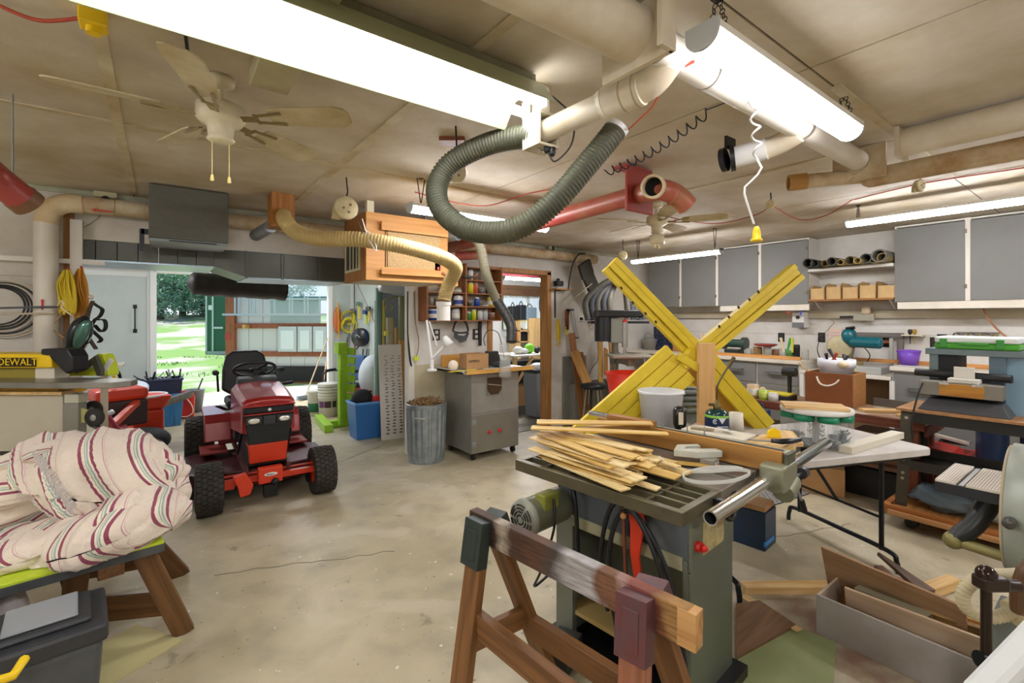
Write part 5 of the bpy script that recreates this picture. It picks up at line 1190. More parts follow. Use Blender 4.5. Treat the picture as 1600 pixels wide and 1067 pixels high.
# ================================================================ yellow trestle frame standing on the plastic table
FTZ=.74
T=thing('yellow_trestle','big yellow painted X shaped timber frame standing behind the table saw','frame',P(1085,548,3.3))
fx=Vector((.95,-.31,0)).normalized()
def yb(u0,v0,d0,u1,v1,d1,w,th,nb,name='beam',m=YEL,gap=.004,off=0,depth=None):
 a,c=P(u0,v0,d0),P(u1,v1,d1);nrm=-fwd;up=nrm;dd=(c-a).normalized();sid=up.cross(dd).normalized()
 for k in range(nb):
  o=sid*((k+.5)/nb-.5)*w+up*(off+(depth[k]if depth else 0))
  stick(name,a+o,c+o,w/nb-gap,th,m,T,up=up,bevel=.003)
yb(952,413,3.25,1088,553,3.3,.135,.07,3,depth=(0,.022,.008))
yb(1246,424,3.35,1088,556,3.3,.135,.07,3,depth=(.0,-.02,-.008))
yb(1062,566,3.16,897,713,3.02,.30,.045,4,'tabletop_board',depth=(0,0,0,.004))
yb(1098,556,3.34,1196,668,3.48,.15,.05,2)
yb(1075,575,3.42,1190,680,3.55,.12,.04,1,'inner_brace',mat('#b98a24',.5,0,'#9c7420',8,.5))  # amber darkens this yellow board for the shade behind the beam
b=B();c=P(1082,552,3.22);b.cyl(c+fwd*.06,c-fwd*.06,.045,n=12);part('centre_hub',b,YEL,T,bevel=.004)
stick('cleat',P(1060,556,3.12),P(1090,575,3.14),.05,.04,YEL,T,up=-fwd)
pb=P(1103,650,3.12);pt_=P(1101,536,3.12)
stick('upright_post',Vector((pb.x,pb.y,FTZ+.002)),Vector((pb.x,pb.y,pt_.z)),.108,.04,wood('#e0b678','#c79455',sc=1.4),T,up=-fwd)
b=B()
for(u,v,d)in((972,452,3.2),(990,475,3.2),(1010,492,3.2),(1026,505,3.2),(1155,482,3.26),(1172,470,3.27),(1186,458,3.27),(1140,497,3.26),(1125,512,3.26)):
 q=P(u,v,d);b.cyl(q,q-rgt*.0+ZV*.018-rgt*.01,.007,n=6)
part('bolt_heads',b,BLK,T,kind='stuff')
# ================================================================ folding plastic table and what stands on it
T=thing('folding_table','white plastic folding table with black steel legs right of the saw','table',(3.2,1.4,0))
C0=Vector((3.86,.76,0));lv=Vector((-.93,.367,0)).normalized();sv=Vector((.367,.93,0)).normalized();TL,TWd=1.75,.80
def ft(a,c,z):return C0+lv*a+sv*c+Vector((0,0,z))
b=B();rr_=.05;pl=[]
for(cx,cy,a0)in((rr_,rr_,PI),(TL-rr_,rr_,1.5*PI),(TL-rr_,TWd-rr_,0),(rr_,TWd-rr_,.5*PI)):
 for i in range(6):a=a0+PI/2*i/5;pl.append((cx+math.cos(a)*rr_,cy+math.sin(a)*rr_))
b.prism(pl,ft(0,0,FTZ),lv,sv,(.045));
zlo=min(p.z for p in b.v);zhi=max(p.z for p in b.v)
b.xf(Matrix.Translation((0,0,FTZ-zhi)))
part('table_top',b,mat('#cbc6c0',.5,0,'#aaa298',5,.6),T,bevel=.006)
for k,a in enumerate((.30,TL-.3)):
 for c in(.10,TWd-.10):
  b=B();b.tube([ft(a,c,FTZ-.05),ft(a,c,.10)],.0145,10);part('leg',b,mat('#1e2225',.35,.4),T)
 b=B();b.tube(smooth_path([ft(a,.0,.0),ft(a,.01,.07),ft(a,.06,.11),ft(a,.4,.115),ft(a,.74,.11),ft(a,.79,.07),ft(a,.80,.0)],5),.0145,10);part('foot_bar',b,mat('#1e2225',.35,.4),T)
 b=B();s=1 if k==0 else-1;b.tube([ft(a,.4,.3),ft(a+s*.3,.4,FTZ-.04)],.011,8);b.beam(ft(a,.1,.3),ft(a,.7,.3),.02,.01);part('brace',b,BLKM,T)
b=B();b.beam(ft(.06,.06,FTZ-.06),ft(TL-.06,.06,FTZ-.06),.02,.03);b.beam(ft(.06,TWd-.06,FTZ-.06),ft(TL-.06,TWd-.06,FTZ-.06),.02,.03);part('under_rail',b,BLKM,T)
T=thing('jar_carousel','rotating rack of clear jars with green lids under a plank','jar rack',P(1275,690,3.0))
c=P(1275,690,3.02);c.z=FTZ+.012
b=B();b.cyl(c-ZV*.012,c,.12,n=20);part('base',b,BLK,T)
b=B();b.cyl(c,c+ZV*.21,.02,n=12);part('spindle',b,WPL,T)
b=B();b.lathe(c+ZV*.2,[(.001,0),(.2,0),(.205,.01),(.2,.028),(.001,.03)],32);part('top_disc',b,mat('#e2e0da',.4),T)
for i in range(7):
 a=2*PI*i/7+.35;q=c+Vector((math.cos(a)*.145,math.sin(a)*.145,.006))
 b=B();b.lathe(q,[(.001,0),(.052,0),(.056,.01),(.056,.145),(.05,.15)],20);j=part('jar',b,mat('#dfe6e4',.06,alpha=.16),T)
 b=B();b.lathe(q+ZV*.15,[(.05,0),(.058,.002),(.058,.04),(.001,.042)],20);part('jar_lid',b,mat('#12805c',.4),j)
 b=B();fh=(.1,.03,.05,.02,.04,.09,.03)[i]
 for _ in range(150):
  aa=random.uniform(0,6.3);r_=random.uniform(0,.045);p=q+Vector((math.cos(aa)*r_,math.sin(aa)*r_,random.uniform(.006,fh)));dd=Vector((random.uniform(-1,1),random.uniform(-1,1),random.uniform(-1,1))).normalized()*.011
  b.cyl(p-dd,p+dd,.0022,n=4,smooth=False)
 part('nails',b,mat('#3c3e42',.4,.5)if i%2==0 else mat('#8e9498',.3,.7),j,kind='stuff')
pc=c+ZV*.2385
stick('pine_plank',Vector((P(1222,628,3.05).x,P(1222,628,3.05).y,pc.z)),Vector((P(1322,641,2.92).x,P(1322,641,2.92).y,pc.z)),.2,.018,PINE,label='pine plank laid on top of the jar rack',cat='plank')
stick('white_plank',(3.28,1.05,FTZ+.022),(4.0,.975,FTZ+.022),.07,.042,mat('#d6cfbc',.6),label='whitewashed plank lying across the folding table',cat='plank')
# ================================================================ right hand wall
XF=6.27
GD=mat('#7b7a76',.55,0,'#73726e',5,.4);WC=mat('#d9d5cb',.5)
def Yx(u,X):return OX(u,500,X).y
def wall_cab(name,y1,y0,seams,label,z0=1.72,z1=CEIL-.012):
 t=thing(name,label,'cabinet',((XF+XR)/2,(y0+y1)/2,z0),group='grey wall cabinets')
 b=B();b.bb((XF+.02,y0,z0),(XR-.004,y0+.018,z1));part('side_panel',b,WC,t)
 b=B();b.bb((XF+.02,y1-.018,z0),(XR-.004,y1,z1));part('side_panel',b,WC,t)
 b=B();b.bb((XF+.02,y0+.018,z0),(XR-.004,y1-.018,z0+.018));part('bottom_panel',b,WC,t)
 b=B();b.bb((XF+.02,y0+.018,z1-.018),(XR-.004,y1-.018,z1));part('top_panel',b,WC,t)
 ed=[y1]+seams+[y0]
 for s in seams:
  b=B();b.bb((XF+.004,s-.022,z0+.0),(XF+.02,s+.022,z1));part('stile',b,mat('#e2dccf',.5),t)
 for a,c in zip(ed,ed[1:]):
  g=.018
  b=B();b.bb((XF,c+(g if c!=y0 else.004),z0+.004),(XF+.019,a-(g if a!=y1 else.004),z1-.03));d=part('door',b,GD,t,bevel=.002)
  for z in(z0+.12,z1-.15):
   b=B();b.bb((XF-.006,c+g-.012,z),(XF+.004,c+g+.012,z+.04));part('hinge',b,mat('#6c6450',.4,.6),d)
 return t
Y=lambda u:Yx(u,XF)
wall_cab('wall_cabinet',Y(1014),Y(1263),[Y(1063),Y(1120),Y(1187)],'bank of four grey doored wall cabinets nearest the far corner')
wall_cab('wall_cabinet',Y(1397),-.35,[Y(1512),.1],'grey doored wall cabinets at the right edge above the planer')
t=thing('open_shelf_unit','open white shelves between the two banks of grey cabinets','shelf',(6.45,2.0,1.66))
y0,y1=Y(1397),Y(1263)
zs=OX(1330,416,6.3).z;zb=OX(1330,467,6.3).z
b=B();b.bb((6.25,y0+.002,zs-.035),(XR-.004,y1-.002,zs));part('upper_shelf',b,WC,t,bevel=.002)
b=B();b.bb((6.25,y0+.002,zb-.02),(XR-.004,y1-.002,zb));part('lower_shelf',b,wood('#a9743c','#80501f','y'),t,bevel=.002)
b=B();b.prism([(0,0),(.25,0),(0,-.12)],(XR-.006,y1-.05,zb-.02),(-1,0,0),(0,0,1),.018);part('bracket',b,WC,t)
b=B();b.prism([(0,0),(.25,0),(0,-.12)],(XR-.006,y0+.05,zb-.02),(-1,0,0),(0,0,1),.018);part('bracket',b,WC,t)
rolls=[(1258,.055,'#33322e'),(1272,.045,'#3b3c38'),(1286,.04,'#8a7746'),(1300,.05,'#4c4a40'),(1312,.035,'#a58c50'),(1326,.05,'#77694a'),(1340,.035,'#b09a5c'),(1352,.055,'#5b5c58'),(1362,.03,'#c9b27a'),(1374,.07,'#6c6a60'),(1386,.05,'#8c7a4c')]
for i,(u,r_,cc)in enumerate(rolls):
 yy=Yx(u,6.1);yy=max(min(yy,y1-r_-.01),y0+r_+.01);b=B();b.ring((6.08+(i%3)*.03,yy,zs+r_+.001),(6.55,yy+random.uniform(-.01,.01),zs+r_+.001),r_,r_*.8,18)
 one('sandpaper_roll',b,mat(cc,.7),('dark wide','dark','tan','grey','thin tan','brown','thin amber','wide grey','thinnest cream','widest grey','olive brown')[i]+' abrasive roll on the open upper shelf, '+('first','second','third','fourth','fifth','sixth','seventh','eighth','ninth','tenth','last')[i]+' from the left','roll',group='rolls on the open shelf')
for i in range(5):
 u0=1262+i*27;a=Vector((6.05,Yx(u0,6.05),zs+.135+.008*(i%2)));c=Vector((6.3,Yx(u0+50,6.1),zs+.15+.008*(i%2)))
b=B();bw=(y1-y0)/5
for i in range(5):
 ya=y1-.02-i*bw-.004;yb_=ya-bw+.02;t=thing('wood_bin',('leftmost slanted','second','middle','fourth','rightmost')[i]+' small plywood bin on the lower open shelf','bin',(6.4,(ya+yb_)/2,zb),group='plywood bins on the open shelf')
 h=.14+.012*(i%2);m_=wood('#cba873','#b58d55','y')
 b=B();b.prism([(0,0),(.30,0),(.30,h*1.2),(.06,h*1.25),(-.0,h)],(6.27,ya,zb+.001),(1,0,0),(0,0,1),.008);part('side',b,m_,t)
 b=B();b.prism([(0,0),(.30,0),(.30,h*1.2),(.06,h*1.25),(-.0,h)],(6.27,yb_+.008,zb+.001),(1,0,0),(0,0,1),.008);part('side',b,m_,t)
 b=B();b.bb((6.265,yb_+.006,zb+.001),(6.273,ya-.006,zb+h*.96));part('front',b,mat('#cfae78',.7,0,'#b08c58',12,.5),t,bevel=.002)
 b=B();b.bb((6.275,yb_+.006,zb+.001),(6.565,ya-.006,zb+.09));part('contents',b,mat('#5a4a34',.9),t)
for(ya,yb_,lab)in((Yx(1125,XF),Yx(1264,XF),'white valance board under the left bank of cabinets'),(Yx(1402,XF),-.3,'white valance board under the right bank of cabinets')):
 b=B();b.bb((XF+.0,min(ya,yb_),1.645),(XF+.02,max(ya,yb_),1.718));one('valance_board',b,mat('#e6dfcf',.5,0,'#cfc4ac',8,.5),lab,'board',group='white boards under the cabinets',bevel=.002)
b=B();b.bb((XR-.05,.2,1.55),(XR-.004,4.7,1.64));one('conduit_board',b,mat('#bdb39c',.6,0,'#a39470',4,.6),'pale rail along the wall below the cabinets','rail')
# ---- worktop and base units
CZ=1.045;XC_=6.0
def base(y1_,y0_,ztop,label,doors):
 t=thing('base_cabinet',label,'cabinet',((XC_+XR)/2,(y1_+y0_)/2,0))
 b=B();b.bb((XC_+.02,y0_,.0),(XR-.01,y1_,ztop-.04));part('carcass',b,WC,t,bevel=.002)
 for(ya,yb_,za,zb2,hn)in doors:
  b=B();b.bb((XC_,yb_,za),(XC_+.02,ya,zb2));d=part('drawer_front',b,GD,t,bevel=.003)
  if hn:
   b=B();yc=(ya+yb_)/2;w=min(.12,abs(ya-yb_)*.32);zc_=za+(zb2-za)*.62
   b.beam((XC_-.045,yc-w,zc_),(XC_-.045,yc+w,zc_),.03,.018);b.bb((XC_-.04,yc-w,zc_-.008),(XC_,yc-w+.015,zc_+.008));b.bb((XC_-.04,yc+w-.015,zc_-.008),(XC_,yc+w,zc_+.008));part('handle',b,mat('#5f6163',.4),d,bevel=.003)
 return t
Yc=lambda u:Yx(u,XC_)
ya=Yc(1005);yb2=Yc(1251)
n_=5;ds=[]
eds=[ya-.02,Yc(1062),Yc(1115),Yc(1182),yb2+.02]
for a,c in zip(eds,eds[1:]):ds.append((a-.012,c+.012,CZ-.30,CZ-.055,True));ds.append((a-.012,c+.012,.12,CZ-.32,False))
base(ya,yb2,CZ,'long grey base cabinet run with drawers along the right wall, far part',ds)
b=B();b.bb((XC_-.03,yb2-.01,CZ-.04),(XR-.005,4.9,CZ));one('worktop',b,mat('#d8d0c0',.45,0,'#c4b8a0',6,.4),'long white worktop along the right wall beyond the chop saw','worktop',bevel=.004)
yd0,yd1=Yc(1394),yb2-.012
b=B();b.bb((XC_-.02,yd0+.01,.91),(XR-.005,yd1,.945));one('saw_shelf',b,mat('#dcd6c8',.45),'lower white shelf carrying the chop saw between the cabinets','worktop',bevel=.003)
b=B();b.bb((XC_+.3,yd0+.02,.0),(XC_+.32,yd1-.01,.90));one('recess_panel',b,mat('#7a5c3c',.7),'brown back panel in the knee space under the chop saw','panel')
ye0,ye1=-.4,Yc(1393)
base(ye1,ye0,CZ+.01,'grey base cabinet with drawers at the right, behind the planer',[(ye1-.012,Yc(1500),CZ-.42,CZ-.05,True),(Yc(1500)-.02,.1,CZ-.42,CZ-.05,True),(.08,ye0+.02,CZ-.42,CZ-.05,True),(ye1-.012,ye0+.02,.1,CZ-.45,False)])
b=B();b.bb((XC_-.03,ye0,CZ-.03),(XR-.005,ye1+.01,CZ+.012));one('worktop',b,mat('#dcd6c8',.45),'white worktop along the right wall behind the planer','worktop',bevel=.004)
b=B();b.bb((6.35,-.4,CZ+.014),(6.37,yd1-.3,CZ+.055));one('pine_backstop',b,wood('#c98c4c','#a5692f','y'),'orange pine backstop strip on the worktop behind the planer','strip',bevel=.002)
b=B();b.bb((6.08,Yx(1252,6.1),CZ+.002),(6.11,Yx(1105,6.1),CZ+.042));one('pine_backstop',b,wood('#d39a58','#b0762f','y'),'pine edge strip on the worktop left of the chop saw','strip',bevel=.002)
for(u,lab)in((1252,'white upright between drawers and the knee space'),(1393,'white upright right of the knee space')):
 b=B();y_=Yx(u,XC_-.03);b.bb((XC_-.02,y_-.02,0),(XC_+.02,y_+.02,.905));one('upright',b,mat('#dedbd2',.5),lab,'post')
# ---- wall things
def outlet(u,v,lab,cord_=False,Xw=6.598):
 p=OX(u,v,Xw);t=thing('wall_outlet',lab,'outlet',p)
 b=B();b.bb((p.x-.008,p.y-.04,p.z-.06),(p.x,p.y+.04,p.z+.06));part('plate',b,mat('#1c1815',.4),t,bevel=.003)
 for z in(-.028,.028):
  b=B();b.bb((p.x-.011,p.y-.016,p.z+z-.016),(p.x-.008,p.y+.016,p.z+z+.016));part('socket',b,mat('#3a332c',.5),t)
outlet(1221,527,'brown wall outlet above the worktop left of the control box')
outlet(1284,527,'brown wall outlet left of the calendar card')
outlet(1386,534,'black wall outlet inside the leaning picture frame')
outlet(1461,536,'narrow black outlet left above the green case')
outlet(1472,531,'second black outlet above the green case')
cord('black_flex',[OX(1281,530,6.57),OX(1277,545,6.5),OX(1280,556,6.45),OX(1284,562,6.4)],.005,BLK,'black cord from the outlet to the pine strip')
p=OX(1250,505,6.5);t=thing('switch_control_box','white and grey electrical control box under the left cabinets','switch box',p)
b=B();b.bb((6.44,p.y-.07,1.43),(6.598,p.y+.07,1.62));part('box',b,mat('#e4e2dc',.4),t,bevel=.006)
b=B();b.bb((6.435,p.y-.068,1.43),(6.442,p.y+.068,1.495));part('lower_band',b,mat('#6c6e70',.4),t)
b=B();b.cyl((6.438,p.y,1.56),(6.425,p.y,1.56),.022,n=14);part('dial',b,BLK,t)
for(u,cc)in((1231,'#c23a3a'),(1251,'#3a4ac2')):
 b=B();q=OX(u,489,6.262);b.box(q,(.012,.012,.05));b.box(q+Vector((0,0,.01)),(.014,.03,.012));one('clothes_peg',b,mat(cc,.4),('red' if u==1231 else 'blue')+' peg clipped on the white valance board','peg',group='pegs on the valance')
t=thing('dust_port','grey blast gate on the wall below the open shelf','gate',OX(1350,496,6.5))
q=OX(1350,496,6.5);b=B();b.box(q,(.05,.2,.08));b.cyl(q,(6.6,q.y,q.z+.02),.05);part('gate_body',b,mat('#a39e8c',.5),t,bevel=.006)
b=B();b.box(q+Vector((0,.17,.005)),(.02,.14,.03));part('slide',b,BLK,t)
b=B();b.cyl(q+Vector((0,-.02,.04)),q+Vector((0,-.02,.12)),.045,n=14);part('elbow',b,PVCD,t)
t=thing('calendar_card','pale pegboard card with rows of tiny holes on the wall','card',OX(1304,535,6.55))
y_a,y_b=OX(1294,530,6.55).y,OX(1314,530,6.55).y;za,zb3=OX(1304,561,6.55).z,OX(1304,513,6.55).z
b=B();b.hexa([Vector(v_)for v_ in[(6.52,y_b,za),(6.52,y_a,za),(6.535,y_a,za),(6.535,y_b,za),(6.58,y_b,zb3),(6.58,y_a,zb3),(6.595,y_a,zb3),(6.595,y_b,zb3)]]);part('card',b,mat('#d6bfae',.7),t)
b=B()
for i in range(6):
 for j in range(8):
  f=(j+1)/11;y_=y_b+(y_a-y_b)*(i+1.5)/8;z=zb3+(za-zb3)*(f+.05);xx=6.58+(6.52-6.58)*(f+.05)
  b.box((xx-.001,y_,z),(.003,.01,.01))
part('print_marks',b,mat('#b8988c',.7),t,kind='stuff')
t=thing('picture_frame','grey wooden picture frame leaning on the wall behind the chop saw','frame',OX(1370,560,6.5))
fy0,fy1=OX(1411,530,6.52).y,OX(1322,530,6.52).y;fz1=1.385;fz0=CZ-.1
def fr(ya_,yb_,za_,zb_,m_,nm,x=6.53):
 b=B();b.bb((x,min(ya_,yb_),za_),(x+.03,max(ya_,yb_),zb_));part(nm,b,m_,t,bevel=.003)
GW=wood('#77706a','#5c544c','z')
fr(fy0,fy0+.055,.946,fz1,GW,'right_rail');fr(fy1-.055,fy1,.946,fz1,GW,'left_rail');fr(fy0,fy1,fz1-.055,fz1,wood('#77706a','#5c544c','y'),'top_rail',6.529);fr(fy0+.055,fy1-.055,.946,1.0,GW,'bottom_rail')
fr(fy0+.11,fy1-.1,fz1-.12,fz1-.085,REDW,'inner_slat',6.52);fr(fy0+.09,fy0+.12,1.0,fz1-.06,mat('#b9b6b0',.4),'inner_upright',6.51)
T=thing('chop_saw','teal chop saw with pale blade guard on the white shelf','chop saw',OX(1335,575,6.25))
q=OX(1333,575,6.25);q.z=.947;TE=mat('#12606c',.3)
b=B();b.box(q+Vector((0,-.03,.04)),(.34,.55,.08));part('base',b,mat('#b9bcb8',.4,.4),T,bevel=.01)
b=B();b.box(q+Vector((-.172,-.03,.045)),(.004,.08,.05));part('caution_label',b,mat('#c9d64a',.5),T)
b=B();b.cyl(q+Vector((-.02,.0,.08)),q+Vector((-.02,0,.12)),.1,n=20);part('turn_table',b,mat('#8c7c50',.5),T)
b=B();b.prism([(-.06,.11),(.03,.11),(.06,.3),(.02,.42),(-.05,.36)],q+Vector((-.02,.03,0)),(0,-1,0),(0,0,1),.05);part('arm',b,mat('#6a6244',.5),T,bevel=.006)
b=B();b.lathe(q+Vector((-.09,.10,.28)),[(.001,-.03),(.11,-.03),(.125,-.02),(.125,.02),(.11,.03),(.001,.03)],26,axis=(.9,.45,0));part('blade_guard',b,mat('#c2b792',.5,0,'#8c8058',8,.6),T)
b=B();b.sph(q+Vector((-.06,.02,.40)),.085,16,10,(.9,.9,1.1));b.cyl(q+Vector((-.06,.0,.34)),q+Vector((-.06,-.26,.335)),.062,n=22);b.sph(q+Vector((-.06,-.26,.335)),.062,14,8,(1,.5,1));part('motor',b,TE,T)
b=B();b.tube(smooth_path([q+Vector((-.08,.0,.47)),q+Vector((-.10,-.04,.5)),q+Vector((-.09,.04,.49))],5),.014,8);part('handle',b,BLK,T)
b=B();b.tube(smooth_path([q+Vector((-.05,-.12,.28)),q+Vector((-.05,-.17,.2)),q+Vector((-.03,-.14,.12))],5),.005,6);part('cord',b,BLK,T)
def at_counter(u,X=6.25):p=OX(u,500,X);p.z=CZ+.001;return p
def jar(u,r_,h,m_,name,label,cat='jar',X=6.25,lid=None,z=None,grp=None):
 p=at_counter(u,X);
 if z is not None:p.z=z
 t=thing(name,label,cat,p,group=grp)
 b=B();b.lathe(p,[(.001,0),(r_,0),(r_,h*.85),(r_*.92,h*.95),(r_*.9,h),(.001,h)],16);part('body',b,m_,t)
 if lid is not None:
  b=B();b.lathe(p+Vector((0,0,h)),[(r_*.95,-.006),(r_,0),(r_,.018),(.001,.02)],16);part('lid',b,lid,t)
 return t
GL=mat('#c9c9c0',.1,alpha=.6)
jar(1184,.055,.13,mat('#9c7a50',.5),'round_tin','tan tin under the red tray on the worktop','tin')
jar(1199,.05,.12,GL,'glass_jar','clear glass jar below the red tray',lid=mat('#b8b8b4',.3))
jar(1213,.05,.11,mat('#8a5f44',.3),'glass_jar','brown filled jar right of the clear jar')
jar(1223,.045,.12,GL,'glass_jar','clear jar holding a pale brush',lid=None)
jar(1245,.035,.18,mat('#1c1e20',.3),'spray_bottle','black spray bottle near the control box','bottle')
jar(1258,.04,.13,GL,'glass_jar','empty jar right of the black spray bottle')
jar(1234,.04,.10,mat('#4c7a3c',.4),'plastic_tub','green tub holding brushes on the worktop','tub')
jar(1170,.04,.1,GL,'glass_jar','small jar left of the tan tin')
p=at_counter(1196,6.2);b=B();b.lathe(p+Vector((0,0,.145)),[(.001,0),(.1,.0),(.14,.02),(.13,.03),(.001,.02)],22);one('red_tray',b,mat('#8c2d20',.4),'shallow red brown bowl resting on jars','bowl')
for i,(u,cc,l_)in enumerate(((1230,'#3fa04a','green'),(1238,'#c8cc3c','yellow'),(1225,'#d9c79a','pale wooden'))):
 p=at_counter(u,6.22);b=B();b.tube([p+Vector((0,0,.08)),p+Vector((0,(i-1)*.04,.26))],[.012,.018],8);one('paint_brush',b,mat(cc,.4),l_+' handled brush standing in a jar on the worktop','brush')
p=at_counter(1016,6.3);t=thing('galvanized_pail','grey galvanized pail on the far end of the worktop','pail',p)
b=B();b.lathe(p,[(.001,0),(.09,0),(.13,.17),(.135,.175),(.12,.17),(.085,.01)],22);part('body',b,mat('#a5a29a',.5,.4),t)
b=B();b.torus(p+Vector((-.02,0,.17)),.1,.005,axis=(1,0,.3),n=20);part('bail',b,GALV,t)
p=at_counter(1044,6.42);t=thing('drawer_organizer','dark blue small parts drawer cabinet at the far end of the worktop','organizer',p)
b=B();b.bb((6.32,p.y-.22,p.z),(6.55,p.y+.2,p.z+.37));part('case',b,mat('#2a3f63',.4),t,bevel=.003)
for i in range(6):
 for j in range(3):
  y_=p.y+.2-.14*j-.07-.005;b=B();b.bb((6.31,y_-.062,p.z+.012+.06*i),(6.32,y_+.062,p.z+.062+.06*i));d=part('drawer',b,mat('#16213a',.25),t)
  b=B();b.bb((6.302,y_-.02,p.z+.03+.06*i),(6.31,y_+.02,p.z+.038+.06*i));part('pull',b,mat('#5a6a88',.4),d)
b=B();p=at_counter(1068,6.35);b.bb((p.x-.1,p.y-.12,p.z),(p.x+.1,p.y+.12,p.z+.13));one('pine_box',b,wood('#c68f50','#a0682e','y'),'orange brown wooden box beside the blue drawer cabinet','box',bevel=.003)
t=thing('dowel_pot','pot full of pinkish dowels behind the yellow X frame','pot',at_counter(1100))
p=at_counter(1100,6.3);b=B();b.lathe(p,[(.001,0),(.06,0),(.065,.12),(.055,.12),(.05,.01)],16);part('pot',b,mat('#8a7a68',.5),t)
for i in range(12):
 a=random.uniform(0,6.3);b=B();b.tube([p+Vector((math.cos(a)*.02,math.sin(a)*.02,.02)),p+Vector((math.cos(a)*.07,math.sin(a)*.09,random.uniform(.2,.32)))],.006,5);part('dowel',b,mat(('#d9a58c','#c98c70','#e0c0a0')[i%3],.6),t)
p=at_counter(1147,6.3);t=thing('bench_grinder','dark green bench tool on the worktop behind the right yellow beam','grinder',p)
b=B();b.box(p+Vector((0,0,.04)),(.16,.2,.08));part('base',b,mat('#2a3430',.4),t,bevel=.006)
b=B();b.cyl(p+Vector((0,-.14,.16)),p+Vector((0,.14,.16)),.055,n=18);part('motor',b,mat('#2c4a40',.35),t)
for s in(-1,1):
 b=B();b.cyl(p+Vector((0,s*.12,.16)),p+Vector((0,s*.17,.16)),.085,n=20);part('wheel_guard',b,mat('#31443c',.4),t)
p=at_counter(1420,6.3);p.z=CZ+.014;t=thing('purple_tub','translucent purple plastic tub on the worktop by the frame','tub',p)
b=B();b.lathe(p,[(.001,0),(.075,0),(.1,.15),(.095,.15),(.07,.01)],22);part('body',b,mat('#7a4cc0',.3,alpha=.85),t)
b=B();b.torus(p+Vector((0,0,.15)),.1,.005,n=22);part('rim',b,mat('#8a5cd0',.3),t)
for i,(u,cc)in enumerate(((1422,'#2a1e18'),(1429,'#b08c3c'))):
 q=OX(u,520,6.5);b=B();b.lathe(q+Vector((0,0,-.05)),[(.004,-.07),(.006,0),(.01,.03),(.022,.06),(.018,.085),(.001,.09)],12);one('screwdriver',b,mat(cc,.3),('dark' if i==0 else 'amber')+' handled awl in the small wall rack','awl',group='awls in the rack')
q=OX(1426,523,6.5);b=B();b.bb((6.46,q.y-.09,q.z-.012),(6.598,q.y+.09,q.z));one('awl_rack',b,mat('#dcd3bc',.5),'tiny white wooden rack on wall right of the frame','rack')
for i in range(9):
 u=1497+i*7.6;q=OX(u,521,6.56);b=B();hh=.11+.03*((i*7)%3)
 if i%3==0:b.tube(smooth_path([q+Vector((0,-.02,-.01)),q+Vector((0,.03,0)),q+Vector((0,.035,-.08)),q+Vector((0,-.01,-.1)),q+Vector((0,-.02,-.06))],5),.007,6)
 else:b.beam(q,q+Vector((0,0,-hh)),.02,.008,up=(1,0,0));b.box(q+Vector((0,0,-hh)),(.016,.035,.012));b.box(q+Vector((0,.012,-.02)),(.016,.045,.01))
 one('hanging_clamp',b,mat(('#5a554c','#8a8478','#a08c5c')[i%3],.4,.5),('first','second','third','fourth','fifth','sixth','seventh','eighth','ninth')[i]+' small clamp from the left hanging above the green case','clamp',group='clamps above the green case')
b=B();qa,qb=OX(1494,521,6.57),OX(1562,522,6.57);b.beam(qa+Vector((.02,0,.01)),qb+Vector((.02,0,.01)),.02,.012);one('clamp_rail',b,mat('#6c675c',.5),'thin rail carrying the hanging clamps','rail')
cord('orange_hose',[OX(1537,482,6.4),OX(1546,500,6.4),OX(1562,518,6.4),OX(1580,530,6.4),OX(1605,538,6.4)],.009,mat('#a8714c',.5),'thin brown hose curving down below the right cabinets','hose')
cord('grey_flex',[OX(1262,491,6.4),OX(1290,497,6.45),OX(1303,503,6.5),OX(1298,510,6.55),OX(1288,520,6.58)],.004,mat('#8f8c70',.5),'thin cord from cabinet corner to the wall outlet')
# ================================================================ far corner of the shop: drill press, stool, boards
WM=mat('#6a655c',.45,.5,'#4e4a42',6,.6)
T=thing('drill_press','tall grey drill press with black belt cover in the far corner','drill press',(4.9,4.2,0))
cx_=P(961,600,5.9);px_,py_=cx_.x,cx_.y
b=B();b.cyl((px_,py_,.0),(px_,py_,1.62),.042,n=20);part('column',b,mat('#8a8478',.3,.8),T)
b=B();b.cyl((px_,py_,.04),(px_,py_,.75),.05,n=20);part('lower_sleeve',b,mat('#5c3d30',.5),T)
b=B();b.box((px_-.05,py_-.1,.03),(.45,.55,.06),rz=.6);part('base',b,WM,T,bevel=.01)
b=B();c=P(964,497,5.8);b.box((c.x-.03,c.y-.04,1.60),(.28,.56,.09),R=Matrix((rgt,fwd,ZV)).transposed()@Matrix.Rotation(PI/2,3,'Z')if False else Matrix((fwd,rgt,ZV)).transposed());part('belt_cover',b,mat('#17181a',.35),T,bevel=.02)
b=B();b.box((px_-.1,py_-.12,1.40),(.2,.22,.3),R=Matrix((rgt,fwd,ZV)).transposed());part('head',b,mat('#8a8c80',.4),T,bevel=.015)
b=B();q=P(942,525,5.7);b.cyl((q.x,q.y,1.56),(q.x,q.y,1.27),.10,n=22);part('motor',b,mat('#191a1c',.4),T,bevel=.01)
q=P(976,540,5.65)
b=B();b.cyl((q.x,q.y,1.5),(q.x,q.y,1.2),.035,n=16);b.cyl((q.x,q.y,1.2),(q.x,q.y,1.08),.016,n=12);part('spindle',b,STEEL,T)
b=B();b.lathe((q.x,q.y,1.47),[(.03,0),(.035,.04),(.02,.07),(.001,.07)],12);part('red_cap',b,REDPL,T)
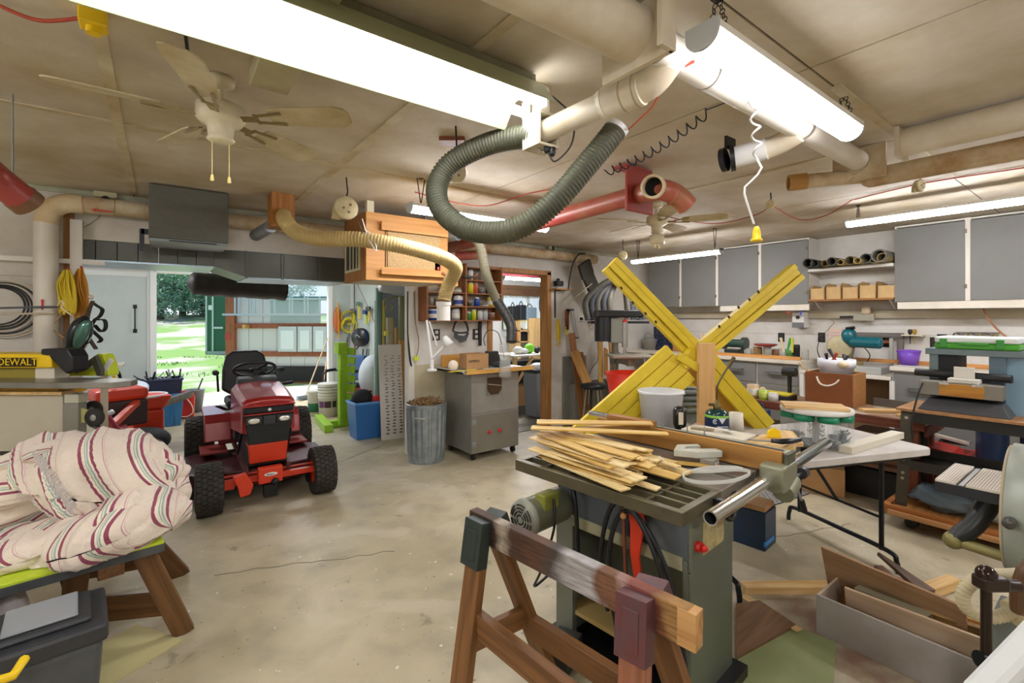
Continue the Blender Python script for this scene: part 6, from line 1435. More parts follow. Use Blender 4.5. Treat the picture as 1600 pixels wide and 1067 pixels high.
b=B();q2=P(985,556,5.5);b.box((q2.x,q2.y,1.105),(.5,.42,.03),R=Matrix((rgt,fwd,ZV)).transposed());b.cyl((q2.x,q2.y,1.09),(q2.x,q2.y,.99),.05,n=14);b.beam((px_,py_,1.04),(q2.x,q2.y,1.04),.07,.09);part('work_table',b,mat('#8f8674',.4,.3),T,bevel=.008)
b=B();b.cyl((px_,py_,.98),(px_,py_,1.12),.065,n=18);b.tube([(px_-.06,py_-.06,1.06),(px_-.14,py_-.12,1.0)],.009,6);part('table_collar',b,mat('#6f7268',.4),T)
t=thing('hung_hose_loop','thick dark hoses looped over the corner above the drill press','hose',P(965,440,6.2))
for k,(du,r_,m_)in enumerate(((0,.05,'#55544a'),(10,.05,'#3d4048'),(22,.045,'#5c5b50'),(34,.05,'#4a4c50'),(-12,.045,'#6b675a'))):
 b=B();w=46-k*7
 hose_b(b,[P(965-w+2*k,500,6.15),P(962-w+2*k,470,6.15),P(965-w*.55+k,446,6.15+.02*k),P(965,436+2*k,6.15),P(965+w*.6,450,6.15),P(965+w*.85,475,6.15),P(965+w*.9,500,6.15)],.045,pitch=.03,n=10,k=6);part('hose_turn',b,mat(m_,.5),t)
b=B();b.box(P(965,500,6.2)+Vector((0,0,-.03)),(.75,.3,.03),R=Matrix((rgt,fwd,ZV)).transposed());part('hose_shelf',b,BLKM,t)
t=thing('flat_duct','dark flattened flexible duct slanting down the far wall','duct',OY(915,440,4.7))
b=B()
for k in range(4):
 a0=[(912,410),(918,430),(927,450),(936,470),(943,487)]
 a,c=OY(*a0[k],4.64+.02*(k%2)),OY(*a0[k+1],4.64+.02*((k+1)%2));b.beam(a,c+(c-a)*.08,.24-.03*k,.05,up=(0,1,0))
part('duct_body',b,mat('#3f3d34',.6,0,'#2e2c26',10,.5),t,bevel=.006)
b=B();b.tube(smooth_path([OY(888,452,4.72),OY(891,430,4.70),OY(897,408,4.68),OY(905,397,4.66),OY(914,396,4.68)],6),.011,6);part('support_rod',b,BLK,t)
b=B();b.beam(OY(889,473,4.58),OY(925,443,4.58),.012,.006,up=(0,1,0));b.beam(OY(930,470,4.58),OY(944,458,4.58),.012,.006,up=(0,1,0));b.box(OY(923,438,4.66),(.03,.01,.03));part('tape',b,mat('#c9c2a8',.6),t)
t=thing('bracket_shelf','little wooden bracket shelf on the wall right of the doorway','shelf',OY(876,452,4.85))
q=OY(877,452,4.84);b=B();b.box(q,(.30,.15,.02));part('shelf_board',b,wood('#c08c4c','#94622c'),t,bevel=.002)
b=B();b.bb((q.x-.06,4.905,q.z-.40),(q.x-.045,4.918,q.z));b.bb((q.x-.06,4.8,q.z-.02),(q.x-.045,4.918,q.z-.01));part('bracket',b,BLK,t)
b=B();c=OY(873,443,4.84);b.box(c,(.12,.08,.07));b.box(c+Vector((-.01,0,.05)),(.04,.04,.04));one('black_radio',b,BLK,'small black device on the bracket shelf','device',bevel=.006)
YW=4.88
t=thing('caulking_gun','open frame caulking gun hanging on the wall right of the doorway','caulking gun',OY(900,505,YW))
b=B();
for dx in(-.03,.035):b.tube([OY(892,482,YW)+Vector((dx,0,0)),OY(900,525,YW)+Vector((dx,0,0))],.004,5)
b.tube([OY(892,482,YW),OY(900,528,YW)],.004,5);part('rods',b,GALV,t)
b=B();c=OY(901,526,YW);b.cyl(c,c-Vector((0,0,.03)),.035,n=14);part('front_cup',b,mat('#6c6c68',.4),t)
b=B();c=OY(891,484,YW);b.box(c,(.13,.03,.025));b.box(c+Vector((-.05,0,-.02)),(.03,.03,.05));part('grip',b,mat('#4c4038',.5),t)
b=B();c=OY(886,500,YW);b.box(c,(.05,.03,.28));one('brown_caulk_tube',b,REDW,'red brown wooden slat on the wall beside the caulking gun','slat')
t=thing('yellow_knife_bar','long yellow trowel handle hanging on the wall right of the doorway','tool',OY(872,515,YW))
b=B();b.prism([(-.02,.12),(.01,.12),(.03,-.03),(.035,-.16),(-.01,-.2),(-.02,-.05)],OY(871,512,YW),(1,0,0),(0,0,1),.02);part('handle',b,YEL2,t,bevel=.004)
b=B();b.beam(OY(875,535,YW),OY(868,540,YW),.02,.01);part('tip',b,YEL2,t)
b=B();b.prism([(-.012,.07),(.012,.07),(.02,0),(.012,-.06),(-.018,-.04)],OY(885,517,YW),(1,0,0),(0,0,1),.015);one('yellow_snips',b,mat('#d8d44a',.4),'small yellow handled snips below the caulking gun','snips')
b=B();b.bb((OY(862,500,YW).x-.012,4.90,OY(864,609,YW).z),(OY(862,500,YW).x+.012,4.915,OY(862,498,YW).z));one('steel_rule',b,mat('#7c8488',.3,.6),'long thin steel rule hanging right of the door frame','ruler')
t=thing('wall_socket_strip','white socket strip with black plugs below the flat duct','socket strip',OY(912,498,YW))
b=B();q0,q1=OY(903,498,4.91),OY(928,502,4.91);b.bb((q0.x,4.895,q0.z-.035),(q1.x,4.918,q0.z+.035));part('strip',b,WPL,t,bevel=.003)
for u in(908,923):
 b=B();c=OY(u,498,4.89);b.box(c,(.05,.03,.04));part('plug',b,BLK,t,bevel=.004)
cord('grey_cable',[OY(928,501,4.88),OY(932,520,4.87),OY(934,560,4.87),OY(925,575,4.87),OY(918,590,4.87)],.006,mat('#77787c',.5),'grey cable running down the wall behind the stool')
for i,(u0,v0,u1,v1,w,m_,lab,dp)in enumerate(((893,520,906,655,.10,wood('#a06a38','#7a4a22'),'tall brown board leaning on the wall left of the stool',4.86),(897,548,912,600,.16,wood('#c39350','#a0702f'),'short wide board leaning left above the stool',4.74),(908,550,912,640,.07,wood('#8a6030','#64421c'),'dark narrow board leaning behind the stool',4.80),(938,530,932,600,.09,wood('#d6ac60','#b98c42'),'pale tall board leaning right of the stool',4.72),(947,545,940,585,.07,wood('#cf9a52','#a8722f'),'marked short board beside the drill press',4.68),(953,535,951,610,.05,wood('#b88c4c','#8c642c'),'slim board standing beside the drill press column',4.76))):
 p1=FL(u1,max(v1,640));a=OY(u0,v0,dp);c=Vector((OY(u1,v1,dp-.1).x,dp-.18,OY(u1,v1,dp-.1).z))
 if i in(0,):c.z=.02
 stick('leaning_board',a,c,w,.02,m_,up=(0,-1,0),label=lab,cat='board',group='boards leaning in the far corner')
b=B();b.bb((OY(925,600,4.75).x,4.74,0),(OY(958,600,4.75).x,4.90,.62));one('scrap_bin',b,mat('#6e675c',.6,0,'#57503f',5,.6),'grey scrap timber bin holding the leaning boards','bin',bevel=.004)
b=B();b.bb((OY(897,600,4.85).x-.05,4.78,0),(OY(912,600,4.85).x,4.90,.60));one('board_rack',b,mat('#83827a',.6),'low grey rack under the brown boards left of the stool','rack',bevel=.004)
q=FL(931,662);T=thing('bar_stool','round black seated chrome stool in front of the far corner','stool',q)
q=Vector((4.78,4.50,0))
b=B();b.lathe((q.x,q.y,.58),[(.001,0),(.15,0),(.175,.015),(.178,.05),(.16,.075),(.001,.09)],28);part('seat',b,mat('#1d1f20',.35),T)
for k in range(4):
 a=PI/4+k*PI/2+.5;b=B();b.tube([(q.x+math.cos(a)*.11,q.y+math.sin(a)*.11,.58),(q.x+math.cos(a)*.19,q.y+math.sin(a)*.19,0)],.011,8);part('leg',b,mat('#c5bfb4',.2,.9),T)
b=B();b.torus((q.x,q.y,.12),.185,.009,n=28);part('foot_ring',b,mat('#c5bfb4',.2,.9),T)
p=P(984,600,5.1);b=B();b.lathe((p.x,p.y,.50),[(.001,0),(.18,0),(.25,.46),(.26,.46),(.18,-.01)],20);b.cyl((p.x,p.y,0),(p.x,p.y,.50),.12,n=14);one('red_hopper',b,mat('#d3341f',.4),'bright red plastic hopper behind the yellow boards','hopper')
# ================================================================ shelves on the pier by the doorway
T=thing('storage_shelf','brown wooden open shelf unit full of tins beside the doorway','shelf',(2.85,4.8,1.52))
SHW=wood('#a5693a','#7a4722');SHZ=wood('#a5693a','#7a4722','z')
SX0,SX1,SX2,SXm,SY0,SY1=2.35,2.85,3.36,3.12,4.70,4.915
ZL=[1.527,1.69,1.845];ZR=[1.527,1.69,1.845,2.0,2.155]
for x,z0,z1 in((SX0,1.52,1.995),(SX1,1.52,2.19),(SX2-.0,1.52,2.17)):
 b=B();b.bb((x,SY0,z0),(x+.02,SY1,z1));part('side_panel',b,SHZ,T,bevel=.001)
for z in ZL:
 b=B();b.bb((SX0+.02,SY0,z-.012),(SX1,SY1,z));part('shelf_board',b,SHW,T)
for z in ZR:
 b=B();b.bb((SX1+.02,SY0,z-.012),(SX2,SY1,z));part('shelf_board',b,SHW,T)
b=B();b.bb((SX1+.02,SY1-.01,1.53),(SX2,SY1,2.155));b.bb((SX0+.02,SY1-.01,1.53),(SX1,SY1,1.98));part('back_panel',b,mat('#b9ae98',.7),T)
def sxy(u,Y=4.78):return OY(u,500,Y).x
CANS=[
 (700,.035,.10,'#cfc9bc',1.69,'cream tin on the middle left shelf',0),(706,.0,0,'',0,'',0),
 (716,.058,.115,'#e4e4e6',1.69,'large white tub with blue print on the middle shelf',1),
 (676,.062,.115,'#1d4f9c',1.527,'blue tub with white badge on the bottom shelf',1),(712,.05,.125,'#b9bcba',1.527,'tall clear jar on the bottom shelf by the white pipe',0),
 (683,.045,.08,'#6b5f52',1.69,'brown jar at the left end of the middle shelf',0),(673,.035,.09,'#8c8474',1.69,'grey jar behind the hose on the middle shelf',0),
 (690,.05,.04,'#c8beb0',1.845,'flat pale tin on the upper left shelf',0),(715,.05,.05,'#a59e92',1.845,'bundle of pale cloth on the upper left shelf',0),
 (735,.035,.12,'#d8d8d4',2.0,'white bottle on the top right shelf',0),(743,.03,.08,'#c46a4c',2.0,'red and white jar on the top right shelf',0),(758,.055,.13,'#dcdcd8',2.0,'big white tin on the top right shelf',0),
 (735,.038,.125,'#e0cf28',1.845,'yellow box of cleaner on the second shelf',0),(743,.034,.12,'#b9553c',1.845,'rusty red box beside the yellow one',0),(752,.04,.06,'#6c6a66',1.845,'low dark tin on the second shelf',0),(761,.016,.11,'#33302c',1.845,'thin dark tube on the second shelf',0),(766,.018,.11,'#d8d8d8',1.845,'thin white tube on the second shelf',0),
 (745,.036,.10,'#2a4aa0',1.69,'small bottle with blue band and white top',1),(767,.05,.12,'#d6b92c',1.69,'large yellow tin on the third shelf',0),(757,.05,.03,'#4a4640',1.69,'flat dark lump on the third shelf',0),(733,.03,.05,'#3a3634',1.69,'small dark tool case on the third shelf',0),
 (732,.03,.09,'#3f8a3c',1.527,'green bottle with white cap on the bottom right shelf',1),(740,.032,.12,'#c8cc2a',1.527,'lime spray bottle on the bottom right shelf',1),(750,.035,.11,'#c4c6c4',1.527,'clear jar of screws on the bottom right shelf',0),(758,.035,.11,'#b4b8b8',1.527,'second clear jar of screws beside the first',0),(768,.045,.08,'#7a5638',1.527,'brown round bundle on the bottom right shelf',0)]
for(u,r_,h,cc,z,lab,lid)in CANS:
 if not lab:continue
 x=sxy(u,4.79);x=max(SX0+.022+r_,min(SX2-r_-.002,x))
 if z in(2.0,)and x<SX1+.022+r_:x=SX1+.022+r_
 t=thing('tin',lab,'tin',(x,4.79,z),group='tins and bottles on the brown shelves')
 b=B();b.lathe((x,4.79,z+.001),[(.001,0),(r_,0),(r_,h*.8),(r_*.93,h*.9),(r_*.9,h),(.001,h)],16);part('body',b,mat(cc,.4),t)
 b=B();b.lathe((x,4.79,z+.001+h),[(r_*.93,-.006),(r_*.95,0),(r_*(.9 if not lid else.4),.012),(.001,.014)],14);part('lid',b,mat('#e2e2de',.4)if lid else mat('#8a8478',.4),t)
 if r_>.049:
  b=B();b.lathe((x,4.79,z+.001),[(r_+.0005,h*.2),(r_+.001,h*.22),(r_+.001,h*.6),(r_+.0005,h*.62)],16);part('label_band',b,mat('#3a4a8c' if cc=='#e4e4e6' else '#d8d4c8',.5),t)
b=B();b.bb((sxy(722,4.66),4.6,2.018),(sxy(743,4.66),4.695,2.035));one('dark_green_ledge',b,mat('#3c4234',.5),'dark green bar sticking out of the top of the shelves','bar')
outlet_y=lambda u,v,lab:(lambda p,t:(part('plate',B().bb((p.x-.045,4.905,p.z-.065),(p.x+.045,4.919,p.z+.065)),mat('#2a1d16',.4),t,bevel=.003),[part('socket',B().bb((p.x-.018,4.90,p.z+s-.018),(p.x+.018,4.905,p.z+s+.018)),mat('#cfc8ba',.4),t)for s in(-.03,.03)]))(OY(u,v,4.91),thing('wall_outlet',lab,'outlet',OY(u,v,4.91)))
outlet_y(682,523,'dark wall outlet under the shelves on the left');outlet_y(744,522,'dark wall outlet under the shelves on the right')
t=thing('visor','clear face shield with black head strap hung below the shelves','face shield',OY(719,515,4.85))
c=OY(719,517,4.84)
b=B();b.tube(smooth_path([c+Vector((-.10,0,-.0)),c+Vector((-.07,-.01,.10)),c+Vector((0,0,.14)),c+Vector((.07,-.01,.10)),c+Vector((.11,0,0)),c+Vector((.05,-.02,-.02)),c+Vector((-.04,-.02,-.02)),c+Vector((-.10,0,-.0))],6),.012,6);part('strap',b,BLK,t)
b=B();b.prism([(-.10,.0),(-.09,-.08),(-.02,-.14),(.06,-.12),(.10,-.03),(.09,-.02),(.04,-.06),(-.04,-.05)],c+Vector((0,-.02,0)),(1,0,0),(0,0,1),.02);part('shield',b,mat('#5e6468',.1,.6),t)
b=B();b.bb((OY(748,500,4.9).x,4.89,OY(748,540,4.9).z),(OY(750,500,4.9).x+.02,4.91,OY(748,502,4.9).z));one('black_file',b,BLK,'thin black file hanging below the right shelves','file')
T=thing('desk_lamp','white jointed swing arm lamp on the grey dust cabinet','lamp',P(672,565,5.0))
b=B();b.beam(P(667,500,4.9),P(675,560,4.9),.02,.02);b.beam(P(671,502,4.9),P(683,540,4.9),.012,.012);part('arm',b,WPL,T)
b=B();b.beam(P(675,560,4.9),P(697,538,4.85),.02,.02);part('arm',b,WPL,T)
b=B();b.lathe(P(698,532,4.85),[(.02,.05),(.03,.03),(.06,-.05),(.055,-.05),(.001,.02)],18,axis=(-.4,.3,1));part('shade',b,mat('#e4e6e2',.3),T)
p=P(675,562,4.9);b=B();b.cyl((p.x,p.y,1.0),p,.02);b.cyl((p.x,p.y,1.0),(p.x,p.y,1.02),.05);part('base',b,WPL,T)
# ---- metal dust cabinet with wooden top
T=thing('dust_cabinet','tall grey metal cabinet on casters with wooden worktop by the doorway','cabinet',(3.0,4.58,0))
GX0,GX1,GY0,GY1=2.68,3.32,4.30,4.885
GM=mat('#9c9a92',.42,.35,'#85837a',5,.6)
b=B();b.bb((GX0,GY0+.004,.08),(GX1,GY1,.955));part('body',b,GM,T,bevel=.004)
b=B();b.bb((GX0+.005,GY0-.004,.085),(GX1-.005,GY0+.002,.50));k=part('lower_door',b,mat('#8f8c80',.4,.5,'#7f7c70',6,.6),T,bevel=.002)
b=B();b.bb((GX0+.005,GY0-.002,.512),(GX1-.005,GY0+.003,.95));part('upper_panel',b,GM,T,bevel=.002)
for u,v in((765,675),(781,672)):
 q=OY(u,v,GY0-.01);b=B();b.sph(q,.022,14,8,(1,.7,1));part('knob',b,REDPL,k)
for z in(.16,.40):
 b=B();b.bb((GX0+.0,GY0-.012,z),(GX0+.05,GY0-.004,z+.05));part('hinge',b,GALV,k)
c=OY(772,603,GY0);hw=.10
b=B();b.prism([(-.11,.13),(.11,.13),(.11,-.10),(-.11,-.10)],(c.x,GY0-.003,c.z),(1,0,0),(0,0,1),.004);fr_=part('window_frame',b,mat('#9a9890',.35,.6),T,bevel=.002)
b=B();b.prism([(-.095,.10),(.095,.10),(.095,-.04),(.05,-.09),(-.05,-.09),(-.095,-.04)],(c.x,GY0-.009,c.z),(1,0,0),(0,0,1),.004);part('window_pane',b,mat('#4a3a2c',.15),fr_)
b=B();b.beam((c.x-.09,GY0-.012,c.z+.03),(c.x+.09,GY0-.012,c.z+.0),.003,.006);part('dust_streak',b,mat('#b8a890',.7),fr_)
for x in(GX0+.05,GX1-.05):
 for y in(GY0+.05,GY1-.05):
  b=B();b.cyl((x-.015,y,.035),(x+.015,y,.035),.034,n=14);b.box((x,y,.073),(.05,.05,.014));part('caster',b,BLKM,T)
b=B();b.bb((2.54,4.22,.957),(3.46,GY1+.0,.978));part('worktop',b,mat('#9aa09a',.4,.2),T,bevel=.002)
b=B();b.bb((2.56,4.20,.955),(3.47,4.225,1.0));part('front_lipping',b,wood('#d2a050','#b07a2c'),T,bevel=.002)
b=B();b.bb((2.62,4.85,.98),(3.36,4.87,1.12));part('back_upstand',b,wood('#d29a48','#b67c2c'),T,bevel=.002)
b=B();b.bb((2.54,4.25,.958),(2.56,4.86,.992));part('side_lipping',b,mat('#c2c6c0',.4,.3),T)
q=OY(742,560,4.5);t=thing('cardboard_box','small brown cardboard box with black lettering on the dust cabinet','box',(q.x,4.5,.98))
b=B();b.box((q.x,4.52,.98+.085),(.27,.2,.17),rz=-.12);part('carton',b,CARD,t,bevel=.003)
b=B();b.prism([(-.13,0),(.1,.02),(.12,.06),(-.11,.05)],(q.x,4.54,1.151),(1,0,0),(0,1,0),.003);part('flap',b,CARD,t)
text_part('lettering','KIMPEX',.04,facing(RZ(-.12)@Vector((-.045,-.102,.02))+Vector((q.x,4.52,1.05)),RZ(-.12)@Vector((1,0,0)),(0,0,1)),mat('#2a211a',.6),t)
T=thing('black_clamp_lamp','black triangular wire basket holder on the dust cabinet','holder',OY(766,552,4.7))
b=B();c=OY(768,565,4.7);b.hexa([c+Vector(v_)for v_ in[(-.12,-.05,0),(.13,-.05,0),(.13,.06,0),(-.12,.06,0),(-.06,-.04,.17),(.07,-.04,.17),(.07,.05,.17),(-.06,.05,.17)]]);b.xf(Matrix.Translation((0,0,.981-c.z)));part('hopper',b,mat('#1e1c1b',.4),T,bevel=.005)
b=B();b.tube(smooth_path([OY(758,540,4.7),OY(756,528,4.7),OY(764,516,4.7),OY(778,520,4.7),OY(784,540,4.7),OY(788,560,4.7)],6),.005,6);part('wire',b,BLK,T)
for i,(u,cc,lab,sz)in enumerate(((708,'#e8d8c4','crumpled white and pink paper bag on the dust cabinet',(.12,.08,.12)),(783,'#26282e','dark folded tool roll at the right of the dust cabinet',(.28,.1,.07)))):
 q=OY(u,570,4.42);b=B();b.sph((q.x,4.42,.98+sz[2]*.5),.5,14,8,sz);one('paper_bag' if i==0 else 'tool_roll',b,mat(cc,.6,bump=.4,bsc=20),lab,'bag')
for i,(u,cc,lab)in enumerate(((712,'#d8c22c','yellow pencil on the dust cabinet'),(733,'#e4da50','pale yellow strip lying before the cardboard box'),(796,'#d4dae0','white plastic strip at the right end of the dust cabinet'),(765,'#8fa4a4','grey green scraper on the dust cabinet'))):
 q=OY(u,575,4.3);stick('small_strip',(q.x-.09,4.28+.01*i,.992),(q.x+.09,4.31,.992),.03,.008,mat(cc,.5),label=lab,cat='strip')
t=thing('grey_hose','long grey flexible hose hanging down from the ceiling before the doorway','hose',P(780,450,4.8))
HP=[P(736,362,4.28),P(744,372,4.28),P(752,392,4.32),P(760,430,4.4),P(776,470,4.6),P(792,495,4.55),P(799,512,4.5),P(799,535,4.45)]
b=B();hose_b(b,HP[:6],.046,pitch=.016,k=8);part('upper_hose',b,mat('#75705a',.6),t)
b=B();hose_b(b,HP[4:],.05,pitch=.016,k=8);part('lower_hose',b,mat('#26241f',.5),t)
b=B();b.cyl(P(736,362,4.28),P(716,365,4.36),.05,n=16);b.ring(P(716,365,4.36),P(706,366,4.40),.065,.05);part('coupling',b,GALV,t)
b=B();b.cyl(P(716,362,4.36),P(716,362,4.36)+Vector((0,0,CEIL-P(716,362,4.36).z)),.006,n=6);part('hanger',b,BLKM,t)
b=B();c=P(799,545,4.44);b.lathe((c.x,c.y+.1,0),[(.055,.982),(.06,.985),(.055,1.1),(.052,c.z+.04)],18);one('suction_cup',b,mat('#b5b8b0',.2,alpha=.4),'clear plastic hose end cup on the dust cabinet','nozzle')
q=P(732,402,5.0)
b=B();b.cyl(P(712,400,5.2),P(752,398,5.2),.05,n=16);b.cyl(P(725,375,5.2),P(758,383,5.2),.04,n=16);one('red_pipe_stub',b,REDP,'short red dusty pipe stubs above the brown shelves','pipe')
# ---- galvanised bin
T=thing('metal_trash_can','ribbed galvanised steel bin heaped with wood offcuts','trash can',(2.33,4.67,0))
b=B();n=40;prof=[(.185,.0),(.19,.02),(.2,.12),(.215,.56),(.222,.60),(.222,.625),(.214,.63),(.206,.6),(.18,.03)]
q=[];fs=[]
for k,(r_,z)in enumerate(prof):
 for i in range(n*2):
  rr=r_+(.005*(1 if i%4<2 else-1)if 2<=k<=3 else 0);a=2*PI*i/(2*n);q.append((2.33+math.cos(a)*rr,4.67+math.sin(a)*rr,z))
m=2*n
for k in range(len(prof)-1):fs+=[(k*m+i,k*m+(i+1)%m,(k+1)*m+(i+1)%m,(k+1)*m+i)for i in range(m)]
fs.append(tuple(range(m))[::-1]);b.add(q,fs);part('drum',b,GALV,T)
hd=(-fwd-rgt*.1).normalized();hp=Vector((2.33,4.67,.5))+hd*.222
b=B();s_=ZV.cross(hd).normalized();b.tube([hp-s_*.05,hp-s_*.045+hd*.025,hp+s_*.045+hd*.025,hp+s_*.05],.007,8);part('handle',b,mat('#c9c8c0',.3,.8),T)
b=B()
for i in range(170):
 a=random.uniform(0,2*PI);r_=.19*math.sqrt(random.random());z=.59+.075*(1-(r_/.2)**2)+random.uniform(-.01,.02);c=Vector((2.33+math.cos(a)*r_,4.67+math.sin(a)*r_,z));d=Vector((random.uniform(-1,1),random.uniform(-1,1),random.uniform(-.35,.5))).normalized()*random.uniform(.02,.05)
 b.beam(c-d,c+d,random.uniform(.006,.016),random.uniform(.004,.012))
b.cyl((2.33,4.67,.3),(2.33,4.67,.595),.19,n=20)
p_=one('wood_offcuts',b,wood('#9c7a50','#6c5232'),'heap of short wood offcuts filling the galvanised bin','offcuts',kind='stuff')
cord('olive_lead',[OY(648,455,4.88),OY(649,500,4.88),OY(654,530,4.87),OY(653,548,4.86),OY(650,558,4.86)],.005,mat('#6f6a4c',.5),'olive cord hanging on the pier with yellow plug')
b=B();b.box(OY(650,560,4.86),(.05,.04,.05));one('yellow_plug',b,mat('#d2dc2c',.4),'small yellow plug at the end of the pier cord','plug',bevel=.006)
b=B();b.tube(smooth_path([OY(637,455,4.86),OY(637,520,4.86),OY(640,560,4.84),OY(643,572,4.84),OY(641,560,4.84),OY(637,520,4.85)],5),.008,6);one('black_hose_loop',b,BLK,'black cord loop hanging at the pier corner beside the olive cord','cord')
# ================================================================ things in the bay
T=thing('perforated_panel','tall white panel with rows of wavy slots leaning in the bay','panel',(2.4,5.75,0))
pa,pb2=Vector((2.24,5.74,0)),Vector((2.53,5.70,0));pxv=(pb2-pa).normalized();lean=Vector((0,.10,1.21)).normalized()
b=B();L_=1.21;Wp=(pb2-pa).length
b.prism([(0,0),(Wp,0),(Wp,L_),(0,L_)],pa,pxv,lean,-.015)
pm=part('sheet',b,mat('#d3ccc2',.5),T)
b=B();r_=random.Random(4)
for row in range(26):
 f=row/26;z=.08+f*1.02
 for cidx in range(3):
  x=.06+cidx*.085+r_.uniform(-.008,.008);w=.055;t_=.010*(1-f*.75)+.0016;an=r_.uniform(-.35,.35)*(.4+f)
  o=pa+pxv*x+lean*z;dx_=(pxv*math.cos(an)+lean*math.sin(an)).normalized();dy_=pxv.cross(lean).cross(dx_).normalized()*1
  nrm=pxv.cross(lean).normalized();b.add([o+nrm*.0012,o+dx_*w*.5-dy_*t_+nrm*.0012,o+dx_*w+nrm*.0012,o+dx_*w*.5+dy_*t_+nrm*.0012],[(0,1,2,3)])
part('slots',b,mat('#5c564c',.9),pm,kind='stuff')
stick('amber_board',Vector((2.60,5.83,.02)),Vector((2.62,5.9,1.25)),.14,.02,wood('#c48a3c','#9c6828'),up=(0,-1,0),label='amber wooden board behind the white slotted panel',cat='board')
def bin_round(x,y,r0,r1,h,m_,name,label,cat,rim=None):
 t=thing(name,label,cat,(x,y,0));b=B();b.lathe((x,y,0),[(.001,.004),(r0,0),(r1,h-.03),(r1+.012,h-.03),(r1+.014,h),(r1-.006,h),(r0-.006,.01),(.001,.012)],26);part('body',b,m_,t)
 b=B();b.torus((x,y,h),r1+.004,.007,n=26);part('rim',b,rim or m_,t);return t
tt,p=tote(579,686,.38,.34,.46,mat('#2f6cae',.4),'blue_bin','tall bright blue bin with dark cloth in it by the white slotted panel',rim=mat('#5a96d0',.4))
b=B();b.sph((p.x-.05,p.y,.5),.14,14,8,(1,.9,.9));one('dark_cloth',b,mat('#15171a',.8,bump=.5,bsc=15),'dark cloth heap in the blue bin','cloth')
b=B();b.sph((p.x+.12,p.y-.05,.48),.07,12,8,(1.2,.9,.8));one('red_cloth',b,mat('#c42a26',.7),'red cloth beside the dark cloth in the blue bin','cloth')
b=B();c=P(583,600,7.5);b.sph((c.x,c.y,.62),.3,18,12,(.75,.8,1.15));b.cyl((c.x,c.y,0),(c.x,c.y,.4),.2,n=16);one('white_sack',b,mat('#ccd4da',.5,bump=.8,bsc=9),'full pale blue white sack standing behind the blue bin','sack')
bin_round(2.5,7.35,.18,.22,.42,mat('#8c1c24',.4),'red_tub','dark red tub behind the lime green rack','tub')
T=thing('lime_rack','lime green wooden rack with paddles on a T shaped foot','rack',(2.1,7.0,0))
LM=mat('#9fcf2c',.45,0,'#8aba28',9,.5)
b=B();b.box((1.87,7.0,.05),(.11,.86,.1),rz=-.1);part('foot',b,LM,T,bevel=.005)
b=B();b.box((2.2,6.82,.052),(.6,.10,.10),rz=-.06);part('foot',b,LM,T,bevel=.005)
ppx=P(535,600,6.6);ppx=Vector((ppx.x,ppx.y,0))
b=B();b.box((ppx.x,ppx.y,.65),(.10,.09,1.1),rz=.2);part('post',b,LM,T,bevel=.004)
b=B();b.box((ppx.x-.03,ppx.y-.03,1.13),(.13,.12,.16),rz=.2);b.box((ppx.x-.04,ppx.y-.05,.45),(.05,.06,.78),rz=.2);part('post_block',b,LM,T,bevel=.004)
for i in range(8):
 z=.18+i*.13;b=B();c=Vector((ppx.x+.12,ppx.y-.02,z));b.prism([(-.06,-.05),(.05,-.07),(.07,.035),(-.06,.055)],c,rgt,ZV,.05);part('paddle',b,LM,T,bevel=.003)
T=thing('pail_stack','stack of nested white plastic pails with printed labels behind the lime rack','pail',(2.02,7.72,0),group='white pails in the bay')
bc=P(513,640,7.45);bx_,by_=bc.x,bc.y
b=B();b.lathe((bx_,by_,0),[(.001,0),(.14,0),(.15,.28),(.158,.29),(.158,.32),(.15,.33)],26);body=part('pail_body',b,mat('#dfdcce',.4),T)
for k in range(4):
 b=B();b.lathe((bx_,by_,.33+k*.045),[(.15,0),(.16,.005),(.162,.03),(.155,.042)],26);part('nested_rim',b,mat('#e4e4d8',.4),T)
b=B();b.lathe((bx_,by_,.5),[(.15,0),(.16,.004),(.16,.02),(.001,.022)],26);part('top_pail',b,mat('#e8e8e0',.4),T)
for(a,w,m_)in((-1.9,.10,mat('#4a3040',.5)),(-2.6,.09,mat('#6a3a68',.5)),(-1.2,.07,mat('#3c4a30',.5))):
 b=B();n=6;q=[]
 for i in range(n+1):
  aa=a+(i/n-.5)*w/.15;q+=[(bx_+math.cos(aa)*.1505,by_+math.sin(aa)*.1505,.15),(bx_+math.cos(aa)*.1515,by_+math.sin(aa)*.1515,.25)]
 b.add(q,[(2*i,2*i+2,2*i+3,2*i+1)for i in range(n)]);part('printed_label',b,m_,body)
T=thing('small_pail','smaller white pail with green label left of the stack of pails','pail',(1.75,7.8,0),group='white pails in the bay')
bc=P(492,640,7.5);bx_,by_=bc.x,bc.y
b=B();b.lathe((bx_,by_,0),[(.001,0),(.10,0),(.11,.36),(.118,.37),(.118,.40),(.001,.41)],24);body=part('pail_body',b,mat('#e2e0d4',.4),T)
b=B();b.lathe((bx_,by_,0),[(.1025,.06),(.104,.062),(.107,.2),(.106,.202)],24);part('printed_label',b,mat('#1c6a44',.5),body)
T=thing('office_armchair','blue padded armchair with black arms behind the lime rack','chair',(2.45,7.9,0))
cc_=P(538,610,7.75);cx,cy=cc_.x,cc_.y;BLF=mat('#3a5c8c',.6);RC_=RZ(-.9)
def chp(x,y,z):v_=RC_@Vector((x,y,0));return Vector((cx+v_.x,cy+v_.y,z))
b=B();b.box(chp(0,0,.43),(.46,.44,.08),R=RC_);part('seat',b,mat('#2c3c50',.6),T,bevel=.03)
b=B();b.hexa([chp(-.22,.18,.5),chp(.22,.18,.5),chp(.22,.25,.5),chp(-.22,.25,.5),chp(-.2,.28,.92),chp(.2,.28,.92),chp(.2,.35,.92),chp(-.2,.35,.92)]);part('backrest',b,BLF,T,bevel=.03)
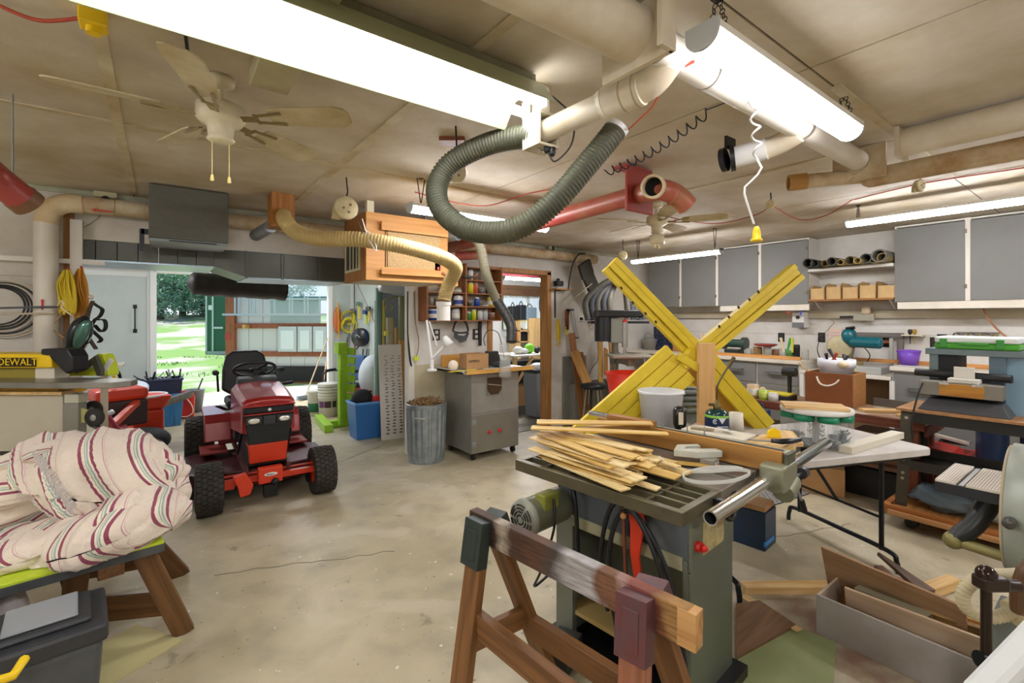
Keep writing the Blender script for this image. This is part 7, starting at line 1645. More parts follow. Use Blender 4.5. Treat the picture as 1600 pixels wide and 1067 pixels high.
for s in(-1,1):
 b=B();b.tube(smooth_path([chp(s*.26,-.2,.02),chp(s*.26,-.2,.55),chp(s*.26,-.14,.66),chp(s*.26,.1,.67),chp(s*.25,.25,.64)],5),.014,8);part('arm',b,BLK,T)
 b=B();b.tube([chp(s*.25,.25,.8),chp(s*.26,.3,.02)],.014,8);part('leg',b,BLK,T)
 b=B();b.beam(chp(s*.26,-.12,.69),chp(s*.26,.12,.69),.06,.035);part('arm_pad',b,BLK,T,bevel=.01)
T=thing('push_broom','long handled broom leaning across the bay doorway','broom',FL(478,622))
b=B();f0=FL(476,622,.03);f1=P(512,528,9.0);b.tube([f0,f1],.012,8);part('handle',b,mat('#d8c4a0',.5),T)
b=B();b.box(f0+Vector((0,0,.02)),(.3,.06,.07),rz=.4);part('head',b,mat('#7c8894',.6),T)
b=B();b.tube([FL(500,640,.03),P(510,565,8.9)],.012,8);one('broom_stick',b,wood('#c99a62','#a5743c','z'),'short wooden tool handle leaning by the white door post','handle')
def hung(u,v):return OY(u,v,9.36)if u<548 else OX(u,v,3.06)
t=thing('orange_cord_winder','orange cord winder with a yellow bar hanging on the right door leaf','cord winder',hung(527,500));c=hung(527,500)
b=B();b.lathe(c,[(.001,-.02),(.13,-.02),(.15,0),(.13,.02),(.001,.02)],20,axis=(0,1,0));b.v=[Vector((c.x+(q.x-c.x)*.55,q.y,c.z+(q.z-c.z)*1.7))for q in b.v];part('wound_cord',b,mat('#c4512a',.6,0,'#8a8a50',30,.6),t)
b=B();b.beam(c+Vector((0,-.04,.34)),c+Vector((.02,-.04,-.36)),.025,.02);part('bar',b,mat('#e0a02c',.4),t)
t=thing('yellow_rope_coil','yellow rope coil hanging next to the orange cord winder','rope',hung(542,500))
for k in range(5):
 c=hung(541+k*.8,508-(k%2)*12);b=B();b.torus(c+Vector((0,-.01*k,0)),.10+.012*k,.012,axis=(.3*(k-2),1,.2),n=18,m=5);part('loop',b,mat('#b8a82c',.6)if k%2 else mat('#d2c430',.6),t)
for i,(u,v0,v1,cc,hc,lab)in enumerate(((552,488,505,'#d8cc3a','#8a8478','small yellow handled hammer'),(561,477,497,'#d6c24a','#6a8a74','hatchet with a green head and yellow grip'),(572,490,505,'#b9c82c','#2c4478','lime and blue pruning saw'),(577,485,500,'#d2b24a','#3c3a38','hook tool with amber grip'))):
 t=thing('wall_tool',lab+' hanging on the grey green partition','tool',hung(u,v0));a,c=hung(u,v0),hung(u+1,v1)
 b=B();b.beam(a,c-Vector((0,0,.02)),.035,.035);part('grip',b,mat(cc,.4),t,bevel=.006)
 b=B();b.box(a+Vector((-.02,0,.03)),(.05,.16,.08));part('head',b,mat(hc,.4,.3),t,bevel=.008)
t=thing('round_cord_reel','black round cord reel with blue cable hanging on the partition','cord reel',hung(568,527));c=hung(568,527);ax=Vector((-.85,-.52,0)).normalized()
b=B();b.lathe(c-Vector((.08,.02,0)),[(.001,-.03),(.17,-.03),(.175,-.02),(.12,-.015),(.12,.05),(.175,.055),(.175,.065),(.001,.065)],30,axis=-ax);part('spool',b,mat('#131418',.35),t)
b=B();b.lathe(c-Vector((.08,.02,0)),[(.125,-.012),(.155,-.01),(.155,.045),(.125,.048)],28,axis=-ax);part('blue_cable',b,mat('#2a4c9c',.5),t)
b=B();s_=ax.cross(ZV).normalized();cc2=c-Vector((.08,.02,0))+ax*.05;b.tube(smooth_path([cc2+s_*-.05,cc2+s_*.03+ZV*.05,cc2+s_*.05],5),.008,6);part('crank',b,mat('#a8a49c',.4),t)
cord('blue_strap',[hung(561,527)+Vector((-.1,0,0)),hung(561,540),hung(562,553)+Vector((-.2,0,0)),hung(566,560)+Vector((-.25,0,0)),hung(560,568)+Vector((-.25,0,0)),hung(563,600)+Vector((-.2,0,0))],.014,mat('#2c54b0',.6),'blue strap hanging from the round cord reel','strap')
cord('red_strap',[hung(553,515),hung(555,540),hung(554,568)],.014,mat('#c44a5c',.5),'red bar hanging left of the round cord reel','bar')
cord('grey_scythe',[hung(546,520),hung(542,535),hung(545,552),hung(547,562)],.018,mat('#6c706c',.4,.4),'curved grey blade hanging beside the lime rack','blade')
for i,(u,m_,lab)in enumerate(((571,'#1d2424','first dark handle left of the white slotted panel'),(577,'#24304c','dark blue handle next to the first dark handle'),(580,'#4c6a60','grey green handle beside the dark blue one'))):
 b=B();q0,q1=hung(u,545),hung(u+1,612);b.tube([q0-Vector((.04,0,0)),Vector((q1.x-.16,q1.y,0))],.012,6);one('long_handle',b,mat(m_,.5),lab,'handle')
cord('white_line',[P(556,440,4.33),P(560,448,4.6),P(572,473,5.6),P(584,500,6.2),P(588,508,6.3)],.005,WPL,'white line running down from the air cleaner into the bay','line')
b=B();q0,q1=OX(602,500,3.1),OX(640,500,3.1);b.bb((3.02,q1.y-.3,.0),(3.118,q0.y,2.02));one('shade_backing',b,mat('#131512',.8),'added black sheeting hanging in the right side of the bay','backing')  # black panel put in for the shade of a dark opening
for i,(u,v0,v1,r_,cc,lab)in enumerate(((610,496,560,.055,'#9c9270','brass coloured tube standing against the black sheeting'),(628,458,560,.045,'#7a7a50','tall olive tube standing against the black sheeting'),(592,450,560,.05,'#6c8c82','grey green folded screen at the left of the black sheeting'),(586,470,560,.014,'#dfe4e4','thin white pole left of the black sheeting'),(599,470,570,.018,'#c9b84a','thin yellow edged pole left of the black sheeting'),(620,512,560,.03,'#b48a4c','short brown tube between the taller tubes'),(590,495,570,.035,'#3c3c2c','dark olive plank standing behind the slotted panel'))):
 d=6.45+.05*i if u>600 else 6.9;a=P(u,v0,d);b=B();b.cyl((a.x,a.y,.0),a,r_,n=16);one('standing_tube',b,mat(cc,.45),lab,'tube')
t=thing('yellow_lead','yellow and brown lead with yellow plug hanging by the tubes','cord',P(603,480,6.3))
b=B();b.tube(smooth_path([P(626,462,6.5),P(602,468,6.3),P(600,475,6.3),P(602,500,6.3),P(603,518,6.3)],5),.008,6);b.torus(P(608,480,6.3),.05,.006,axis=(.3,1,0),n=16,m=5);part('cable',b,mat('#9c8c2c',.5),t)
b=B();b.box(P(603,521,6.3),(.05,.04,.06));part('plug',b,mat('#d8cf3a',.4),t,bevel=.008)
b=B();b.lathe(P(616,452,6.3),[(.001,-.2),(.07,-.2),(.07,.14),(.001,.14)],16,axis=(1,.1,-.15));one('pale_sleeping_mat',b,mat('#b9bec0',.5),'pale rolled mat under the air cleaner at the top of the tubes','mat')
for u in(642,):
 b=B();b.tube([OY(641,452,5.08),OY(641,470,5.08)],.01,6)
b=B();c=P(642,560,5.4);b.cyl((2.46,5.2,0),(2.46,5.2,2.0),.03,n=10);one('white_stand_pole',b,WPL,'thin white pole standing behind the pier corner','pole')
T=thing('dark_tarp_bundle','long black tarpaulin bundle slung under the bay ceiling','tarpaulin',(1.2,6.6,1.95))
pa_,pb_=OY(292,442,6.6),OY(445,453,6.6)
b=B();N=30;pts=[pa_.lerp(pb_,i/N)+Vector((0,0,.004*math.sin(i*.8)))for i in range(N+1)];rr=[.02+.115*min(1,(i/2.2)**.5)+.004*math.sin(i*1.1)for i in range(N+1)]
b.tube(pts,rr,18);b.v=[Vector((q.x,6.6+(q.y-6.6)*1.6,q.z))for q in b.v];part('bundle',b,mat('#1d1a18',.6,0,'#3a332c',6,.6),T)
for f in(.2,.8):
 q=pa_.lerp(pb_,f);b=B();b.tube([(q.x,6.6,q.z),(q.x,6.6,2.6)],.008,6);part('sling',b,BLK,T)
# ================================================================ outside
def hill(x,y):
 d=.6*x+.8*y;k=max(0,(d-20)/22);return min(k,1)**1.3*1.9
b=B();nx,ny=44,40;q=[]
for j in range(ny+1):
 for i in range(nx+1):
  x=-50+110*i/nx;y=9.6+70*(j/ny)**1.5;q.append((x,y,hill(x,y)-.02))
b.add(q,[(j*(nx+1)+i,j*(nx+1)+i+1,(j+1)*(nx+1)+i+1,(j+1)*(nx+1)+i)for j in range(ny)for i in range(nx)],True)
gm=mat('#7ba04c',.9,0,'#b9b5a4',.22,1.0,bump=.4,bsc=20,lo=.48,hi=.56)
struct('ground_outside',b,gm)
b=B();b.bb((OB0-.3,9.56,-.05),(OB1+.6,11.6,-.004));struct('apron_slab',b,mat('#c9c6be',.7))
b=B();r_=random.Random(3)
for i in range(9000):
 x=r_.uniform(-3,8);y=r_.uniform(11.7,30);
 dd_=.6*x+.8*y
 if 10.5<dd_<12.5 or dd_>19:continue
 if mn.noise(Vector((x*.35,y*.25,2)))<-.05:continue
 z=hill(x,y)-.02;h=r_.uniform(.04,.1);w=.015;a=r_.uniform(0,3.1)
 b.add([(x-w*math.cos(a),y-w*math.sin(a),z),(x+w*math.cos(a),y+w*math.sin(a),z),(x+r_.uniform(-.03,.03),y,z+h)],[(0,1,2)])
one('grass',b,mat('#76a040',.9),'tufts of short green grass on the yard outside','grass',kind='stuff')
def tree(x,y,h,R,label,seed,m_,n=2600):
 r_=random.Random(seed);t=thing('broadleaf_tree',label,'tree',(x,y,hill(x,y)),group='trees beyond the yard');z0=hill(x,y)
 b=B();b.tube([(x,y,z0-.1),(x+.1,y,z0+h*.35),(x,y,z0+h*.7)],[.28,.2,.08],8)
 for k in range(5):
  a=k*1.3;b.tube([(x,y,z0+h*.3),(x+math.cos(a)*R*.6,y+math.sin(a)*R*.6,z0+h*.6)],[.1,.03],6)
 part('trunk',b,mat('#5c5040',.8),t)
 b=B();cl=[(r_.uniform(-1,1),r_.uniform(-1,1),r_.uniform(-.9,.95))for _ in range(38)]
 for i in range(n):
  c0=cl[i%38];d=Vector((r_.gauss(0,1),r_.gauss(0,1),r_.gauss(0,1))).normalized()*r_.uniform(.15,.33)
  p=Vector((x+(c0[0]+d.x)*R,y+(c0[1]+d.y)*R,z0+h*.52+(c0[2]+d.z)*h*.44));s=r_.uniform(.10,.2)
  u_=Vector((r_.gauss(0,1),r_.gauss(0,1),r_.gauss(0,.6))).normalized();v_=u_.cross(Vector((r_.gauss(0,1),r_.gauss(0,1),1))).normalized()
  b.add([p-u_*s,p+v_*s*.5,p+u_*s,p-v_*s*.5],[(0,1,2,3)])
 part('foliage',b,m_,t,kind='stuff')
tc_=P(262,470,36)
for i,(u,d,h,R)in enumerate(((250,38,4.6,2.6),(285,41,5.0,2.8),(316,40,4.4,2.4),(340,44,4.6,2.6),(215,40,4.6,2.6),(380,46,4.8,3.0),(440,48,4.8,3.0))):
 p=P(u,490,d);tree(p.x,p.y,h,R,('pale green leafy tree just right of the open door leaf','second pale leafy tree from the open door leaf','leafy tree left of the green container','leafy tree behind the green container','leafy tree hidden behind the left door leaf','leafy tree behind the metal shed','rightmost leafy tree behind the metal shed')[i],30+i,mat(('#86a890','#93b496','#7da084')[i%3],.7))
T=thing('shipping_container','dark green steel container with locking bars standing in the yard','container',P(340,545,20))
cd=20.0;q0=P(322,545,cd);GC=mat('#1f5a3c',.4,.1);e1=rgt;e2=fwd
o_=Vector((q0.x,q0.y,0));
def cb(name,x0,x1,y0,y1,z0,z1,m_,par):
 b=B();p=[o_+e1*x+e2*y+Vector((0,0,z))for z in(z0,z1)for x,y in((x0,y0),(x1,y0),(x1,y1),(x0,y1))];b.hexa(p);return part(name,b,m_,par)
cb('box_body',0,2.44,.03,6.0,.12,2.6,GC,T)
for k in(0,1):
 d_=cb('door',.05+k*1.18,1.2+k*1.18,0,.03,.2,2.52,GC,T)
 for xx in(.25,.85):
  x=.05+k*1.18+xx;cb('locking_bar',x-.03,x+.03,-.04,0,.15,2.56,mat('#c9d2cc',.4),d_)
 cb('door_handle',.3+k*1.18,.75+k*1.18,-.06,-.03,1.1,1.18,mat('#c9d2cc',.4),d_)
 cb('marking_plate',.1+k*1.18,.3+k*1.18,-.01,0,1.9,2.1,mat('#dfe4e0',.4),d_)
cb('corner_post',-.02,.05,-.02,.1,0,2.6,mat('#bcc8c0',.4),T);cb('sill',-.02,2.46,-.02,.1,0,.14,mat('#a5b0a8',.4),T)
T=thing('metal_shed_wall','pale ribbed metal shed wall with wooden rails and bright clear panels','shed',P(435,598,11.3))
SD=11.3;s0=P(352,598,SD);s0.z=0
def S2(u,v):p=P(u,v,SD);return(p-s0).dot(rgt),p.z
def sp(name,u0,v0,u1,v1,y0,y1,m_,par=None,bevel=0,bb_=None):
 x0,z1=S2(u0,v0);x1,z0=S2(u1,v1);p=[s0+rgt*x+fwd*y+Vector((0,0,z))for z in(z0,z1)for x,y in((x0,y0),(x1,y0),(x1,y1),(x0,y1))]
 return part(name,B().hexa(p),m_,par or T,bevel=bevel)
SM=mat('#c9cac4',.45,.2)
for k in range(20):
 u0=352+k*11
 if u0+11<=428:sp('siding_panel',u0,425,u0+10.7,598,.1+.012*(k%2),.13,SM)
 else:
  sp('siding_panel',u0,509,u0+10.7,598,.1+.012*(k%2),.13,SM)
  sp('clear_panel',u0,425,u0+10.8,509,.11,.115,mat('#eefaf6',.5,alpha=.22))
SR_=wood('#9c5a34','#6c3a1e')
sp('timber_post',352,425,366,598,.0,.1,wood('#a05c34','#74401f','z'),bevel=.004);sp('timber_post',536,425,548,598,0,.1,wood('#a05c34','#74401f','z'))
for(v0,v1,u1)in((505,513,560),(549,557,560),(593,599,560)):sp('timber_rail',366,v0,u1,v1,.03,.1,SR_,bevel=.003)
sp('window_rail',428,463,560,469,.06,.1,mat('#3a7a70',.4));sp('kick_board',400,572,560,596,.0,.03,mat('#1c1a16',.7));sp('red_patch',352,521,360,531,-.01,0,mat('#a83a30',.5))
t=thing('aluminium_ladder','long aluminium ladder hung sideways along the metal shed wall','ladder',P(440,480,SD-.2));
def spb(b,u0,v0,u1,v1,y0=-.2,y1=-.16):
 x0,z1=S2(u0,v0);x1,z0=S2(u1,v1);return b.hexa([s0+rgt*x+fwd*y+Vector((0,0,z))for z in(z0,z1)for x,y in((x0,y0),(x1,y0),(x1,y1),(x0,y1))])
AL=mat('#aab8b8',.3,.8)
part('rail',spb(B(),355,490,560,493),AL,t);part('rail',spb(B(),425,466,560,469),AL,t)
for u in(373,379,397,403,434,457,461,480,485,503,520):part('rung',spb(B(),u,464,u+2.5,491,-.19,-.17),AL,t)
part('wall_bracket',spb(B(),386,507,390,513,-.2,0),mat('#c49a50',.5),t)
t=thing('window_sashes','old white window sashes stacked against the metal shed wall','window sash',P(475,550,SD-.1))
for(u0,u1)in((438,466),(468,490),(492,512),(514,540)):
 part('sash',spb(B(),u0,510,u1,549,-.1,-.05),mat('#b9c2bc',.5),t);part('glazing',spb(B(),u0+4,516,u1-4,545,-.11,-.1),mat('#d5e0d8',.2),t)
b=B();b.bb((OB0,9.52,-.001),(OB1+.5,9.62,.02));struct('threshold',b,mat('#e2e4e6',.5))
# ================================================================ inside the store room
ST='seen through the doorway'
T=thing('store_bench','white topped workbench with diagonal leg '+ST,'workbench',(5.1,6.4,0))
b0_=OY(803,556,6.2);b=B();b.bb((b0_.x,6.2,b0_.z-.03),(b0_.x+2.2,6.9,b0_.z));part('worktop',b,mat('#dedad0',.5),T,bevel=.003);zb_=b0_.z
b=B();b.bb((b0_.x+.04,6.24,0),(b0_.x+.1,6.3,zb_-.03));part('leg',b,PINE_Z,T)
b=B();b.bb((b0_.x+2.0,6.24,0),(b0_.x+2.06,6.3,zb_-.03));part('leg',b,PINE_Z,T)
b=B();b.bb((b0_.x+.04,6.8,0),(b0_.x+.1,6.86,zb_-.03));part('leg',b,PINE_Z,T)
stick('diagonal_brace',(b0_.x+.08,6.22,zb_-.45),(b0_.x+.42,6.22,zb_-.04),.05,.03,PINE,T)
items=[(812,'white crumpled bag on the store bench','paper_bag','#e0e0da',(.1,.08,.07)),(830,'bright lime green bag on the store bench','lime_bag','#7fd02c',(.1,.08,.09)),(842,'dark round pot on the store bench','dark_pot','#1d1f20',(.07,.07,.06)),(821,'pale folded cloth on the store bench','folded_cloth','#c9cfd2',(.1,.08,.05))]
for u,lab,nm,cc,sz in items:
 q=OY(u,550,6.4);b=B();b.sph((q.x,6.45,zb_+sz[2]),1,14,8,sz);one(nm,b,mat(cc,.6,bump=.4,bsc=20),lab,'bag')
T=thing('store_shelving','pine shelving in front of the curtained window '+ST,'shelf',(5.6,8.2,0))
xs0,xs1=OY(803,500,8.2).x,OY(833,500,8.2).x
for x in(xs0,xs1):
 b=B();b.bb((x,8.0,0),(x+.03,8.4,1.5));part('side_panel',b,PINE_Z,T)
for v in(500,516,533,550):
 z=OY(815,v,8.1).z;b=B();b.bb((xs0,8.0,z-.02),(xs1+.03,8.4,z));part('shelf_board',b,PINE,T)
b=B();b.bb((OY(826,500,7.9).x,7.86,.0),(OY(846,500,7.9).x,7.9,OY(835,497,7.9).z));one('tall_pine_sheet',b,PINE_Z,'tall pale pine panel standing beside the store shelving','panel')
for i,(u,v,w,h,cc,nm,lab)in enumerate(((814,500,.17,.33,'#22282c','black_speaker','black upright case with handle on top of the store shelving'),(801,500,.16,.3,'#1a1c1e','black_backpack','black rounded bag at the left end of the store shelving'),(827,500,.3,.28,'#7f95a4','plastic_crate','pale blue wire crate on top of the store shelving'),(815,533,.22,.2,'#17191c','black_camera_bag','small black bag on the middle store shelf'),(806,516,.1,.06,'#8c5a3c','brown_bowl','brown bowl on the upper store shelf'),(808,550,.12,.12,'#8c6a48','wooden_casket','brown round casket on the lower store shelf'),(805,533,.10,.2,'#c4642c','orange_carton','orange and purple carton on the store shelf'))):
 z=OY(u,v,8.1).z+.001;x=OY(u,v,8.15).x;t=thing(nm,lab,'bag' if 'bag' in nm or 'pack' in nm else 'box',(x,8.15,z))
 b=B();b.box((x,8.15,z+h/2),(w,.18,h));part('body',b,mat(cc,.5),t,bevel=.02)
 if i<4:
  b=B();b.tube(smooth_path([(x-w*.3,8.15,z+h),(x,8.15,z+h+.08),(x+w*.3,8.15,z+h)],5),.01,6);part('handle',b,BLK,t)
CUR=mat('#e4f2ec',.8,alpha=.3)
for k,(ua,ub)in enumerate(((786,822),(824,862))):
 b=B();xa2,xb2=OY(ua,470,8.5).x,OY(ub,470,8.5).x;N=30;q=[]
 for i in range(N+1):
  x=xa2+(xb2-xa2)*i/N;y=8.5+.025*math.sin(i*1.5);q+=[(x,y,1.15),(x,y*1+.0,2.06)]
 b.add(q,[(2*i,2*i+2,2*i+3,2*i+1)for i in range(N)],True);one('window_curtain',b,CUR,('left' if k==0 else 'right')+' half of the sheer pale curtain over the store window','curtain',group='curtains')
T=thing('grey_waste_bin','tall grey plastic bin just inside the doorway at right','bin',(4.7,5.6,0))
q=FL(848,655);b=B();b.box((q.x+.08,q.y+.2,.36),(.36,.34,.70),taper=.85);part('body',b,mat('#7e8086',.5),T,bevel=.03)
b=B();b.box((q.x+.08,q.y+.2,.735),(.42,.38,.06));part('rim',b,mat('#1d1f22',.5),T,bevel=.02)
b=B();b.sph((q.x+.08,q.y+.2,.78),.14,12,8,(1.1,1,.5));part('bin_liner',b,mat('#dfe2e4',.4),T)
b=B();q=OY(814,615,6.6);b.bb((q.x-.15,6.5,0),(q.x+.18,6.8,.35));one('carton',b,CARD,'brown carton on the floor under the store bench','box',bevel=.004)
b=B();q=OY(829,615,6.5);b.bb((q.x-.1,6.4,0),(q.x+.1,6.6,.5));one('lilac_jug',b,mat('#b9b4cc',.4),'pale lilac jug under the store bench','jug',bevel=.03)
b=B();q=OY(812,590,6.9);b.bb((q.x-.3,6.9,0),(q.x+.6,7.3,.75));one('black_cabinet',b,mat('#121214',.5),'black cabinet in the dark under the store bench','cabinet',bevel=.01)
b=B();b.bb((4.0,5.9,0.001),(5.6,6.8,.006));one('floor_mat',b,mat('#4c4a46',.9),'dark mat on the floor inside the doorway','mat')
b=B();b.cyl((3.6,7.4,2.38),(7.2,7.4,2.38),.06,n=16);b.box((4.5,7.4,2.46),(.02,.1,.08));b.box((6.4,7.4,2.46),(.02,.1,.08));one('red_pipe',b,mat('#8c2a34',.4),'dark red pipe under the ceiling inside the doorway','pipe')
T=thing('cable_bunch','bunch of black cables hanging inside the doorway at right','cables',OY(850,470,5.5))
for k in range(6):
 b=B();b.tube(smooth_path([OY(850+k,448,5.5),OY(845+k*1.5,460,5.5-.01*k),OY(843+k*2,480,5.5),OY(848+k,495,5.5),OY(852+k,478,5.5),OY(852+k,450,5.5)],5),.009,6);part('cable',b,BLK,T)
b=B();b.tube([OY(852,452,5.5),(OY(852,452,5.5).x,5.5,2.5)],.012,6);part('hook',b,mat('#c4532c',.5),T)
# ================================================================ low brown bench in front of the worktop
T=thing('low_workbench','battered brown low workbench with red edge before the grey drawers','workbench',(4.95,1.9,0))
BZ=.75;BX0,BX1,BY0,BY1=4.70,5.25,.98,2.75
for k in range(4):
 x0=BX0+k*.1375;b=B();b.bb((x0+.001,BY0,BZ-.04),(x0+.136,BY1,BZ));part('top_board',b,wood('#9c7c5c','#6e4c34','y',dirt='#b0a496'),T,bevel=.003)
b=B();b.bb((BX0-.012,BY0,BZ-.075),(BX0,BY1,BZ-.005));part('front_edge',b,wood('#7c3c28','#552618','y'),T,bevel=.002)
b=B();b.bb((BX0+.03,BY0-.01,BZ-.12),(BX1,BY0+.01,BZ-.04));part('end_rail',b,wood('#7c3c28','#552618'),T)
for x in(BX0+.05,BX1-.08):
 for y in(BY0+.05,BY1-.1):
  b=B();b.bb((x,y,0),(x+.07,y+.07,BZ-.04));part('leg',b,wood('#8c4a30','#5e2e1c','z'),T,bevel=.003)
b=B();b.bb((BX0+.06,BY0+.1,.30),(BX1-.05,BY1-.1,.33));part('lower_shelf',b,DARKW,T)
T=thing('carry_box','brown plywood box with white rope handle on the low workbench','box',(5.1,1.72,BZ))
kx0,kx1,ky0,ky1=4.86,5.20,1.50,1.88;kh=.30
def kb(nm,a,c,m_):part(nm,B().bb(a,c),m_,T,bevel=.002)
kb('front_side',(kx0,ky0,BZ+.001),(kx0+.015,ky1,BZ+kh),mat('#96592e',.6,0,'#83481f',8,.6));kb('end_side',(kx0+.015,ky0,BZ+.001),(kx1,ky0+.015,BZ+kh),CHIP)
kb('back_side',(kx1-.015,ky0+.015,BZ+.001),(kx1,ky1,BZ+kh),CHIP);kb('far_side',(kx0+.015,ky1-.015,BZ+.001),(kx1-.015,ky1,BZ+kh),CHIP);kb('base',(kx0+.015,ky0+.015,BZ+.001),(kx1-.015,ky1-.015,BZ+.02),CHIP)
b=B();b.tube(smooth_path([(kx0-.005,ky1-.1,BZ+kh-.04),(kx0-.015,ky1-.13,BZ+kh-.10),(kx0-.015,ky1-.19,BZ+kh-.115),(kx0-.015,ky1-.25,BZ+kh-.09),(kx0-.005,ky1-.28,BZ+kh-.05)],6),.008,6);part('rope_handle',b,mat('#e8e0d0',.7),T)
c=Vector((5.03,1.68,BZ+.10));T=thing('tool_bucket','white bucket of hand tools standing in the plywood box','bucket',(5.03,1.68,BZ+.021));c.z=BZ+.021
b=B();b.lathe(c,[(.001,0),(.11,0),(.135,.32),(.15,.33),(.15,.40),(.135,.40),(.13,.33),(.105,.01)],26);part('body',b,mat('#dcdde6',.4),T)
b=B();b.cyl(c+Vector((0,0,.33)),c+Vector((0,0,.35)),.125,n=20);part('contents',b,mat('#3c3a3c',.8),T)
for i,(a,L,cc,nm,lab)in enumerate(((.3,.18,'#3a3c40','file_handle','dark file standing in the white bucket'),(1.7,.12,'#17181a','pliers','black pliers lying in the white bucket'),(2.8,.14,'#a8402c','chisel_handle','red brown chisel handle in the white bucket'),(4.0,.10,'#222426','tape_reel','black tape reel at the left of the white bucket'),(5.2,.11,'#2c2c30','grip','dark curved grip at the right of the white bucket'))):
 p=c+Vector((math.cos(a)*.07,math.sin(a)*.07,.36));e=p+Vector((math.cos(a+1.6)*.06,math.sin(a+1.6)*.06,L*.7))
 b=B();b.tube([p,p.lerp(e,.5),e],[.014,.011,.016],8);one('hand_tool',b,mat(cc,.4),lab,'tool',group='tools in the white bucket')
b=B();p=c+Vector((-.11,-.09,.36));b.sph(p,.05,12,8,(1,1,.7));one('paper_wad',b,mat('#d8c8a8',.7,bump=.6,bsc=25),'crumpled cream paper at the front of the white bucket','paper')
stick('wood_stick',(4.95,1.84,BZ+.25),(4.90,1.95,BZ+.37),.018,.012,PINE,label='thin wooden stick poking out of the plywood box at left',cat='stick')
def bcan(u,v,r_,h,cc,nm,lab,cat='tin',lid=None,band=None):
 p=FL(u,v,BZ+.001);p.x=min(max(p.x,BX0+r_+.01),BX1-r_-.02);t=thing(nm,lab,cat,p)
 b=B();b.lathe(p,[(.001,0),(r_,0),(r_,h),(r_*.9,h),(r_*.88,h-.01),(.001,h-.012)],18);part('body',b,mat(cc,.35),t)
 if band:
  b=B();b.lathe(p,[(r_+.0005,h*.25),(r_+.001,h*.26),(r_+.001,h*.75),(r_+.0005,h*.76)],18);part('label_band',b,mat(band,.5),t)
 b=B();b.torus(p+Vector((0,0,h)),r_*.96,.003,n=18,m=5);part('rim',b,mat('#c9c4b8',.3,.6),t)
bcan(1173,622,.055,.13,'#c4a478','paint_can','tan and white paint can on the low workbench',band='#e0dccf')
bcan(1192,624,.045,.09,'#a9c23a','green_can','short lime green can beside the tan paint can',band='#c8d468')
bcan(1207,626,.045,.07,'#cfd0ca','glass_jar','clear jar next to the lime green can','jar');bcan(1160,620,.04,.06,'#77787a','grey_can','low grey can left of the tan paint can')
b=B();p=FL(1219,613,BZ);b.sph((4.95,p.y,BZ+.06),.035,12,8);b.sph((4.93,p.y-.05,BZ+.035),.03,12,8);one('wooden_balls',b,mat('#c9ae84',.5),'two round wooden knobs behind the cans','knobs')
b=B();p=FL(1240,622,BZ);b.bb((4.78,2.0,BZ+.001),(5.0,2.28,BZ+.05));k_=one('parts_tray',b,mat('#1f2022',.5),'black parts tray with yellow pieces on the low workbench','tray',bevel=.006)
b=B();b.bb((4.79,2.01,BZ+.051),(4.99,2.27,BZ+.065));part('yellow_pieces',b,mat('#c9b82c',.6,bump=.8,bsc=40),k_)
b=B();p=P(1245,592,4.7);b.cyl((4.97,2.0,BZ+.27),(4.97,2.12,BZ+.27),.045,n=14);b.cyl((4.97,2.06,BZ+.066),(4.97,2.06,BZ+.25),.02,n=8);one('black_drill',b,BLK,'black upright drill body left of the plywood box','drill',bevel=.006)
for i,(p0,p1,w,lab)in enumerate((((4.80,1.42,.763),(5.1,1.12,.763),.09,'pine offcut lying across the low bench right of the plywood box'),((4.76,1.12,.763),(5.18,1.02,.763),.12,'wide pine board at the right end of the low bench'),((4.85,1.10,.785),(5.15,1.2,.785),.06,'narrow pine board stacked on the wide one'))):
 stick('bench_board',p0,p1,w,.022,PINE,label=lab,cat='board',group='pine boards on the low bench')
b=B();b.bb((5.22,1.0,BZ+.001),(5.245,1.45,BZ+.07));one('steel_channel',b,mat('#6c6a64',.4,.5),'dark steel channel at the back of the low bench','channel')
t=thing('blue_pump','dark blue bench vice hanging below the low workbench edge','vice',(4.62,2.1,.55));q=P(1200,645,4.55)
b=B();b.box((4.655,2.16,.60),(.06,.1,.14));b.cyl((4.60,2.16,.58),(4.70,2.16,.58),.03);b.cyl((4.62,2.16,.64),(4.62,2.16,.735),.012);part('body',b,mat('#1f3a5c',.4),t,bevel=.006)
for i,(x0,x1,y0,y1,z0,z1,cc,nm,lab)in enumerate(((4.85,5.15,1.1,1.5,.331,.58,'#7a5236','brown_crate','brown crate on the shelf under the low bench'),(4.82,5.1,1.6,2.1,.331,.52,'#b9905c','shelf_carton','tan carton on the shelf under the low bench'),(4.85,5.1,2.2,2.55,.331,.50,'#a59c8c','rope_basket','pale basket on the shelf under the low bench'),(4.9,5.2,1.2,1.7,.0,.25,'#14110f','black_toolcase','black tool case on the floor under the low bench'))):
 b=B();b.bb((x0,y0,z0),(x1,y1,z1));one(nm,b,mat(cc,.6),lab,'box',bevel=.006)
T=thing('yellow_cabinet','yellow steel cabinet with boards on top behind the X frame','cabinet',(4.9,3.2,0))
b=B();b.bb((4.75,2.95,0),(5.3,3.5,.92));part('body',b,YEL,T,bevel=.01)
b=B();b.prism([(0,0),(.55,0),(.45,.12),(.05,.12)],(4.75,2.96,.92),(1,0,0),(0,0,1),-.5);part('sloped_top',b,YEL,T,bevel=.004)
b=B();b.bb((4.74,3.14,.55),(4.752,3.22,.9));part('black_vent',b,BLK,T)
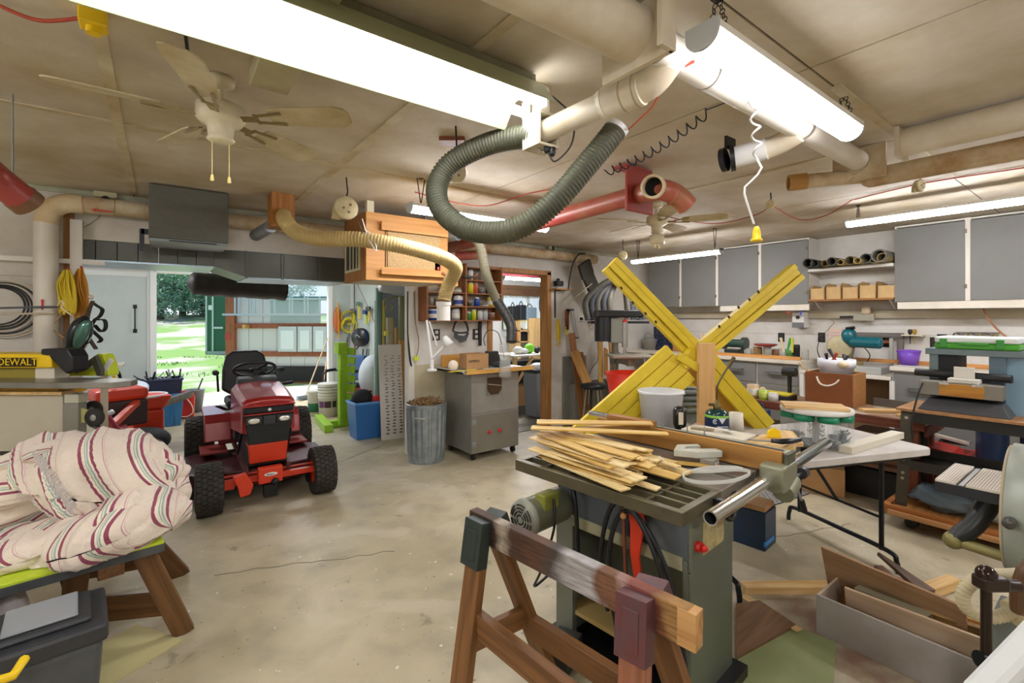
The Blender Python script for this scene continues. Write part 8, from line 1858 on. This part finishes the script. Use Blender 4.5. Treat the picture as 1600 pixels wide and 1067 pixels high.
for i,(z,dy,cc)in enumerate(((1.055,0,'#b97a3c'),(1.075,.06,'#c9924c'),(1.095,.02,'#a8642e'))):
 stick('brown_board',(4.72,3.45+dy,z),(5.1,2.88+dy*.5,z),.24,.014,wood(cc,'#8a5a2c'),label=('lowest','middle','topmost')[i]+' brown board stacked on the yellow cabinet',cat='board',group='boards on the yellow cabinet')
t=thing('coiled_gray_hose','coil of grey hose behind the yellow planks','hose',(4.3,3.2,0));c=P(1068,607,4.7)
for k in range(4):
 b=B();b.torus((c.x,c.y,.66+k*.055),.19-.012*k,.026,n=22,m=8);part('turn',b,mat('#5c5f56',.5),t)
b=B();b.cyl((c.x,c.y,0),(c.x,c.y,.63),.16,n=20);one('grey_drum',b,mat('#66685e',.5),'grey drum carrying the coiled grey hose','drum',bevel=.01)
# ================================================================ planer on its steel stand
T=thing('machine_stand','dark angle steel stand with splayed legs and chipboard top at right','stand',(4.66,.7,.16))
SX0_,SX1_,SYa,SYb=4.45,4.92,1.06,.12;SZT=.88;DZ=.155
b=B();b.bb((SX0_-.03,SYb-.03,SZT-.02),(SX1_+.03,SYa+.03,SZT));part('top_board',b,mat('#b08358',.7,0,'#8c6238',30,.7),T,bevel=.003)
AS=mat('#5c574c',.45,.45,'#45413a',8,.6)
for(x,y,sx,sy)in((SX0_,SYa,-1,1),(SX0_,SYb,-1,-1),(SX1_,SYa,1,1),(SX1_,SYb,1,-1)):
 top=Vector((x,y,SZT-.02));bot=Vector((x+sx*.03,y+sy*.03,DZ));b=B()
 b.beam(top+Vector((0,-sy*.03,0)),bot+Vector((0,-sy*.03,0)),.006,.07,up=(0,1,0));b.beam(top+Vector((-sx*.03,0,0)),bot+Vector((-sx*.03,0,0)),.07,.006,up=(0,1,0))
 lg=part('leg',b,AS,T)
 b=B()
 for z in(SZT-.07,.50,.40,.36):
  f=(SZT-.02-z)/(SZT-.02-DZ);c=top.lerp(bot,f)+Vector((sx*.003,-sy*.03,0));b.cyl(c,c+Vector((sx*.006,0,0)),.011,n=8)
 part('bolts',b,mat('#c9c2b0',.3,.7),lg,kind='stuff')
b=B();b.bb((SX0_-.004,SYb,SZT-.10),(SX0_,SYa,SZT-.02));b.bb((SX1_,SYb,SZT-.10),(SX1_+.004,SYa,SZT-.02));b.bb((SX0_,SYa,SZT-.1),(SX1_,SYa+.004,SZT-.02));b.bb((SX0_,SYb-.004,SZT-.1),(SX1_,SYb,SZT-.02));part('apron',b,mat('#2c2b29',.45,.3),T)
b=B();z=.50;b.bb((SX0_-.02,SYb-.01,z-.07),(SX0_-.016,SYa+.01,z));b.bb((SX1_+.016,SYb-.01,z-.07),(SX1_+.02,SYa+.01,z));b.bb((SX0_-.02,SYa+.012,z-.07),(SX1_+.02,SYa+.016,z));b.bb((SX0_-.02,SYb-.016,z-.07),(SX1_+.02,SYb-.012,z));part('lower_frame',b,mat('#3c3933',.45,.3),T)
b=B();b.bb((SX0_,SYb,.437),(SX1_,SYa,.442));part('lower_tray',b,BLKM,T)
T=thing('wheeled_dolly','low wooden dolly on black casters under the planer stand','dolly',(4.66,.6,0))
b=B();b.bb((4.36,.0,.10),(5.0,1.16,.118));part('deck',b,OAK,T)
for a,c in(((4.36,.0,.10),(4.40,1.16,.155)),((4.96,.0,.10),(5.0,1.16,.155)),((4.40,1.12,.118),(4.96,1.16,.155)),((4.40,.0,.118),(4.96,.04,.155))):
 b=B();b.bb(a,c);part('side_rail',b,wood('#b9773c','#8c5224','y'),T,bevel=.003)
b=B();b.bb((4.335,-.02,.09),(4.36,1.12,.125));part('edge_strip',b,wood('#d0a070','#aa7844','y'),T,bevel=.003)
for x in(4.44,4.92):
 for y in(.1,1.0):
  b=B();b.cyl((x-.018,y,.042),(x+.018,y,.042),.04,n=16);b.box((x,y,.088),(.07,.07,.018));part('caster',b,BLK,T)
for i,(y,cc,a_,s)in enumerate(((.85,'#8fa8b8',.6,(.15,.2,.09)),(.55,'#c9cccb',.5,(.17,.2,.08)),(.28,'#aeb6b8',.5,(.15,.18,.07)))):
 b=B();n_,k_=26,14;q=[];fs=[]
 for j in range(k_+1):
  th=PI*j/k_
  for ii in range(n_):
   ph=2*PI*ii/n_;d=Vector((math.sin(th)*math.cos(ph),math.sin(th)*math.sin(ph),math.cos(th)));w=1+.3*mn.noise(d*2.4+Vector((i*5,0,0)))+.15*mn.noise(d*6)
   q.append(Vector((4.68+d.x*s[0]*w,y+d.y*s[1]*w,max(.12,.12+s[2]+d.z*s[2]*w))))
 for j in range(k_):
  for ii in range(n_):fs.append((j*n_+ii,(j+1)*n_+ii,(j+1)*n_+(ii+1)%n_,j*n_+(ii+1)%n_))
 b.add(q,fs,True);one('plastic_bag',b,mat(cc,.15,alpha=a_),('bluish','clear','grey')[i]+' crumpled plastic bag lying on the dolly','bag',group='plastic bags on the dolly')
T=thing('thickness_planer','portable thickness planer with dark base and plank front on the stand','planer',(4.66,.65,SZT))
def Yq(u,X):return OX(u,500,X).y
pa0,pa1=Yq(1440,4.5),Yq(1572,4.5)
b=B();b.hexa([Vector(v_)for v_ in[(4.47,pa1-.03,SZT+.001),(4.88,pa1-.03,SZT+.001),(4.88,pa0+.02,SZT+.001),(4.47,pa0+.02,SZT+.001),(4.52,pa1+.02,SZT+.085),(4.84,pa1+.02,SZT+.085),(4.84,pa0-.03,SZT+.085),(4.52,pa0-.03,SZT+.085)]]);part('base',b,mat('#4a4c50',.5),T,bevel=.008)
b=B();b.bb((4.465,pa1+.01,SZT+.115),(4.62,pa0+.01,SZT+.215));part('head',b,mat('#8a867c',.4,.5),T,bevel=.004)
b=B();b.bb((4.455,Yq(1537,4.45),SZT+.12),(4.466,Yq(1467,4.45),SZT+.205));part('wood_face',b,wood('#c2882e','#9c6418','y'),T,bevel=.002)
b=B();b.bb((4.47,Yq(1530,4.47),SZT+.215),(4.58,Yq(1480,4.47),SZT+.245));b.bb((4.52,Yq(1522,4.5),SZT+.245),(4.53,Yq(1489,4.5),SZT+.325));part('chip_deflector',b,mat('#d6d2c8',.4),T,bevel=.003)
for u in(1475,1527):
 b=B();y=Yq(u,4.45);b.cyl((4.45,y,SZT+.20),(4.45,y,SZT+.225),.012,n=10);b.box((4.45,y,SZT+.205),(.02,.05,.012));part('wing_bolt',b,mat('#c9c8c2',.3,.7),T)
b=B();b.bb((4.62,pa1+.02,SZT+.09),(4.84,pa0-.02,SZT+.22));b.cyl((4.56,Yq(1600,4.6)+.05,SZT+.26),(4.62,pa0+.06,SZT+.26),.028,n=12);part('inner_works',b,mat('#1c1c1e',.5),T,bevel=.006)
FZ=1.325;fx0,fx1=4.64,5.02;fya,fyb=Yq(1452,4.64),Yq(1607,4.64)
BGm=mat('#6c7c80',.45,.2)
b=B();b.bb((fx0,fya-.05,SZT),(fx1,fya,FZ-.02));part('left_cheek',b,BGm,T,bevel=.004)
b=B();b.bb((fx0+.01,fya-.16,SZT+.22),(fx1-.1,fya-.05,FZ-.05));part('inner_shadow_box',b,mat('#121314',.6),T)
b=B();b.bb((fx0-.02,fyb,FZ-.045),(fx1,fya+.02,FZ));part('top_plate',b,BGm,T,bevel=.004)
b=B();b.bb((fx0-.0,Yq(1572,4.64),SZT),(fx0+.03,Yq(1548,4.64)if False else Yq(1545,4.64),FZ-.045));part('front_post',b,mat('#5f7480',.45,.2),T,bevel=.003)
b=B();b.bb((fx0+.03,fyb-.14,SZT-.0),(fx1,Yq(1560,4.66),FZ-.02));part('blue_cheek',b,mat('#7d9cae',.5),T,bevel=.004)
cord('planer_cord',[OX(1442,598,4.43),OX(1435,615,4.40),OX(1428,640,4.38),OX(1424,665,4.36),OX(1427,685,4.36)],.006,BLK,'black cord hanging down from the planer beside the stand leg')
T=thing('green_case','green plastic tool case with white lid on top of the planer','case',(4.8,.6,FZ))
ga,gb=Yq(1461,4.64),Yq(1594,4.64)
b=B();b.bb((4.62,gb,FZ+.001),(4.93,ga,FZ+.045));part('base',b,mat('#3f9c1c',.35),T,bevel=.01)
b=B();b.bb((4.62,gb,FZ+.046),(4.93,ga,FZ+.09));part('lid',b,mat('#e2e8e6',.3),T,bevel=.012)
for u in(1474,1563):
 y=Yq(u,4.62);b=B();b.bb((4.608,y-.02,FZ+.012),(4.622,y+.02,FZ+.075));part('latch',b,mat('#2f8a34',.35),T,bevel=.003)
b=B();b.bb((4.606,Yq(1546,4.62),FZ+.03),(4.62,Yq(1497,4.62),FZ+.05));part('handle',b,mat('#3a9228',.4),T,bevel=.004)
T=thing('black_dust_extractor','dark blue and black dust extractor with hoses behind the planer stand','extractor',(5.5,.75,0))
b=B();b.cyl((5.5,.72,.02),(5.5,.72,.62),.1,n=20);part('blue_column',b,mat('#22304a',.4),T,bevel=.006)
b=B();b.cyl((5.45,.48,.02),(5.45,.48,.66),.08,n=18);part('column',b,mat('#17191c',.4),T)
b=B();b.box((5.5,.65,.06),(.5,.7,.12));part('base',b,BLKM,T,bevel=.02)
b=B();hose_b(b,[(5.3,.2,.45),(5.22,.45,.34),(5.22,.68,.36),(5.32,.76,.28),(5.42,.74,.16)],.06,pitch=.03,k=6);part('hose',b,mat('#3a3a38',.5),T)
T=thing('red_toolbox','red toolbox with papers on top on the floor behind the stand','toolbox',(5.5,1.25,0))
c_=OX(1484,690,5.45)
b=B();b.bb((5.35,c_.y-.15,0.001),(5.7,c_.y+.16,.25));part('carton',b,CARD,T,bevel=.004)
b=B();b.bb((5.37,c_.y-.13,.252),(5.68,c_.y+.14,.40));part('body',b,REDPL,T,bevel=.01)
b=B();b.prism([(0,0),(.27,0),(.22,.07),(.05,.09)],(5.36,c_.y+.14,.402),(0,-1,0),(0,0,1),.3);part('lid',b,mat('#b5281f',.4),T,bevel=.006)
b=B();b.box((5.5,c_.y,.50),(.22,.2,.02),R=Euler((.2,.1,.3)).to_matrix());one('magazine',b,mat('#bfb3a4',.6),'pale magazine lying on the red toolbox','magazine')
b=B();b.box((5.52,c_.y-.02,.478),(.2,.18,.012));one('paper_stack',b,mat('#7c766c',.6),'grey papers on the lid of the red toolbox','papers')
# ================================================================ disc sander and lathe parts at the right edge
T=thing('disc_sander','large grey disc sander with split white striped table at the right edge','sander',(2.75,.2,0))
yv=Vector((0,1,0));xv=Vector((1,0,0));c=Vector((2.66,.245,.815))
b=B();b.lathe(c,[(.001,-.13),(.2,-.13),(.235,-.12),(.246,-.09),(.246,.045),(.001,.045)],48,axis=yv);part('disc_housing',b,mat('#aab0a4',.4,.2,'#8c9084',6,.5),T)
b=B();b.lathe(c+yv*.046,[(.001,.0),(.236,.0),(.236,.01),(.001,.01)],48,axis=yv);part('sanding_disc',b,mat('#b7ab90',.9),T)
def tbox(nm,y1,y0,x0,x1,z0,z1,m_,bevel=.002):
 return part(nm,B().bb((x0,y0,.9+z0),(x1,y1,.9+z1)),m_,T,bevel=bevel)
tbox('table_plate',.49,.31,2.49,2.83,-.045,-.004,mat('#1e2228',.45))
tbox('left_pad',.488,.425,2.488,2.83,-.004,.006,mat('#cfc6b6',.6));tbox('right_pad',.398,.306,2.488,2.83,-.004,.006,mat('#cfc6b6',.6))
for k in range(7):tbox('pad_line',.484-k*.0085,.481-k*.0085,2.49,2.828,.006,.0068,mat('#a89c94',.6),0)
for k in range(10):tbox('pad_line',.392-k*.0085,.389-k*.0085,2.49,2.828,.006,.0068,mat('#a89c94',.6),0)
tbox('slot_rail',.42,.403,2.49,2.83,-.004,.0,mat('#8c8a84',.4,.5))
b=B();b.tube(smooth_path([(2.62,.34,.86),(2.60,.36,.80),(2.56,.39,.73),(2.53,.44,.67)],5),[.02,.03,.036,.036,.036,.036,.036,.034,.034,.034,.034,.034,.034,.034,.03,.03],8);part('bracket_arm',b,mat('#1c2020',.4),T)
b=B();b.cyl((2.53,.44,.665),(2.53,.28,.655),.02,n=12);b.sph((2.53,.44,.665),.034,14,8);part('brass_pivot',b,mat('#8a8250',.4,.3),T)
b=B();b.lathe((2.40,.27,.83),[(.001,-.03),(.018,-.028),(.02,0),(.012,.02),(.001,.03)],14,axis=xv);part('side_knob',b,mat('#4c4a44',.3),T)
b=B();b.bb((2.56,-.05,0),(2.86,.2,.66));part('pedestal',b,mat('#7c8276',.5),T,bevel=.01)
b=B();b.cyl(c-yv*.12,c-yv*.45,.12,n=24);part('motor',b,mat('#8a8e80',.45),T)
T=thing('wood_lathe','dark lathe tool post with round ball grip at the lower right edge','lathe',(1.95,-.1,0))
e=1.3
b=B();b.cyl(P(1541,1035,e),P(1541,905,e),.0125,n=14);part('tool_post',b,mat('#2b2019',.3,.4),T)
b=B();b.sph(P(1541,897,e),.024,18,12);part('ball_grip',b,mat('#2c1c18',.12,.2),T)
b=B();b.box(P(1548,910,e),(.07,.045,.035),R=Matrix((rgt,fwd,ZV)).transposed());b.cyl(P(1548,912,e),P(1590,915,e),.016,n=12);part('clamp_block',b,mat('#33261e',.35,.3),T,bevel=.006)
b=B();b.cyl(P(1530,1030,e),P(1600,1040,e),.022,n=16);part('cross_bar',b,BLKM,T)
b=B();b.prism([(-.0,-.07),(.16,-.10),(.16,.12),(.07,.11),(.02,.06),(-.0,0)],P(1590,925,1.33),rgt,ZV,-.03);part('headstock',b,mat('#5c4026',.4),T,bevel=.012)
b=B();b.cyl(P(1590,965,1.45)+fwd*.0,P(1640,940,1.45),.05,n=18);part('dust_spigot',b,mat('#c9bf98',.5),T)
q=P(1600,1000,1.6);b=B();b.hexa([Vector(v_)for v_ in[(q.x-.1,q.y-.12,0),(q.x+.25,q.y-.12,0),(q.x+.25,q.y+.1,0),(q.x-.1,q.y+.1,0),(q.x-.0,q.y-.08,q.z+.05),(q.x+.2,q.y-.08,q.z+.05),(q.x+.2,q.y+.08,q.z+.05),(q.x-.0,q.y+.08,q.z+.05)]]);part('pedestal',b,mat('#5a6058',.5),T,bevel=.008)
b=B();a_,c_=P(1528,1100,.95),P(1640,985,.95);b.beam(a_,c_,.06,.05,up=(0,0,1));part('white_guard',b,mat('#d5d8d8',.35),T,bevel=.015)
q2=a_.lerp(c_,.8);b=B();b.bb((q2.x,q2.y-.05,0),(q2.x+.08,q2.y+.03,q2.z-.02));part('front_leg',b,mat('#3f4440',.5),T)
t=thing('tan_ribbed_hose','tan ribbed hose looping from the machine at the lower right','hose',P(1540,930,1.5))
b=B();hose_b(b,[P(1620,896,1.55),P(1580,898,1.5),P(1540,900,1.48),P(1514,914,1.48),P(1504,934,1.48),P(1514,953,1.48),P(1540,964,1.48),P(1568,961,1.47),P(1592,948,1.47),P(1606,930,1.47)],.0195,pitch=.011,n=14,k=10,depth=.14);part('corrugated_tube',b,mat('#c3b796',.6),t)
# ================================================================ long offcut box and floor pieces
T=thing('scrap_box','long grey plywood box full of scrap wood at the lower right','box',(2.75,.6,0))
SXa,SXb,SYc,SYd,SH=2.585,2.90,-.05,.95,.19
PG=mat('#a69f98',.65,0,'#8d8278',5,.6)
b=B();b.bb((SXa,SYc,0.001),(SXa+.012,SYd,SH));part('left_side',b,PG,T,bevel=.0015)
b=B();b.bb((SXb-.012,SYc,0.001),(SXb,SYd,SH+.02));part('right_side',b,PLY,T,bevel=.0015)
b=B();b.bb((SXa+.012,SYd-.012,0.001),(SXb-.012,SYd,SH));part('far_end',b,mat('#cdbba4',.6),T,bevel=.0015)
b=B();b.bb((SXa+.012,SYc,0.001),(SXb-.012,SYc+.012,SH));part('near_end',b,PG,T)
b=B();b.bb((SXa+.012,SYc+.012,0.001),(SXb-.012,SYd-.012,.012));part('bottom',b,mat('#4c3a28',.8),T)
PK=wood('#dcc0a0','#c9a27a',sc=1.5);PK2=wood('#bf9c78','#a57f58',sc=1.5)
sb=[((2.70,.86,.085),(2.74,.02,.085),.20,'pinkish plywood sheet standing along the middle of the scrap box',PK,(1,0,.25),.012),
  ((2.84,1.0,.16),(2.80,.44,.13),.30,'broad brown plywood panel sticking out of the far end',PK2,(1,0,.45),.012),
  ((2.78,.84,.15),(2.73,.55,.17),.05,'grey green weathered stick lying in the scrap box',mat('#9a9478',.7),(0,0,1),.02),
  ((2.80,.66,.10),(2.85,.10,.14),.14,'rough bark edged board in the scrap box',wood('#c9a468','#8c6838',dirt='#6c5236'),(1,0,.5),.018)]
for a,c,w,lab,m_,up,h_ in sb:
 a=Vector(a)+Vector((0,0,.055));c=Vector(c)+Vector((0,0,.055));stick('scrap_board',a,c,w,h_,m_,up=up,label=lab,cat='board',group='scraps in the long box')
for i,(a,c,w,h,lab,m_,tp)in enumerate(((FL(1372,865,.16),FL(1450,925,.10),.09,.02,'pointed dark grey wooden wedge leaning out beyond the box',wood('#6c5240','#4a382a'),1),(FL(1372,885,.12),FL(1420,930,.08),.06,.018,'rounded dark slat beside the pointed wedge',wood('#6c4c3c','#4a3226'),1),(FL(1400,905,.08),FL(1455,925,.03),.05,.02,'reddish brown batten beside the dark wedge',wood('#8a4e34','#653420'),1))):
 b_=stick('wood_wedge',c,a,w,h,m_,label=lab,cat='wedge',taper=.15 if i==0 else.8,group='dark pieces beyond the box')
stick('floor_beam',FL(1160,918,.02),FL(1300,917,.02),.07,.04,PINE,label='thick pine beam on the floor between the saw and the box',cat='beam')
stick('floor_beam',FL(1415,935,.03),FL(1492,908,.03),.07,.05,PINE,label='short pine beam on the floor behind the scrap box',cat='beam')
b=B();g=[FL(1150,945,.008),FL(1187,940,.008),FL(1244,978,.008),FL(1150,1030,.008)];lo=[Vector((p.x,p.y,.002))for p in g];b.hexa(lo+[p+Vector((0,0,.008))for p in g]);one('plywood_offcut',b,wood('#8c6a4c','#6e4e34'),'brown square of plywood flat on the floor by the saw','plywood')
stick('pine_strip',FL(1160,930,.012),FL(1250,985,.012),.045,.006,PINE,label='pale pine strip under the brown plywood square',cat='strip')
b=B();g=[FL(1150,1000,.0),FL(1200,960,.0),FL(1306,1005,.0),FL(1300,1120,.0),FL(1150,1180,.0)];b.add([Vector((p.x,p.y,.001))for p in g]+[Vector((p.x,p.y,.0035))for p in g],[(0,1,2,3,4),(9,8,7,6,5)]+[(i,(i+1)%5,5+(i+1)%5,5+i)for i in range(5)]);one('green_mat',b,mat('#8f9a68',.8,0,'#a3a878',6,.6),'worn pale green mat on the floor right of the saw','mat')
b=B();b.box(FL(1290,965,.03),(.08,.06,.05),rz=.5);b.sph(FL(1288,948,.03),.03,10,6);one('paper_tube_end',b,mat('#c9b4b4',.7),'crumpled pinkish paper on the floor before the scrap box','paper')
def mat_sheet(pts,label,n,name,grid):
 t=thing(name,label,'mat',pts[0]);p=[Vector((q.x,q.y,.002))for q in pts]
 b=B();b.hexa(p+[q+Vector((0,0,.006))for q in p]);part('base',b,mat('#3b3a36',.7),t)
 b=B()
 for i in range(n):
  f=(i+.5)/n;a,c=p[0].lerp(p[3],f),p[1].lerp(p[2],f);b.beam(a+ZV*.008,c+ZV*.008,.012,.006)
 if grid:
  for i in range(n):
   f=(i+.5)/n;a,c=p[0].lerp(p[1],f),p[3].lerp(p[2],f);b.beam(a+ZV*.0082,c+ZV*.0082,.012,.006)
 part('ribs',b,mat('#8c8a84' if grid else '#6c685c',.6),t,kind='stuff')
mat_sheet([FL(1135,815),FL(1265,772),FL(1220,735),FL(1120,765)],'dark rubber grid mat on the floor behind the table saw',22,'rubber_grid_mat',True)
mat_sheet([FL(1320,742),FL(1440,792),FL(1475,745),FL(1372,706)],'ribbed dark anti fatigue mat under the folding table',20,'ribbed_mat',False)
T=thing('printed_blue_box','dark blue printed product box on the floor beyond the saw','box',FL(1180,860))
c_=FL(1180,858);b=B();b.box((c_.x+.1,c_.y+.1,.125),(.2,.3,.25),rz=.1);bx3=part('carton',b,mat('#18304c',.35),T,bevel=.004)
b=B();b.box((c_.x+.085,c_.y-.045,.15),(.1,.012,.08),rz=.1);part('printed_picture',b,mat('#8fb4d4',.4),bx3)
b=B();b.box((c_.x+.085,c_.y-.05,.05),(.16,.012,.03),rz=.1);part('printed_stripe',b,mat('#2f7fc4',.4),bx3)
b=B();b.box((c_.x+.1,c_.y+.1,.27),(.19,.28,.035),rz=.15);one('brown_carton',b,CARD,'flat brown carton on top of the blue printed box','box',bevel=.003)
T=thing('open_carton','brown cardboard carton on the floor under the folding table','box',FL(1300,775))
c_=FL(1300,775);b=B();b.box((c_.x+.1,c_.y+.15,.12),(.3,.4,.235),rz=.35);part('carton',b,CARD,T,bevel=.004)
b=B();b.box((c_.x+.29,c_.y+.05,.2),(.02,.3,.16),R=Euler((0,-.6,.35)).to_matrix());part('flap',b,CARD,T)
b=B();c_=FL(1274,742);b.box((c_.x,c_.y,.03),(.2,.12,.05),rz=.3);one('white_carton',b,mat('#d5d2cc',.6),'small white carton lying behind the table saw knob','box',bevel=.003)
